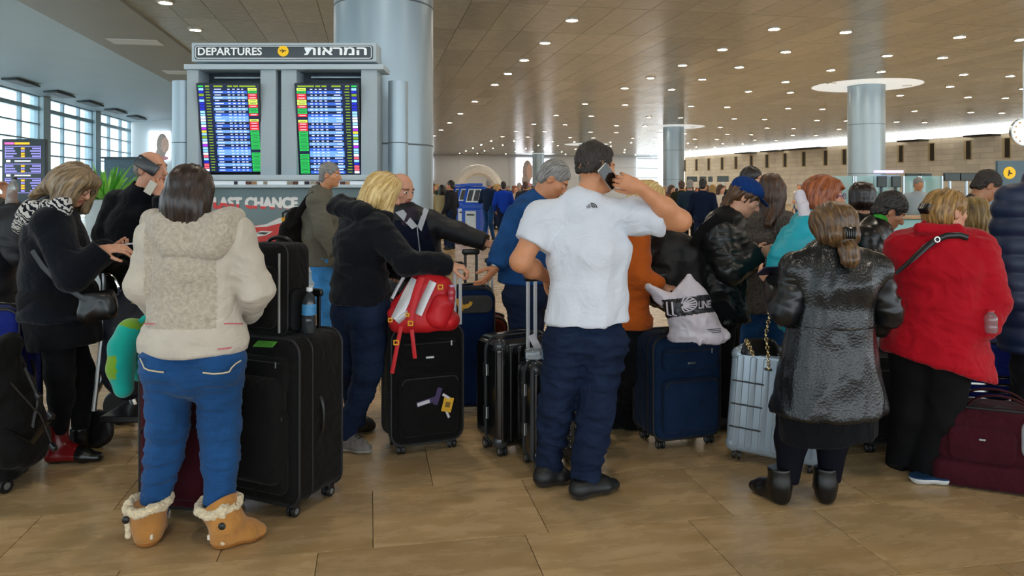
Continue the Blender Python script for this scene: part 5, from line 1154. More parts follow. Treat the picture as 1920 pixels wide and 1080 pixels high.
def soft_case(label, loc, rz, w, d, h, m, pole=None, wh=.06, trim=None, gap=.2, polem=None, pockets=True, name='suitcase', tilt=0., grip=None, x0=0., poley=None):
    t = thing(name, label, 'suitcase', (loc[0], loc[1], 0), rz); hb_ = h-wh; zc = wh+hb_/2; trim = trim or M_zip
    MB().slab(w, d, hb_, .07, .03, c=(0, 0, zc)).build('body', m, t, True)
    for y in (-d/2+.02, d/2-.02): MB().tube(rect_loop(w+.004, hb_+.004, .07, y, zc), .007, 6, closed=True).build('piping', trim, t, True)
    MB().tube(rect_loop(w+.002, hb_+.002, .07, -d*.18, zc), .005, 6, closed=True).build('zip', trim, t, True)
    if pockets:
        p1 = MB().slab(w*.82, .05, hb_*.52, .04, .022, c=(0, -d/2-.015, zc-hb_*.16)).build('front_pocket', m, t, True); MB().tube(rect_loop(w*.78, hb_*.48, .035, -d/2-.041, zc-hb_*.16)[:12], .004, 6).build('pocket_zip', trim, p1, True)
        p2 = MB().slab(w*.82, .04, hb_*.22, .035, .018, c=(0, -d/2-.01, zc+hb_*.29)).build('upper_pocket', m, t, True); MB().tube([(-w*.36, -d/2-.031, zc+hb_*.37), (w*.36, -d/2-.031, zc+hb_*.37)], .004, 6).build('pocket_zip', trim, p2, True)
        MB().rbox((w*.3, -d/2-.036, zc+hb_*.36), (.01, .006, .03), .002).build('zip_pull', M_metal, t); MB().rbox((0, -d/2-.032, zc+hb_*.25), (.05, .004, .014), .002).build('badge', M_metal, t)
    MB().tube(bez((-.1, 0, h-.005), (-.09, 0, h+.035), (.09, 0, h+.035), (.1, 0, h-.005)), .013, 8, flat=.007, side=(0, 1, 0)).build('carry_handle', M_blk, t, True)
    MB().tube(bez((w/2-.004, 0, zc-.09), (w/2+.03, 0, zc-.08), (w/2+.03, 0, zc+.08), (w/2-.004, 0, zc+.09)), .012, 8, flat=.006, side=(0, 1, 0)).build('side_handle', M_blk, t, True)
    wheels(t, w, d)
    if pole: tele(t, w, d, h-.02, pole, polem, gap=gap, grip=grip, x0=x0, y=poley)
    return t
def hard_case(label, loc, rz, w, d, h, m, pole=None, wh=.055, ribs=7, dim=False, polem=None, corner=None, gap=.16, tilt=0., poley=None, x0=0.):
    t = thing('hard_suitcase', label, 'suitcase', (loc[0], loc[1], 0), rz); hb_ = h-wh; zc = wh+hb_/2
    if tilt: t.rotation_euler = (0, tilt, rz)
    bd = MB().slab(w, d, hb_, .075, .035, c=(0, 0, zc), seg=7, rs=4).build('shell', m, t, True)
    MB().tube(rect_loop(w+.003, hb_+.003, .075, 0, zc), .008, 6, closed=True).build('middle_frame', corner or M_blk, t, True)
    if dim:
        pm = MB()
        for i in range(9):
            for j in range(13): pm.ball((-w*.36+w*.72*i/8, -d/2-.001, zc-hb_*.38+hb_*.76*j/12), (.012, .007, .012), 8, 5)
        tag(pm.build('dimples', m, t, True), kind='stuff')
    else:
        for i in range(ribs):
            x = -w*.4+w*.8*i/(ribs-1); MB().slab(w*.8/ribs*.62, .014, hb_*.88, .012, .006, c=(x, -d/2-.001, zc)).build('rib', m, t, True)
    for (sx, sz) in ((-1, -1), (1, -1), (-1, 1), (1, 1)):
        MB().ball((sx*(w/2-.04), -d/2+.035, zc+sz*(hb_/2-.04)), (.046, .04, .046), 12, 8).build('corner_guard', corner or m, t, True)
    for z in (zc-hb_*.2, zc+hb_*.2): MB().rbox((-w/2-.004, -.0, z), (.012, .04, .07), .004).build('latch', M_metal, t)
    MB().tube(bez((-.09, 0, h-.005), (-.08, 0, h+.03), (.08, 0, h+.03), (.09, 0, h-.005)), .012, 8, flat=.007, side=(0, 1, 0)).build('carry_handle', M_blk, t, True)
    wheels(t, w, d, r=.03)
    if pole: tele(t, w, d, h-.02, pole, polem, gap=gap, y=poley, x0=x0)
    return t
def tagmark(name, label, p0, R, size, m, extra=None):
    pass

# -- pile beside the woman in cream: maroon case, big black case, carry-on on top
soft_case('dark maroon suitcase standing behind the legs of the woman in cream', G(360, 956), -.12, .38, .28, .74, M_mar)
big = soft_case('big black fabric suitcase right of the woman in cream, carry-on on top', P(532, 700, 3.72), -.42, .46, .36, .84, M_bal, pole=1.02, gap=.2, polem=M_blk)
MB().slab(.36, .1, .5, .06, .045, c=(.0, -.21, .42)).build('bulging_pocket', M_bal, big, True)
Yc = 3.72; b0 = np.array([P(512, 620, Yc)[0], Yc, .84])
t = thing('carry_on_bag', 'upright black carry-on bag with grey piping on the big black suitcase', 'bag', b0, -.38)
MB().slab(.3, .22, .44, .05, .035, c=(0, 0, .222)).build('body', M_bal, t, True); MB().slab(.24, .05, .3, .04, .02, c=(0, -.12, .19)).build('front_pocket', M_bal, t, True)
M_gp = mat('grey_piping', '#8d8d8a', .6, var=0)
MB().tube([(.125, -.108, .02), (.128, -.112, .2), (.126, -.108, .4)], .006, 6).build('grey_stripe', M_gp, t, True); MB().tube(rect_loop(.304, .444, .05, -.08, .222), .005, 6, closed=True).build('piping', M_zip, t, True)
MB().tube(bez((-.07, .05, .438), (-.06, .05, .475), (.06, .05, .475), (.07, .05, .438)), .01, 8).build('carry_handle', M_blk, t, True)
lg = MB(); lg.tube([(-.04+.03*math.cos(a), -.1145, .39+.016*math.sin(a)) for a in np.linspace(0, 2*math.pi, 18)], .004, 5); lg.tube([(-.062, -.1145, .382), (-.018, -.1145, .398)], .003, 5); lg.build('blue_emblem', mat('blue_emblem', '#3d96dc', .5, var=0), t, True)
MB().slab(.14, .03, .2, .03, .01, c=(.16, 0, .12), M=RZ(math.pi/2)).build('mesh_pocket', mat('black_mesh', '#17181a', .7), t, True)
bottle('bottle with blue label in the side pocket of the upright carry-on', np.array([b0[0]+.2, b0[1]-.085, .85]), (.02, 0, 1), .22, .034, '#dfe6ea', '#3f86b8', mat('dark_bottle', '#3a4146', .1, var=.2, vs=30, trans=.4))
m = MB(); m.rbox(P(497, 645, 3.48), (.1, .05, .004), .0015, R=RZ(-.2) @ RX(.35)); tag(m.build('luggage_tag', mat('green_tag', '#4f9a38', .5, var=.2, vs=60)), 'green luggage tag on the top of the big black suitcase', 'luggage tag')

# -- black case with the red backpack
cs = soft_case('black fabric suitcase with purple and yellow luggage tags under the red backpack', G(792, 836), .38, .43, .28, .74, M_bal, pole=1.085, gap=.035, x0=.215, poley=-.02)
Rr = RZ(.38); base = np.array(cs.location)
lt = MB(); lt.mat(0).rbox((-.02, -.19, .32), (.13, .004, .03), .001, R=RY(-.22)); lt.mat(1).rbox((-.045, -.194, .315), (.075, .003, .02), .001, R=RY(-.22)); lt.mat(0).rbox((.04, -.19, .345), (.03, .006, .1), .001, R=RY(.3)); lt.build('purple_tag', [mat('purple_tag', '#3c2a56', .6), mat('tag_paper', '#c9c6cc', .6)], cs)
lt = MB(); lt.mat(0).rbox((.1, -.192, .29), (.06, .004, .085), .001, R=RY(.25)); lt.mat(1).rbox((.1, -.195, .29), (.03, .003, .03), .001, R=RY(.25)); lt.mat(2).rbox((.09, -.195, .34), (.05, .003, .015), .001, R=RY(.6)); lt.mat(2).rbox((.1, -.19, .235), (.014, .003, .05), .001, R=RY(-.4)); lt.build('yellow_tag', [mat('yellow_tag', '#d9a520', .6), mat('tag_print', '#7a5c1a', .6), mat('tag_paper', '#c9c6cc', .6)], cs)
Yb = 4.3
t = thing('red_backpack', 'red backpack with silver stripes and yellow buckles on the black suitcase', 'backpack', np.array([P(795, 600, Yb)[0], Yb, .742])); bs_ = np.array(t.location)
def vput(t, name, V, res, m, wr=None, parent=None, base=None, seed=3, it=1):
    v, f = V.mesh(res); v = smoothv(v, f, it)
    for (a, fr) in (wr or []): v = wrinkle(v, f, a, fr, seed)
    return mesh_obj(name, v-np.array((base if base is not None else t.location)), f, m, parent or t, True)
M_rb = mat('red_nylon', '#c1101c', .55, var=.12, vs=8., bump=.15, bs=150.)
V = Vol(); V.seg(P(768, 590, Yb-.02), P(800, 538, Yb), (.12, .12), (.11, .1), side=(1, 0, .3), k=.05); V.seg(P(810, 595, Yb), P(828, 545, Yb), (.1, .11), (.075, .09), side=(1, 0, .3), k=.05); V.seg(P(750, 600, Yb), P(845, 600, Yb), (.06, .12), (.05, .1), side=(0, 0, 1), k=.05); V.cut((0, 0, .744), (0, 0, -1), 9.)
rb = vput(t, 'main_bag', V, .008, M_rb, [(.007, (8, 8, 8))])
V = Vol(); V.seg(P(820, 598, Yb-.1), P(832, 568, Yb-.1), (.07, .05), (.06, .045), side=(1, 0, .2), k=.03); V.cut((0, 0, .746), (0, 0, -1), 9.); vput(t, 'side_pocket', V, .008, M_rb, [(.005, (10, 10, 10))])
def rdrape(pts, part, org, off=.004):
    vv = np.array([v.co for v in part.data.vertices])+org; n = vv[:, 1]; sx = CX+F*vv[:, 0]/n; sy = CY+F*(EYE-vv[:, 2])/n; out = []
    for (x, y) in pts:
        c = np.argsort((sx-x)**2+(sy-y)**2)[:40]; c = c[n[c] <= n[c].min()+.03]; out.append(P(x, y, n[c].min()-off)-org)
    return out
M_sil = mat('silver_reflective', '#b9b7ba', .35, .3, var=.1)
for pts, w in (([(742, 600), (752, 578), (765, 550), (780, 524)], .03), ([(784, 590), (797, 560), (812, 528)], .022), ([(735, 560), (745, 540), (757, 520)], .01), ([(745, 604), (757, 592), (768, 585)], .016)):
    MB().tube(rdrape(pts, rb, bs_), w, 8, flat=.004, side=(1, 0, .4)).build('silver_stripe', M_sil, rb, True)
MB().tube(rdrape([(790, 520), (780, 550), (772, 580), (768, 608)], rb, bs_, .014), .022, 8, flat=.008, side=(1, 0, .3)).build('shoulder_strap', M_rb, t, True)
for a, b_ in (((752, 612), (735, 700)), ((772, 618), (778, 672))):
    MB().tube([P(*a, Yb-.22)-bs_, P((a[0]+b_[0])/2, (a[1]+b_[1])/2, Yb-.23)-bs_, P(*b_, Yb-.22)-bs_], .011, 6, flat=.003, side=(1, 0, 0)).build('hanging_strap', M_rb, t, True)
M_yel = mat('yellow_plastic', '#e0a51a', .4, var=0)
for (x, y, s_) in ((770, 606, 1), (743, 642, 1), (732, 600, .8), (826, 538, 1), (840, 575, .7), (764, 590, .7)):
    q = rdrape([(x, y)], rb, bs_, .02)[0] if y < 610 else P(x, y, Yb-.235)-bs_
    m = MB(); m.rbox(q+(0, -.004, .011*s_), (.03*s_, .008, .007), .002); m.rbox(q+(0, -.004, -.011*s_), (.03*s_, .008, .007), .002)
    for u in (-1, 1): m.rbox(q+(u*.012*s_, -.004, 0), (.007, .008, .028*s_), .002)
    m.build('buckle', M_yel, t)
bottle('small pinkish bottle with lilac cap in the red backpack pocket', P(846, 568, Yb-.12), (.05, 0, 1), .1, .022, '#b9a5cf', None, mat('pink_bottle', '#c23a4a', .2, var=0, trans=.3))

# -- navy case behind, and a brown-red bag
cs = soft_case('tall navy suitcase with grey top patch and yellow ribbon behind the red backpack', G(884, 768), .1, .3, .26, .86, mat('navy_blue_case', '#0f2a55', .75, var=.15, bump=.3, bs=330.), pole=1.1, gap=.08, polem=M_blk, pockets=False)
MB().slab(.24, .03, .12, .05, .012, c=(.02, -.135, .76)).build('grey_patch', mat('grey_patch', '#4c4c4c', .7), cs, True)
rm = MB()
for i in range(5): rm.tube(bez((-.12+.01*i, -.15, .8), (-.1, -.17, .78-.02*i), (-.08+.02*i, -.17, .76), (-.09+.02*i, -.155, .7+.02*i), 6), .012, 6, flat=.003)
rm.build('yellow_ribbon', M_yel, cs, True)
soft_case('small brown-red bag with long silver handle seen between the cases', G(920, 752), .1, .22, .2, .62, mat('brown_red', '#6d2a1e', .7, var=.2), pole=1.02, gap=.03, pockets=False)
# -- two black hard cases
M_gloss = mat('glossy_black_shell', '#101113', .18, var=.1, vs=20., coat=.6); M_edge = mat('grey_black_edge', '#3b3e42', .25, .3, var=.05)
hard_case('glossy black hard suitcase left of the man in the white T-shirt, rear one', G(968, 838), .55, .42, .27, .68, M_gloss, corner=M_edge)
hc = hard_case('black dimpled hard suitcase with raised silver handle by the man in white', G(1040, 868), .42, .38, .24, .6, M_gloss, dim=True, corner=M_edge, pole=1.05, gap=.045, poley=.03, x0=-.13)
for x in (-.19, .19): MB().tube([(x, -.105, .08), (x, -.105, .57)], .014, 8).build('edge_guard', M_edge, hc, True)
bottle('clear blue-labelled bottle lying on the dimpled black suitcase', np.array([P(985, 676, 4.02)[0], 4.02, .66]), (1, .1, .02), .24, .032, '#e6edf2', '#5fb0e6')
m = MB(); m.tube([P(1010, 655, 4.15), P(1002, 640, 4.15), P(996, 628, 4.15)], .02, 6, flat=.002); tag(m.build('paper_tag', mat('tag_paper', '#c9c6cc')), 'white paper tag hanging on the silver suitcase handle', 'luggage tag')
# -- navy soft case with plastic bag
nc = soft_case('navy blue fabric suitcase carrying a white plastic bag', G(1268, 826), .3, .45, .3, .67, M_navy, pole=1.0, gap=.3)
Yp = 4.3; o = np.array([P(1288, 640, Yp)[0], Yp+.02, .675])
t = thing('plastic_bag', 'white plastic shopping bag with black printed band on the navy suitcase', 'bag', o)
V = Vol(); V.seg(P(1306, 632, Yp), P(1298, 598, Yp), (.165, .1), (.13, .09), side=(1, 0, 0), k=.05); V.seg(P(1298, 598, Yp), P(1293, 556, Yp), (.125, .085), (.1, .065), side=(1, 0, 0), k=.05); V.seg(P(1293, 556, Yp), P(1292, 519, Yp), (.09, .06), (.012, .015), side=(1, 0, .1), k=.04); V.seg(P(1335, 628, Yp), P(1362, 631, Yp-.02), (.05, .07), (.012, .03), side=(0, 0, 1), k=.04); V.seg(P(1262, 575, Yp), P(1218, 538, Yp-.02), (.05, .05), (.02, .04), side=(0, 0, 1), k=.04); V.cut((0, 0, .676), (0, 0, -1), 9.)
M_pl = mat('white_polythene', '#c9c2cc', .35, var=.05, vs=6., trans=.0)
def bandmi(v):
    sx = CX+F*v[:, 0]/v[:, 1]; sy = CY+F*(EYE-v[:, 2])/v[:, 1]; c = 578-.16*(sx-1290)-2e-3*(sx-1300)**2*0; return ((np.abs(sy-(575-.12*(sx-1290))) < 17) & (sx > 1242) & (v[:, 1] < Yp+.02)).astype(int)
v, f = V.mesh(.006); v = smoothv(v, f, 1); v = wrinkle(v, f, .009, (7, 7, 9), 6); v = wrinkle(v, f, .004, (18, 18, 14), 7)
bg = mesh_obj('bag_body', v-o, f, [M_pl, mat('black_print', '#141416', .4, var=0)], t, True, bandmi(v)[f[:, 0]])
bp = MB()
for a in np.linspace(-1.35, 1.35, 9):          # shell-like fan of white rays on the band
    p0 = (1277+4*math.cos(a), 572-3*math.sin(a)); p1 = (1277+30*math.cos(a), 570-15.5*math.sin(a)); q = rdrape([p0, ((p0[0]+p1[0])/2, (p0[1]+p1[1])/2), p1], bg, o, .004); bp.tube(q, .004, 4, flat=.0015, side=(0, 0, 1) if abs(a) < .9 else (1, 0, 0))
bp.tube(rdrape([(1277+30*math.cos(a), 570-15.5*math.sin(a)) for a in np.linspace(-1.4, 1.4, 12)], bg, o, .004), .003, 4)
for (x0, x1) in ((1250, 1255), (1260, 1265)): bp.tube(rdrape([(x0, 566), (x0+2, 590), (x1+4, 592)], bg, o, .004), .005, 4, flat=.0015)
tv, tf = text_mesh('LINE', 1., .02, 0.); tv = np.array(tv); te = tv.max(0)-tv.min(0); tq = rdrape([(1310+23*(x[0]-tv[:, 0].min())/te[0], 579-14*(x[1]-tv[:, 1].min())/te[1]-.1*23*(x[0]-tv[:, 0].min())/te[0]) for x in tv], bg, o, .006); bp.add(tq, tf)
bp.build('white_print', M_pl, bg, True)
bp = MB()
for i in range(3): bp.tube(rdrape([(1326+4*i, 618+3*i), (1340+3*i, 617+3*i), (1352, 616+3*i)], bg, o, .003), .0018, 4)
bp.build('small_print', M_ink, bg, True)
# -- silver hard case with black chain handbag
sc_ = hard_case('silver ribbed hard suitcase left of the woman in the leather coat', G(1452, 866), -.42, .52, .26, .64, mat('silver_blue_shell', '#9aaab8', .32, .35, var=.06, vs=4.), tilt=.07, corner=mat('silver_blue_shell', ''))
for z in (.2, .33, .46):
    for x in (-.16, .17): MB().rbox((x, -.139, z), (.17, .006, .008), .002).build('cross_groove', M_blk, sc_)
MB().rbox((-.06, -.142, .55), (.04, .004, .014), .002).build('badge', M_blk, sc_)
Yh = 4.05; o = np.array([P(1425, 680, Yh)[0], Yh, .65])
t = thing('handbag', 'black leather handbag with chain strap on the silver suitcase', 'handbag', o)
V = Vol(); V.seg(P(1410, 675, Yh), P(1446, 678, Yh), (.075, .06), (.075, .06), side=(0, 0, 1), k=.04); V.seg(P(1405, 655, Yh), P(1446, 655, Yh), (.06, .03), (.06, .03), side=(0, 0, 1), k=.04); V.cut((0, 0, .652), (0, 0, -1), 9.); vput(t, 'bag_body', V, .008, M_blackl, [(.005, (9, 9, 9))])
M_gold = mat('pale_gold_chain', '#c9b68a', .25, .9, var=0)
for pts in ([(1441, 690), (1440, 660), (1436, 628), (1442, 596), (1447, 560)], [(1412, 665), (1404, 648), (1398, 636)]):
    m = MB(); pth = [P(x, y, Yh-.09)-o for x, y in pts]; pth = [pth[i]*(1-u)+pth[i+1]*u for i in range(len(pth)-1) for u in (0, .25, .5, .75)]
    for i, q in enumerate(pth): m.tube([q+.009*np.array([math.cos(a)*(1 if i % 2 else .4), math.sin(a)*.3*(i % 2), math.sin(a)]) for a in np.linspace(0, 2*math.pi, 8)], .003, 4)
    m.build('chain', M_gold, t, True)
m = MB(); m.slab(.12, .008, .085, .008, .002, c=(0, 0, 0), M=RZ(.3) @ RX(1.0)); q = m.build('passport', mat('navy_passport', '#141a38', .5, var=.1)); q.location = tuple(P(1444, 508, 3.84)); tag(q, 'dark navy passport in the hand of the woman in the leather coat', 'passport')
# -- maroon duffel, right
t = thing('duffel_bag', 'maroon fabric duffel bag with grey panel at the bottom right', 'duffel bag', G(1872, 905), -.42)
MB().slab(.62, .34, .3, .07, .06, c=(0, 0, .26)).build('upper_body', M_mar, t, True); MB().slab(.64, .36, .14, .04, .03, c=(0, 0, .075)).build('lower_body', M_mar, t, True)
MB().tube(rect_loop(.625, .305, .07, -.12, .26), .006, 6, closed=True).build('piping', M_zip, t, True); MB().slab(.12, .02, .2, .05, .008, c=(.13, -.172, .29), M=None).build('grey_panel', mat('grey_panel', '#8d8d93', .7), t, True)
MB().slab(.3, .03, .17, .04, .012, c=(-.1, -.17, .24)).build('front_pocket', M_mar, t, True); MB().rbox((-.1, -.19, .27), (.03, .006, .01), .002).build('zip_pull', M_metal, t)
MB().tube([(-.31, -.05, .37), (0, -.06, .412), (.31, -.05, .37)], .008, 6).build('zip', M_zip, t, True)
for y in (-.1, .1): MB().tube(bez((-.16, y, .4), (-.13, y*.6, .5), (.1, y*.6, .5), (.14, y, .4)), .013, 8, flat=.006, side=(0, 1, 0)).build('carry_strap', M_mar, t, True)
# -- luggage glimpsed between the legs on the right: trolley with blue bag, silver case
t = thing('luggage_trolley', 'chrome luggage trolley loaded behind the red coat', 'trolley', (P(1862, 700, 4.75)[0], 4.75, 0), -.2)
for i in range(5): MB().rbox((0, -.2, .22+.045*i), (.56, .02, .016), .004).build('front_bar', M_chrome, t)
MB().rbox((0, .0, .14), (.56, .5, .04), .01).build('platform', M_metal, t)
for s_ in (-1, 1): MB().tube([(s_*.27, -.22, .14), (s_*.27, -.22, .46), (s_*.27, .26, .5), (s_*.27, .3, 1.0)], .013, 8).build('side_rail', M_chrome, t, True)
wheels(t, .56, .5, .055, double=False)
MB().rbox((0, .3, 1.0), (.56, .03, .03), .01).build('push_handle', M_blk, t)
m = thing('blue_bag', 'royal blue bag on the trolley behind the red coat', 'bag', (P(1866, 700, 4.75)[0], 4.75, .162), -.2); MB().slab(.46, .34, .42, .08, .06, c=(0, .03, .215)).build('body', M_blue, m, True); MB().tube(rect_loop(.464, .424, .08, -.1, .215), .006, 6, closed=True).build('piping', M_zip, m, True); MB().tube(bez((-.12, .03, .42), (-.1, .03, .49), (.1, .03, .49), (.12, .03, .42)), .011, 8).build('carry_handle', M_zip, m, True)
soft_case('black wheeled case in the shade between leather coat and red coat', P(1650, 800, 4.5), .2, .38, .26, .56, M_bal)
m = hard_case('silver-topped hard case glimpsed between leather coat and red coat', P(1700, 800, 4.72), .15, .36, .24, .66, mat('silver_shell', '#b5b5b8', .3, .5, var=.05))
# -- left side: blue case, black bags, trolley, neck pillow
soft_case('royal blue suitcase at the left photo edge', P(-2, 700, 4.35), .05, .36, .26, .86, M_blue, pockets=False)
t = thing('black_travel_bag', 'bulky black travel bag with straps at the bottom left corner', 'bag', G(20, 912), -.5); o = np.array(t.location); Yl = o[1]
V = Vol(); V.seg(P(-40, 880, Yl), P(-30, 700, Yl), (.2, .16), (.18, .15), side=(1, 0, 0), k=.05); V.seg(P(35, 830, Yl), P(20, 740, Yl), (.13, .15), (.11, .13), side=(1, 0, 0), k=.06); V.seg(P(0, 680, Yl), P(15, 650, Yl), (.1, .1), (.06, .08), side=(1, 0, 0), k=.06); V.seg(P(-30, 890, Yl), P(20, 880, Yl), (.1, .14), (.06, .12), side=(0, 0, 1), k=.04); V.cut((0, 0, .045), (0, 0, -1), 9.)
tb = vput(t, 'bag_body', V, .01, M_bal, [(.012, (6, 6, 8)), (.005, (13, 13, 13))]); R0 = np.array(RZ(.5)); tb.data.transform(Matrix(R0.tolist()).to_4x4())
def locl(q): return R0 @ (np.asarray(q)-o)
for pts in ([(45, 690), (70, 745), (60, 800)], [(20, 720), (75, 780), (95, 830)], [(0, 800), (60, 830), (90, 790)]):
    MB().tube([locl(P(x, y, Yl-.13)) for x, y in pts], .02, 8, flat=.005).build('strap', M_blackl, t, True)
for x, y in ((72, 742), (95, 778), (100, 838)): MB().rbox(locl(P(x, y, Yl-.13)), (.05, .025, .03), .008, R=RY(.5)).build('buckle', M_blk, t)
for x, y in ((10, 925),): 
    q = locl(G(x, y)); m = MB(); m.mat(0).lathe([(.018, -.012), (.036, -.012), (.038, 0), (.036, .012), (.018, .012)], (q[0], q[1], .038), (1, .2, 0), 16); m.mat(1).lathe([(.001, -.013), (.018, -.013), (.018, .013), (.001, .013)], (q[0], q[1], .038), (1, .2, 0), 12); m.build('wheel', [M_rub, M_hub], t, True)
q = locl(np.array([G(60, 900)[0]-.55, Yl+.12, 0])); MB().rbox((q[0]+.1, q[1], .035), (.4, .2, .03), .01).build('wheel_base', M_blk, t)
# trolley with big black wheels
Yt = 4.6; o = np.array([P(215, 700, Yt)[0], Yt, 0]); t = thing('luggage_trolley', 'steel luggage trolley with large black wheels behind the woman in cream', 'trolley', o)
for (x, y, yy) in ((182, 788, Yt-.12), (222, 742, Yt+.32)):
    c = P(x, y, yy)-o; c[2] = .112; m = MB(); m.mat(0).lathe([(.06, -.025), (.1, -.025), (.112, -.012), (.112, .012), (.1, .025), (.06, .025)], c, (.25, 1, 0), 28); m.mat(1).lathe([(.001, -.02), (.06, -.02), (.06, .02), (.001, .02)], c, (.25, 1, 0), 20); m.build('wheel', [M_rub, mat('dark_hub', '#1d1f22', .4)], t, True)
for pts in ([(186, 788, -.12), (225, 778, -.1), (262, 768, -.05)], [(168, 755, .1), (185, 728, .1), (203, 690, .1)], [(222, 742, .5), (250, 752, .4), (268, 755, .3)], [(240, 730, .1), (252, 760, .0), (250, 785, -.05)]): MB().tube([P(x, y, Yt+d_)-o for x, y, d_ in pts], .017, 8).build('frame_tube', M_metal, t, True)
MB().rbox(P(258, 770, Yt)-o+(.05, 0, .02), (.3, .5, .04), .01).build('platform', M_blk, t)
MB().tube([P(x, y, Yt-.25)-o for x, y in ((192, 560), (194, 535), (193, 512))], .014, 8).build('handle_post', M_metal, t, True); MB().tube([P(x, y, Yt-.25)-o for x, y in ((190, 513), (203, 514), (214, 522), (221, 535), (222, 550))], .009, 8).build('curved_handle', M_chrome, t, True)
MB().tube([P(x, y, Yt-.25)-o for x, y in ((192, 560), (190, 640), (182, 720), (176, 770))], .014, 8).build('handle_post', M_metal, t, True)
Yk = 4.45; o = np.array([P(235, 640, Yk)[0], Yk, .24]); t = thing('dark_backpack', 'dark blue-black rucksack piled on the trolley behind the woman in cream', 'backpack', o)
V = Vol(); V.seg(P(238, 705, Yk), P(235, 590, Yk), (.14, .13), (.13, .11), side=(1, 0, 0), k=.06); V.seg(P(245, 590, Yk), P(262, 535, Yk), (.1, .1), (.07, .08), side=(1, 0, 0), k=.06); vput(t, 'bag_body', V, .01, mat('blue_black_nylon', '#161c28', .6, var=.2, bump=.2, bs=60.), [(.014, (7, 7, 8))])
MB().rbox(P(252, 567, Yk-.12)-o, (.035, .01, .02), .004).build('buckle', M_gold, t)
V = Vol(); V.seg(P(218, 500, Yk+.3), P(262, 510, Yk+.3), (.09, .12), (.1, .12), side=(0, 0, 1), k=.06); V.seg(P(225, 530, Yk+.3), P(240, 690, Yk+.3), (.1, .1), (.12, .12), k=.05); q = thing('black_bag', 'black soft bag on top of the trolley left of the woman in cream', 'bag', np.array([P(235, 520, Yk+.3)[0], Yk+.3, .17])); vput(q, 'bag_body', V, .011, M_bal, [(.01, (6, 6, 7))]); MB().tube([P(200, 500, Yk+.17)-np.array(q.location), P(230, 480, Yk+.17)-np.array(q.location), P(262, 498, Yk+.17)-np.array(q.location)], .012, 6, flat=.005).build('strap', M_blackl, q, True)
bottle('small water bottle tucked between the bags on the trolley', P(243, 548, Yk-.05), (.5, 0, .8), .14, .026, '#2f78c8', None)
Yn = 3.62; o = np.array([P(235, 670, Yn)[0], Yn, P(235, 745, Yn)[2]]); t = thing('neck_pillow', 'turquoise and green neck pillow hanging beside the woman in cream', 'pillow', o)
M_tq = mat('turquoise_plush', '#16a093', .9, var=.1, vs=10., sheen=.3); M_gr = mat('leaf_green_plush', '#6f9a2a', .9, var=.1, sheen=.3)
V = Vol(); pth = [(232, 728, -.05), (226, 690, -.05), (230, 650, -.04), (245, 622, 0), (262, 622, .06), (270, 660, .1), (262, 700, .12)]; V.chain([P(x, y, Yn+d_) for x, y, d_ in pth], [.045, .058, .06, .058, .056, .056, .04], k=.03)
def gmi(v):
    sx = CX+F*v[:, 0]/v[:, 1]; sy = CY+F*(EYE-v[:, 2])/v[:, 1]; return (((sy < 612+.28*(sx-230)) & (sy < 622)) | ((sx < 219) & (sy > 668) & (sy < 712))).astype(int)
v, f = V.mesh(.007); v = smoothv(v, f, 2); mesh_obj('pillow_body', v-o, f, [M_tq, M_gr], t, True, gmi(v)[f[:, 0]])
MB().tube([P(258, 608, Yn)-o, P(270, 596, Yn)-o, P(290, 588, Yn-.06)-o, P(304, 584, Yn-.1)-o], .012, 6, flat=.003).build('loop', M_tq, t, True)
m = MB(); q = P(230, 637, Yn-.068)-o
for i in range(6): m.ball(q+.011*np.array([math.cos(i*1.05), 0, 1.3*math.sin(i*1.05)]), (.006, .003, .008), 8, 5)
m.build('flower_patch', mat('patch_lilac', '#b9b6d8', .8, var=.3, vs=90.), t, True)
# shoulder bag of the woman in the navy coat
Yw = 4.05; o = np.array([P(178, 570, Yw)[0], Yw, P(178, 612, Yw)[2]]); t = thing('shoulder_bag', 'black leather shoulder bag at the hip of the woman in the navy coat', 'handbag', o)
V = Vol(); V.seg(P(160, 586, Yw), P(205, 580, Yw), (.06, .045), (.055, .045), side=(0, 0, 1), k=.02); V.seg(P(162, 562, Yw), P(203, 558, Yw), (.05, .035), (.05, .035), side=(0, 0, 1), k=.03); vput(t, 'bag_body', V, .008, M_blackl, [(.006, (9, 9, 9))])
MB().tube([P(x, y, Yw-.03)-o for x, y in ((60, 470), (80, 500), (110, 530), (150, 556), (175, 570))], .014, 8, flat=.005).build('strap', mat('grey_strap', '#3a3f45', .6), t, True)
# backpacks worn
Yg = 7.72; o = np.array([P(548, 440, Yg)[0], Yg, P(548, 480, Yg)[2]]); t = thing('black_backpack', 'black backpack hanging on the back of the man in the olive-grey jacket', 'backpack', o)
V = Vol(); V.seg(P(545, 455, Yg-.05), P(556, 405, Yg-.05), (.13, .15), (.1, .13), side=(1, 0, 0), k=.06); V.seg(P(536, 460, Yg-.08), P(540, 430, Yg-.08), (.09, .12), (.07, .1), side=(1, 0, 0), k=.05); vput(t, 'bag_body', V, .013, M_bal, [(.01, (6, 6, 6))])
MB().tube([P(x, y, Yg-.24)-o for x, y in ((556, 408), (566, 390), (578, 372), (590, 364))], .035, 8, flat=.012).build('shoulder_strap', M_bal, t, True); MB().tube([P(x, y, Yg-.2)-o for x, y in ((531, 408), (530, 400), (536, 396), (546, 396))], .012, 6).build('grab_loop', M_zip, t, True); MB().ball(P(531, 410, Yg-.2)-o, (.02, .01, .03), 8, 6).build('yellow_toggle', M_yel, t, True)
Yq = 4.95; o = np.array([P(1270, 500, Yq)[0], Yq, P(1270, 615, Yq)[2]]); t = thing('black_backpack', 'large black backpack worn by the youth in the blue cap', 'backpack', o)
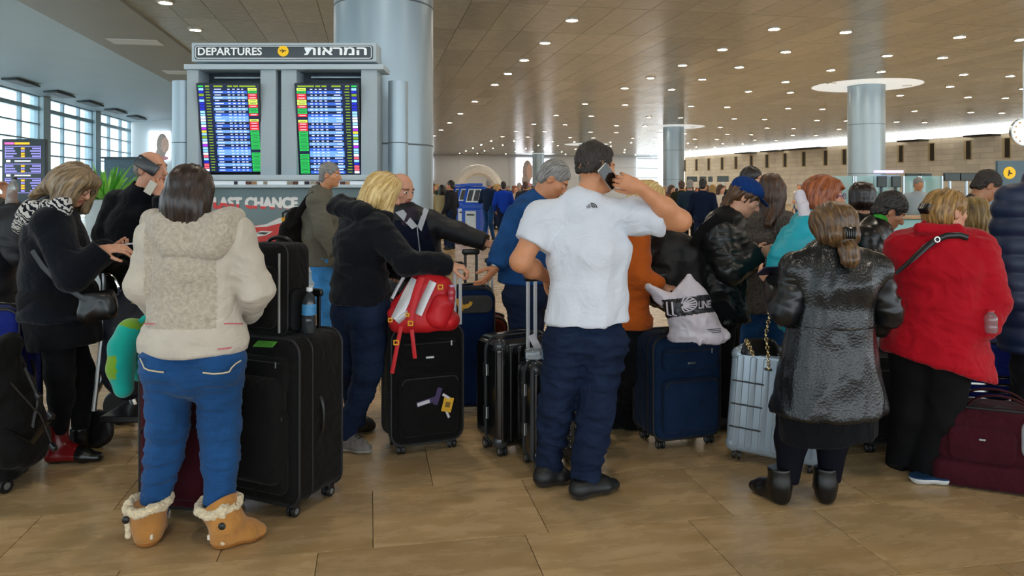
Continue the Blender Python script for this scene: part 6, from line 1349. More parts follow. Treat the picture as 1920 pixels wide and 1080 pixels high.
V = Vol(); V.seg(P(1248, 540, Yq-.1), P(1255, 470, Yq-.1), (.15, .16), (.14, .14), side=(1, 0, 0), k=.06); V.seg(P(1290, 585, Yq-.1), P(1292, 480, Yq-.1), (.13, .15), (.11, .13), side=(1, 0, 0), k=.06); vput(t, 'bag_body', V, .01, mat('black_soft_nylon', '#0e0d0d', .65, var=.2, bump=.2, bs=60.), [(.014, (5, 5, 7)), (.005, (12, 12, 12))])
MB().tube([P(x, y, Yq-d_)-o for x, y, d_ in ((1300, 460, .25), (1318, 430, .3), (1345, 410, .3), (1372, 415, .24))], .034, 8, flat=.01).build('shoulder_strap', M_bal, t, True); MB().tube(bez(P(1250, 452, Yq-.05)-o, P(1255, 438, Yq-.05)-o, P(1275, 438, Yq-.05)-o, P(1280, 450, Yq-.05)-o), .01, 6).build('grab_loop', M_zip, t, True)
# ------------------------------------------------------------------ departures board
YB = 9.6; o = np.array([P(535, 500, YB)[0], YB, 0.])
def B(px_, py_, dy=0.): return P(px_, py_, YB+dy)*np.array([1, 1, 1])-o       # board-local point on its plane (dy behind the front)
def BX(x0, x1, y0, y1, d0, d1):
    a = P(x0, y0, YB); b_ = P(x1, y1, YB); c = (a+b_)/2-o; return (c[0], (d0+d1)/2, c[2]), (abs(b_[0]-a[0]), abs(d1-d0), abs(b_[2]-a[2]))
board = thing('departures_board', 'grey departures board stand with two tilted flight screens before the massive column', 'sign', o)
M_bm = mat('board_metal', '#b9cad4', .45, .0, var=.03, vs=3.); M_bp = mat('board_perforated', '#aabac3', .5, .0, var=.08, vs=90., bump=.3, bs=120.); M_rec = mat('board_recess', '#3a4750', .5, var=.1); M_slate = mat('slate_panel', '#33434b', .4, var=.02)
def bput(name, m, boxes, parent=None, r=.006):
    mb = MB()
    for q in boxes: mb.rbox(*BX(*q), r, 2)
    return mb.build(name, m, parent or board, True)
# header sign
hd = bput('header_box', M_bm, [(363, 707, 82, 117, -.06, .3)]); 
c, s_ = BX(369, 701, 87, 113, 0, .1); MB().slab(s_[0], .02, s_[2], .03, .004, c=(c[0], -.065, c[2])).build('header_face', M_slate, hd, True)
M_wt = mat('white_lettering', '#e9eff2', .5, var=0, emis='#e9eff2', est=.25)
MB().tube(rect_loop(s_[0]*.985, s_[2]*.86, .028, -.078, c[2]) if False else [(x+c[0], y, z) for x, y, z in rect_loop(s_[0]*.985, s_[2]*.86, .028, -.077, c[2])], .0045, 6, closed=True).build('white_border', M_wt, hd, True)
def put_text(name, txt, cx_, cy_, hpx, wpx, m, parent, y=-.082, bold=.0, extr=.003, mats=None, z_split=None):
    v, f = text_mesh(txt, 1., 0., .01); v0 = np.array(v); n0 = len(v0); f0 = f; v = v0.copy(); f = list(f0)
    if bold:
        for k, a in enumerate(np.linspace(0, 2*math.pi, 9)[:-1]): v = np.concatenate([v, v0+np.array([bold*math.cos(a), bold*.8*math.sin(a), -1e-4*(k+1)])]); f += [tuple(i+n0*(k+1) for i in q) for q in f0]
    ext = v.max(0)-v.min(0); mid = (v.max(0)+v.min(0))/2
    W = wpx/F*YB; Hh = hpx/F*YB; cc = B(cx_, cy_); q = np.stack([(v[:, 0]-mid[0])/ext[0]*W+cc[0], y-(v[:, 2]-mid[2])/max(ext[2], 1e-6)*extr, (v[:, 1]-mid[1])/ext[1]*Hh+cc[2]], 1)
    return mesh_obj(name, q, [tuple(t) for t in f], m, parent, False)
put_text('lettering', 'DEPARTURES', 435.5, 98.5, 14.5, 119, M_wt, hd, bold=.022); put_text('hebrew_lettering', '\u05ea\u05d5\u05d0\u05e8\u05de\u05d4', 632, 98, 14.5, 116, M_wt, hd, bold=.026)
cc = B(534.5, 98); MB().cyl((cc[0], -.074, cc[2]), (cc[0], -.083, cc[2]), .069, seg=28).build('yellow_disc', mat('yellow_disc', '#f0c010', .5, var=0, emis='#f0c010', est=.3), hd, True)
pl = MB(); M_pk = mat('plane_black', '#2a2410', .5, var=0)
def poly(pts, y): pl.add([(cc[0]+x*.069, y, cc[2]+z*.069) for x, z in pts], [tuple(range(len(pts)))])
poly([(-.6, -.02), (-.5, .1), (.45, .14), (.62, .06), (.45, -.04)], -.0845); poly([(-.05, .08), (.2, .08), (-.2, .42), (-.32, .42)], -.0845); poly([(-.05, 0), (.2, 0), (-.15, -.36), (-.3, -.36)], -.0845); poly([(-.55, .06), (-.4, .06), (-.6, .3), (-.7, .3)], -.0845); pl.build('plane_symbol', M_pk, hd)
bput('top_beam', M_bm, [(347, 720, 121, 131, -.04, .45)])
bput('frame_stile', M_bp, [(350, 372, 131, 330, 0, .35)]); bput('frame_stile', M_bp, [(488, 517, 131, 330, 0, .35)]); bput('frame_stile', M_bp, [(527, 556, 131, 330, 0, .35)]); bput('frame_stile', M_bp, [(677, 707, 131, 330, 0, .35)])
bput('back_panel', M_rec, [(350, 707, 131, 330, .34, .38)]); bput('centre_gap', M_rec, [(516, 528, 131, 330, .1, .3)])
bput('inner_rail', M_bm, [(390, 480, 140, 143, .2, .25)]); bput('inner_rail', M_bm, [(575, 676, 139, 142, .2, .25)])
bput('ledge', M_bm, [(347, 722, 328, 338, -.12, .4)]); bput('ledge', M_bm, [(385, 722, 347, 352, -.12, .4)])
st_ = bput('photo_strip', M_wt, [(385, 722, 339.5, 346.5, -.02, .1)]); rr = random.Random(4)
for k in range(22):
    if rr.random() < .25: continue
    x = 418+k*11; bput('photo', mat('photo_%d' % (k % 4), ('#6b3a2c', '#c9986a', '#2c2430', '#b5a58a')[k % 4], .6, var=.5, vs=60.), [(x, x+rr.uniform(6, 11), 340, 346, -.03, -.02)], st_, .001)
# ad panel
ad = bput('advert_panel', mat('advert_grey', '#73888d', .45, var=.18, vs=1.2), [(385, 722, 352, 500, .0, .4)])
def two_tone():
    m = mat('white_red_lettering', '#eeeeee', .5, var=0); nt = m.node_tree; N = nt.nodes; L = nt.links; tc = N.new('ShaderNodeTexCoord'); sp = N.new('ShaderNodeSeparateXYZ'); L.new(tc.outputs['Object'], sp.inputs[0])
    a = N.new('ShaderNodeMath'); a.operation = 'MULTIPLY_ADD'; a.inputs[1].default_value = -.085; a.inputs[2].default_value = B(430, 381.5)[2]+B(430, 386)[0]*.085; L.new(sp.outputs[0], a.inputs[0]); c_ = N.new('ShaderNodeMath'); c_.operation = 'LESS_THAN'; L.new(sp.outputs[2], c_.inputs[0]); L.new(a.outputs[0], c_.inputs[1])
    mx = N.new('ShaderNodeMix'); mx.data_type = 'RGBA'; mx.inputs[6].default_value = (.85, .85, .85, 1); mx.inputs[7].default_value = (.75, .06, .06, 1); L.new(c_.outputs[0], mx.inputs[0]); L.new(mx.outputs[2], N['Principled BSDF'].inputs[0]); return m
put_text('headline', 'LAST CHANCE', 479.5, 380.5, 22.5, 159, two_tone(), ad, y=-.006, bold=.075)
car = MB(); M_cr = [mat('print_red', '#c8281e', .4, var=.15, vs=3.), mat('print_white', '#d8dcda', .4, var=.1), mat('print_dark', '#2a2c2e', .4)]
def cpoly(pts, i, y): car.mat(i).add([B(x, yy)+(0, y, 0) for x, yy in pts], [tuple(reversed(range(len(pts))))])
cpoly([(440, 430), (470, 424), (500, 420), (520, 410), (560, 402), (640, 402), (700, 425), (715, 470), (700, 492), (455, 492), (440, 465)], 0, -.004); cpoly([(462, 427), (500, 420), (523, 409), (545, 406), (528, 418), (500, 425)], 1, -.006); cpoly([(475, 438), (490, 433), (512, 434), (500, 441), (482, 444)], 1, -.006); cpoly([(480, 437), (492, 435), (505, 436), (496, 440)], 2, -.008); cpoly([(478, 452), (490, 458), (498, 470), (484, 464)], 2, -.006); cpoly([(512, 462), (520, 448), (534, 446), (544, 462), (540, 485), (518, 488)], 1, -.006); cpoly([(517, 466), (523, 455), (532, 454), (538, 466), (535, 482), (521, 483)], 2, -.008); cpoly([(560, 408), (630, 406), (680, 425), (570, 425)], 2, -.006)
car.build('printed_car', M_cr, ad)
bput('base_ledge', mat('base_white', '#c4ccd0', .5), [(370, 735, 500, 508, -.15, .45)]); bput('base_body', M_bm, [(385, 722, 508, 560, 0, .4)]); bput('base_ledge', mat('base_white', ''), [(370, 735, 532, 540, -.12, .45)]); bput('plinth', mat('plinth_grey', '#6d767a', .5), [(375, 730, 558, 580.3, -.05, .42)])
for x0, x1 in ((308, 350), (722, 760)):
    a = B((x0+x1)/2, 148); r_ = (x1-x0)/2/F*YB; MB().cyl((a[0], .25, 0.0), (a[0], .25, a[2]), r_, seg=32).build('side_column', M_col, board, True); MB().lathe([(r_+.002, -.006), (r_+.003, 0), (r_+.002, .006)], (a[0], .25, B(0, 266)[2]), (0, 0, 1), 32).build('column_seam', M_seam, board)
# screens: portrait, leaning forward at the top
def flight_screen(label, xa, xb, ya, yb, mirror, seed):
    W = (xb-xa)/F*YB; Hh = (yb-ya)/F*YB; a0 = B((xa+xb)/2, yb); tl = .19; R = RX(tl)
    t = link(bpy.data.objects.new('flight_screen', None)); t.parent = board; t.location = (a0[0], .12, a0[2]); t.rotation_euler = (tl, 0, 0); t['label'] = label
    MB().rbox((0, .03, Hh/2), (W+.03, .06, Hh+.03), .008).build('bezel', M_blk, t, True)
    cols = {'navy': ('#081a44', .35), 'blue': ('#2f5fc4', .75), 'sky': ('#6f9fe8', .8), 'white': ('#e6ecff', 1.0), 'yel': ('#c9dc5a', .9), 'green': ('#22b04c', .9), 'red': ('#e02834', .95), 'ogreen': ('#7c9a1c', .8), 'lblue': ('#8fc8ea', .9), 'dblue': ('#1522b8', .8), 'mag': ('#a52bd0', .9), 'gold': ('#d8c63a', .9), 'pink': ('#f05a6a', .9), 'text': ('#c4d0ff', 1.0)}
    names = list(cols); mats = [glow('screen_'+n, *cols[n]) for n in names]; m = MB(); rg = random.Random(seed)
    def cell(u0, u1, w0, w1, n, lift):   # u 0..1 left-right (mirrored when asked), w 0..1 top-down
        if mirror: u0, u1 = 1-u1, 1-u0
        x0, x1, z1, z0 = -W/2+W*u0, -W/2+W*u1, Hh*(1-w0), Hh*(1-w1); m.mat(names.index(n)).add([(x0, -.001-lift, z0), (x1, -.001-lift, z0), (x1, -.001-lift, z1), (x0, -.001-lift, z1)], [(0, 1, 2, 3)])
    cell(0, 1, 0, 1, 'navy', 0); n = 30; rh = .955/n
    for (a, b_, nn) in ((.01, .1, 'green'), (.13, .2, 'ogreen'), (.27, .42, 'ogreen'), (.5, .58, 'ogreen'), (.6, .68, 'ogreen'), (.7, .97, 'ogreen')): cell(a, b_, .012, .03, nn, .001)
    stat = ['yel', 'green', 'red', 'red', 'yel', 'yel', 'red', 'green', 'green', 'red', None, 'yel', 'red', 'red', 'red']+['green']*7+[None]+['green']*7
    tags_ = ['lblue', 'dblue', 'ogreen', 'dblue', 'lblue', 'dblue', 'dblue', 'dblue', 'lblue', 'lblue', 'white', 'white', 'lblue', 'white', 'mag', 'gold', 'lblue', 'ogreen', 'lblue', 'white', 'mag', 'lblue', 'lblue', 'white', 'pink', 'lblue', 'dblue', 'pink', 'pink', 'white']
    for i in range(n):
        w0 = .04+i*rh; w1 = w0+rh*.92
        cell(.255, .82, w0, w0+rh, 'sky' if (i in (10, 11, 22, 23)) else ('blue' if i % 2 else 'navy') if i % 4 != 3 else 'sky', .001)
        if stat[i]:
            cell(.835, .985, w0+rh*.06, w1, stat[i], .002); cell(.86, .96, w0+rh*.4, w0+rh*.58, 'white' if stat[i] == 'red' else 'navy', .003)
        cell(.02, .1, w0+rh*.1, w1-rh*.05, tags_[i], .002); cell(.12, .22, w0+rh*.12, w1-rh*.1, 'navy', .002); cell(.135, .135+rg.uniform(.06, .08), w0+rh*.3, w1-rh*.3, 'ogreen', .003)
        cell(.28, .28+rg.uniform(.07, .15), w0+rh*.32, w1-rh*.28, 'text', .003)
        for u in (.5, .58, .66, .73): cell(u, u+rg.uniform(.03, .05), w0+rh*.32, w1-rh*.28, 'text', .003)
    m.build('flight_rows', mats, t)
    return t
flight_screen('left flight screen, city names left and status right', 375, 487, 157, 322, False, 3); flight_screen('right flight screen with mirrored columns', 558, 673, 157, 326, True, 9)
# ------------------------------------------------------------------ hall furniture
# left direction screen
YS = 9.0; a = P(44, 262, YS); t = thing('direction_screen', 'tall dark direction screen with lilac boxes at the left photo edge', 'screen', (a[0], YS, 0))
MB().rbox((0, .03, 1.5), (.52, .07, 1.3), .01).build('case', M_slate, t, True); MB().cyl((0, .03, 0), (0, .03, .9), .04).build('stand', M_metal, t, True); MB().rbox((0, .03, .02), (.5, .4, .04), .01).build('foot', M_metal, t, True)
G_l = glow('lilac_light', '#8f8ae0', .8); G_w = glow('screen_white', '', 1); G_y = glow('amber_light', '#f0b010', 1.); G_p = glow('pink_light', '#e060b0', 1.)
m = MB(); px2 = lambda x: (x-44)/F*YS; pz = lambda y: P(44, y, YS)[2]
def cl(x0, x1, y0, y1, i, l): m.mat(i).add([(px2(x0), -.006-l, pz(y1)), (px2(x1), -.006-l, pz(y1)), (px2(x1), -.006-l, pz(y0)), (px2(x0), -.006-l, pz(y0))], [(0, 1, 2, 3)])
cl(9, 27, 267, 271, 3, 0); cl(28, 56, 267, 271, 2, 0)
for (y0, y1) in ((274, 297), (307, 325), (334, 362)):
    for e_ in ((10, 77, y0, y0+1.2), (10, 77, y1-1.2, y1), (10, 11.2, y0, y1), (75.8, 77, y0, y1)): cl(*e_, 0, 0)
    k = 0; y = y0+3
    while y < y1-3: cl(11, 26+6*((k*7) % 3)/2, y, y+2.6, 0, .001); cl(61-4*((k*5) % 3)/2, 76, y, y+2.6, 0, .001); cl(40, 47, y-.3, y+3, 2 if k % 3 != 1 else 0, .001); y += 4.9; k += 1
for y in (300, 327): cl(12, 20, y, y+4, 1, 0); cl(28, 58, y+.8, y+3.2, 1, 0)
m.build('screen_content', [G_l, G_w, G_y, G_p], t)
# planter
YP = 8.3; a = P(200, 380, YP); t = thing('potted_plant', 'leafy green plant in a tall pale planter left of the balding man', 'plant', (a[0], YP, 0)); top = P(0, 374, YP)[2]
MB().lathe([(.001, 0), (.15, 0), (.17, .03), (.2, top-.03), (.21, top), (.18, top), (.17, top-.06), (.001, top-.06)], seg=24).build('planter', mat('pale_planter', '#b7c6cc', .4, var=.05), t, True); MB().lathe([(.001, 0), (.17, 0), (.17, .012), (.001, .02)], (0, 0, top-.065), seg=20).build('soil', mat('soil', '#3b2d20', .9), t)
rg = random.Random(5); M_lf = [mat('leaf_green', '#5cab44', .45, var=.25, vs=8.), mat('leaf_pale_green', '#95d860', .45, var=.2, vs=8.)]
for i in range(130):
    an = rg.uniform(0, 6.28); el = rg.uniform(.35, 1.35); L_ = rg.uniform(.3, .72); d = np.array([math.cos(an)*math.cos(el), math.sin(an)*math.cos(el), math.sin(el)]); b0 = np.array([.06*math.cos(an), .06*math.sin(an), top-.04]); sd = nrm(np.cross(d, (0, 0, 1))); m = MB(); vs = []; n = 6
    for k in range(n+1):
        u = k/n; c_ = b0+d*L_*u+np.array([0, 0, -.28*L_*u*u])+d*0; w = .017*math.sin(math.pi*min(1, u*.9+.1))**.8; vs += [c_-sd*w, c_+np.array([0, 0, -.006]), c_+sd*w]
    m.add(vs, [(3*k+j, 3*k+j+1, 3*k+j+4, 3*k+j+3) for k in range(n) for j in (0, 1)]); m.build('leaf', M_lf[i % 2], t, True, auto=False)
# self-service kiosks
M_kb = mat('kiosk_blue', '#0f4fc0', .4, var=.06, vs=3.); M_kw = mat('kiosk_white', '#d5dde0', .4, var=.05)
for i, (x, y_) in enumerate(((891, 446), (876, 437), (865, 430))):
    a = G(x, y_); t = thing('check_in_kiosk', ('blue self-service kiosk nearest to the man in the blue puffer', 'middle one of three blue self-service kiosks', 'farthest one of three blue self-service kiosks')[i], 'kiosk', a, -.35)
    m = MB(); w = .62; prof = [(-.35, 0), (.35, 0), (.35, 1.5), (.25, 1.62), (.05, 1.62), (-.3, 1.05), (-.3, .95), (-.35, .9)]; m.rings([[(-w/2, y, z) for y, z in prof], [(w/2, y, z) for y, z in prof]]); m.build('cabinet', M_kb, t)
    m = MB(); d = nrm((0, .35, .57)); n_ = np.array([0, -.57, .35]); c_ = np.array([0, -.125, 1.335]); X = np.array([1, 0, 0])
    m.quad(c_-.22*X-d*.25+n_*.01, c_+.22*X-d*.25+n_*.01, c_+.22*X+d*.25+n_*.01, c_-.22*X+d*.25+n_*.01); m.build('console', M_kw, t)
    for u in (-1, 1): m = MB(); m.quad(c_+(u*.11-.08)*X-d*.2+n_*.02, c_+(u*.11+.08)*X-d*.2+n_*.02, c_+(u*.11+.08)*X+d*.2+n_*.02, c_+(u*.11-.08)*X+d*.2+n_*.02); m.build('touch_screen', mat('screen_dark_grey', '#4a5058', .2, var=.3, vs=20.), t)
    MB().rbox((0, -.36, .5), (.36, .03, .72), .01).build('service_door', M_kw, t); MB().rbox((0, -.378, .74), (.26, .01, .05), .004).build('printer_slot', mat('slot_black', '#20252b', .4), t); MB().rbox((0, 0, 1.68), (.5, .1, .09), .02).build('crown', M_kb, t)
# barrier posts with blue belts
M_belt = mat('blue_belt', '#1238b8', .6, var=.05); prev = None
for i, (x, Yy) in enumerate(((1258, 29), (1284, 28), (1329, 26.5), (1372, 25.5), (1420, 25))):
    a = P(x, 400, Yy); t = thing('barrier_post', 'silver queue barrier post with blue belt, number %s from the left' % ('one', 'two', 'three', 'four', 'five')[i], 'barrier', (a[0], Yy, 0)); MB().lathe([(.001, 0), (.17, 0), (.17, .02), (.03, .05), (.03, .93), (.045, .94), (.045, 1.02), (.001, 1.03)], seg=14).build('post', M_kw, t, True)
    if prev is not None:
        d = prev-np.array([a[0], Yy, 0]); MB().quad((0, 0, .9), (d[0], d[1], .9), (d[0], d[1], 1.0), (0, 0, 1.0)).build('belt', M_belt, t)
    prev = np.array([a[0], Yy, 0])
# check-in counters, right
M_aq = mat('aqua_counter', '#8fc0c0', .35, var=.05, vs=2.); M_wd = mat('counter_wood', '#b8926a', .5, var=.15, vs=10.)
for i in range(4):
    x0 = P(1640, 400, 12)[0]+i*.86; t = thing('check_in_counter', ('aqua check-in counter just right of the boy', 'aqua check-in counter behind the red coat', 'aqua check-in counter left of the navy puffer coat', 'aqua check-in counter behind the navy puffer coat')[i], 'counter', (x0+.43, 12.2, 0))
    MB().rbox((0, 0, .53), (.84, .5, 1.06), .01).build('body', M_aq, t); MB().rbox((0, -.03, 1.09), (.86, .6, .045), .008).build('counter_top', M_wd, t); MB().rbox((0, -.265, .72), (.86, .05, .035), .006).build('mid_rail', M_wd, t)
    for z in (.9, .4):
        d_ = MB().rbox((-.0, -.258, z), (.8, .02, .3 if z > .5 else .5), .006).build('panel', M_aq, t); MB().rbox((.28, -.272, z+.1), (.05, .012, .012), .004).build('knob', M_blk, d_)
# staff screens and glass above the counters
for (x0, x1, y0, y1, Yy, lab) in ((1698, 1722, 325, 339, 17, 'dark flat screen over the counters, left one of a pair'), (1724, 1746, 325, 339, 17, 'dark flat screen over the counters, right one of a pair'), (1770, 1798, 324, 339, 16, 'dark flat screen over the counters left of the bending man'), (1800, 1830, 324, 339, 16, 'dark flat screen over the counters beside the bending man'), (1288, 1307, 331, 341, 34, 'distant dark display right of the slim column'), (1312, 1324, 331, 341, 34, 'distant dark display, second right of the slim column'), (1328, 1336, 331, 341, 34, 'distant small display, third right of the slim column'), (1345, 1366, 330, 341, 32, 'distant lilac-lit display above the yellow jacket')):
    a = P(x0, y0, Yy); b_ = P(x1, y1, Yy); t = thing('display', lab, 'screen', ((a[0]+b_[0])/2, Yy, 0)); MB().rbox((0, 0, (a[2]+b_[2])/2), (b_[0]-a[0], .08, a[2]-b_[2]), .01).build('panel', mat('display_dark', '#22312f', .3, var=.3, vs=5.), t); MB().cyl((0, .06, 0), (0, .06, b_[2]+.05), .03).build('pole', M_metal, t, True)
M_ag = mat('aqua_glass', '#9fd8d8', .1, var=0, alpha=.45)
for i, (x0, x1, Yy) in enumerate(((1560, 1600, 15), (1604, 1640, 15), (1694, 1722, 14.5), (1726, 1766, 14.5))):
    a = P(x0, 330, Yy); b_ = P(x1, 400, Yy); t = thing('glass_screen', ('aqua glass partition right of the redhead', 'aqua glass partition behind the dark bobbed hair', 'aqua glass partition under the pair of dark screens', 'aqua glass partition right of the pair of dark screens')[i], 'partition', ((a[0]+b_[0])/2, Yy, 0)); w = b_[0]-a[0]; MB().box((0, 0, a[2]/2+.3), (w, .012, a[2]-.6), None).build('pane', M_ag, t); 
    for u in (-1, 1): MB().box((u*w/2, 0, a[2]/2), (.03, .04, a[2])).build('upright', M_metal, t)
    MB().box((0, 0, .3), (w, .06, .6)).build('base_panel', M_aq, t)
a = P(1666, 322, 13.5); t = thing('lit_booth', 'small booth with lilac-lit screens above the boy', 'booth', (a[0], 13.5, 0)); MB().rbox((0, 0, 1.86), (.5, .1, .05), .01).build('light_bar', glow('lilac_white', '#b9b0ff', 1.6), t)
for u in (-.12, .14): q = MB().rbox((u, 0, 1.68), (.17, .06, .2), .01).build('monitor', mat('display_dark', ''), t); MB().rbox((u, .02, 1.2), (.04, .04, .76), .01).build('monitor_arm', M_slate, q)
MB().rbox((0, .1, .5), (.7, .4, 1.0), .02).build('desk', M_aq, t); MB().rbox((0, .06, 1.4), (.46, .01, .8), .004).build('glass_back', M_ag, t)
# yellow sign and clock
a = P(1900, 328, 11); t = thing('gate_sign', 'slate panel with a yellow disc at the right photo edge', 'sign', (a[0], 11, 0)); MB().rbox((0, 0, a[2]), (.5, .06, .42), .01).build('panel', mat('slate_blue_panel', '#4f6a78', .4, var=.05), t); MB().cyl((-.08, -.03, a[2]+.03), (-.08, -.036, a[2]+.03), .09, seg=24).build('yellow_disc', mat('yellow_disc', ''), t); MB().cyl((.0, .06, 0), (0, .06, a[2]), .03).build('pole', M_metal, t, True)
m = MB(); c_ = np.array([-.08, -.0375, a[2]+.03]); 
m.add([c_+np.array([x*.09, 0, z*.09]) for x, z in ((-.15, .5), (.05, .5), (.1, .1), (.5, -.1), (.45, -.25), (.05, -.15), (-.1, -.5), (-.3, -.5), (-.2, -.05))], [tuple(range(9))]); m.build('figure_symbol', M_pk, t)
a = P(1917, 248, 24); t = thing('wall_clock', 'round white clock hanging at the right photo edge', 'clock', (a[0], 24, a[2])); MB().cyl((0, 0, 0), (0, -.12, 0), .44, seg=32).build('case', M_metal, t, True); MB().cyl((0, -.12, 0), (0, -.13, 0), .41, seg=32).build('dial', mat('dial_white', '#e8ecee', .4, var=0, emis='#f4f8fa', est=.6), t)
for k in range(12): MB().rbox((.34*math.sin(k*math.pi/6), -.135, .34*math.cos(k*math.pi/6)), (.05, .01, .05), .01).build('hour_mark', mat('hour_gold', '#c89a2a', .4), t)
for an, L_ in ((.9, .28), (2.6, .2)): MB().tube([(0, -.14, 0), (L_*math.sin(an), -.14, L_*math.cos(an))], .015, 6).build('hand', M_blk, t)
MB().cyl((0, -.05, .42), (0, -.05, CEIL-a[2]), .02).build('hanger', M_metal, t, True)
# ------------------------------------------------------------------ distant travellers
M_obj = mat('crowd_cloth', '#808080', .8, objcol=True)
def crowd_mesh(female, pose, bottom, hairm, skinm, long=False, res=.026):
    """one low-detail standing figure, facing -Y, feet at the origin -> mesh with slots skin, top, bottom, hair"""
    h = .94 if female else 1.; pts = lambda x, y, z: np.array([x, y, z*h]); vs, fs, ms, off = [], [], [], 0
    def push(V, r, i):
        nonlocal off
        v, f = V.mesh(r); vs.append(v); fs.append(f+off); ms.append(np.full(len(f), i)); off += len(v)
    V = Vol(); add_head(V, pts(0, -.02, 1.63), head_frame((.2*pose, -1, -.1*pose)), 1., pts(0, 0, 1.42)); push(V, .012, 0)
    sw = .15 if female else .18; V = Vol(); V.seg(pts(0, 0, .95), pts(0, 0, 1.15), (.19, .14), (.165, .125), side=(1, 0, 0), k=.05); V.seg(pts(0, 0, 1.15), pts(0, 0, 1.36), (.17, .13), (sw+.02, .125), side=(1, 0, 0), k=.05); V.seg(pts(-sw, 0, 1.4), pts(sw, 0, 1.4), .075, k=.05); V.seg(pts(0, 0, 1.38), pts(0, 0, 1.47), .09, .075, k=.04)
    if long: V.seg(pts(0, 0, .95), pts(0, 0, .62), (.19, .14), (.23, .17), side=(1, 0, 0), k=.04); V.cut(pts(0, 0, .62), (0, 0, -1), .5)
    hd = Vol()
    for s_ in (-1, 1):
        el = pts(s_*(sw+.09), .02, 1.12); wr = pts(s_*(sw+.06), -.12, .92) if pose == 0 else (pts(s_*.1, -.3, 1.12) if (pose == 1 or s_ > 0) else pts(s_*(sw+.08), -.05, .88))
        V.seg(pts(s_*(sw+.02), 0, 1.39), el, .072, .06, k=.04); V.seg(el, wr, .058, .046, k=.04); add_hand(hd, wr, nrm(wr-el), (-s_, 0, .2), 1, .5)
    push(V, res, 1); push(hd, .011, 0); V = Vol(); V.seg(pts(-.09, 0, .95), pts(.09, 0, .95), .12, k=.04); sh = Vol()
    for s_ in (-1, 1):
        st = .1*(pose == 2)*s_; V.seg(pts(s_*.09, 0, .92), pts(s_*.1, -st*.6, .5), .098, .075, k=.03); V.seg(pts(s_*.1, -st*.6, .5), pts(s_*.1, st, .09), .073, .055, k=.03); sh.seg((s_*.1, st+.03, .045), (s_*.11, st-.14, .035), (.042, .04), (.045, .03), side=(1, 0, 0), k=.02)
    sh.cut((0, 0, .001), (0, 0, -1)); push(V, res, 2); push(sh, .018, 4)
    V = Vol(); c = pts(0, -.02, 1.63); M = head_frame((.2*pose, -1, -.1*pose)); q = lambda x, y, z: c+M @ np.array([x, y, z]); e = lambda p_, r, k=.02, sub=False, R=None: V.ell(q(*p_), r, M if R is None else M @ R, k, sub)
    (hair_long(.2) if female else hair_short(.016, .006))(V, q, e); push(V, .012, 3)
    me = bpy.data.meshes.new('traveller'); v = np.concatenate(vs); f = np.concatenate(fs)
    me.vertices.add(len(v)); me.vertices.foreach_set('co', v.ravel()); me.loops.add(f.size); me.loops.foreach_set('vertex_index', f.ravel().astype(np.int32)); me.polygons.add(len(f)); me.polygons.foreach_set('loop_start', np.arange(len(f), dtype=np.int32)*4); me.polygons.foreach_set('loop_total', np.full(len(f), 4, dtype=np.int32)); me.update(calc_edges=True)
    for m in (skinm, M_obj, bottom, hairm, M_blackl): me.materials.append(m)
    me.polygons.foreach_set('material_index', np.concatenate(ms).astype(np.int32)); me.polygons.foreach_set('use_smooth', np.full(len(f), True)); me.update(); return me
HM = [mat('crowd_hair_dark', '#1c1411', .5), mat('crowd_hair_brown', '#4a3020', .5), mat('crowd_hair_grey', '#8e8a85', .6), mat('crowd_hair_fair', '#a8844c', .5), mat('crowd_hair_ginger', '#8f4a22', .5)]
CV = [crowd_mesh(False, 0, M_jean_d, HM[0], SKIN_T), crowd_mesh(True, 1, M_blackc, HM[1], SKIN_L), crowd_mesh(False, 1, M_blackc, HM[2], SKIN_P), crowd_mesh(True, 0, M_jean_d, HM[0], SKIN_L, True), crowd_mesh(False, 2, M_jean, HM[2], SKIN_T), crowd_mesh(True, 2, M_jean_d, HM[3], SKIN_L), crowd_mesh(True, 0, M_blackc, HM[4], SKIN_L), crowd_mesh(False, 0, M_blackc, HM[1], SKIN_T)]
def traveller(px_, Y, var, col, rz, label, group=None, s=1.):
    x = (px_-CX)/F*Y; o = link(bpy.data.objects.new('person', CV[var])); o.location = (x, Y, 0); o.rotation_euler = (0, 0, rz); o.scale = (s, s, s); o.color = (*lin(col), 1); return tag(o, label, 'person', group)
PI = math.pi
traveller(916, 22.6, 4, '#1b2a45', PI-.5, 'grey-haired man in dark blue quilted jacket walking beside the blue kiosk', None, 1.04)
traveller(829, 19.5, 3, '#b3a177', PI, 'woman in beige coat left of the blue kiosks')
traveller(808, 20.5, 6, '#c9c6c0', PI-.6, 'ginger-haired traveller in pale top beside the massive column')
traveller(846, 19, 0, '#23242b', -PI/2-.4, 'dark-haired man in black jacket between beige coat and kiosks')
traveller(944, 21.5, 0, '#1740b0', PI, 'traveller in bright blue jacket right of the quilted jacket')
traveller(838, 28.5, 2, '#30343a', PI/2, 'grey-haired traveller in dark coat behind the farthest kiosk')
traveller(966, 24, 6, '#c4b09a', .3, 'fair-faced traveller in beige top left of the denim shirt'); traveller(985, 21, 7, '#33333d', PI, 'traveller in dark grey coat just left of the denim shirt')
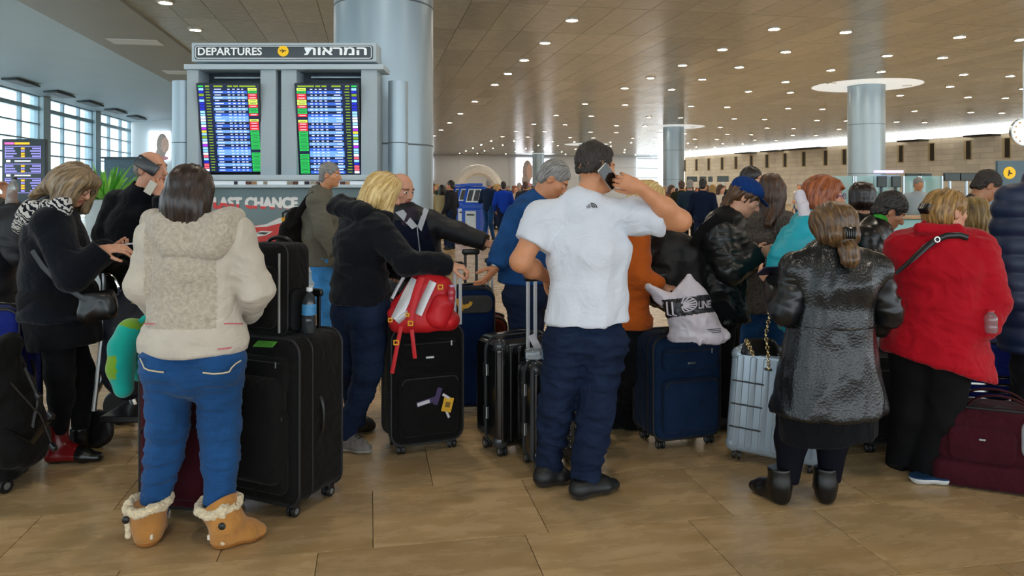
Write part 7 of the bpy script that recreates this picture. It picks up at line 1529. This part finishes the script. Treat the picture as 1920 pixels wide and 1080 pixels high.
traveller(1259, 20, 1, '#7a4f3c', .3, 'traveller facing us in brown top right of the slim column'); traveller(1278, 19, 7, '#2a2a1d', PI, 'traveller in dark olive jacket behind the raised elbow'); traveller(1293, 17.5, 2, '#20303f', PI-.4, 'grey-haired traveller in slate jacket left of the tall dark back'); traveller(1318, 15.5, 0, '#101c33', PI-.5, 'tall man in black-navy jacket seen from behind near the barrier'); traveller(1336, 19, 5, '#c8b05a', PI, 'traveller in yellow jacket left of the blue cap'); traveller(1351, 18.5, 1, '#d8c8b4', .4, 'traveller in cream top next to the yellow jacket')
traveller(1722, 14.0, 4, '#a9b0b4', -.4, 'clerk in grey shirt behind the check-in counter'); traveller(1872, 13.4, 7, '#8fb4d4', .2, 'clerk in light blue shirt behind the counter at the right')
rg = random.Random(21); PAL = ['#15171c', '#23262d', '#1b2438', '#2c2a2a', '#3a3f48', '#4a3a33', '#6b2a2a', '#7d7468', '#1f3a5c', '#b9b3a8', '#2d3b2e', '#101114']
SPOT = [tuple(o.location[:2]) for o in C.objects if o.type == 'MESH' and o.data in CV]
COLS = [tuple(hall(u, v)[:2]) for u, v in ((21, 28.8), (21.4, 50.6), (21.2, 72), (.2, 33))]+[tuple(o.location[:2]) for o in C.objects if o.name.startswith(('display', 'barrier_post', 'check_in', 'glass_screen', 'lit_booth'))]
def crowd(n, x0, x1, y0, y1, label, group):
    k = 0; i = 0
    while k < n and i < 400:
        i += 1; Yd = rg.uniform(y0, y1); pxx = x0+(x1-x0)*((i*.618) % 1); q = ((pxx-CX)/F*Yd, Yd)
        if any(math.hypot(q[0]-a, q[1]-b) < .8 for a, b in SPOT) or any(math.hypot(q[0]-a, q[1]-b) < 1.4 for a, b in COLS): continue
        SPOT.append(q); k += 1; traveller(pxx, Yd, rg.randrange(8), rg.choice(PAL), rg.uniform(0, 6.28), label, group, rg.uniform(.96, 1.05))
crowd(60, 806, 1004, 27, 74, 'distant traveller in the dense crowd before the grey far wall', 'crowd before the far wall')
crowd(24, 1240, 1400, 30, 58, 'distant traveller in the queue beyond the barrier belts', 'crowd beyond the barrier')
crowd(10, 1480, 1700, 19, 26, 'distant traveller in the queue before the stone wall counters', 'crowd before the stone wall')
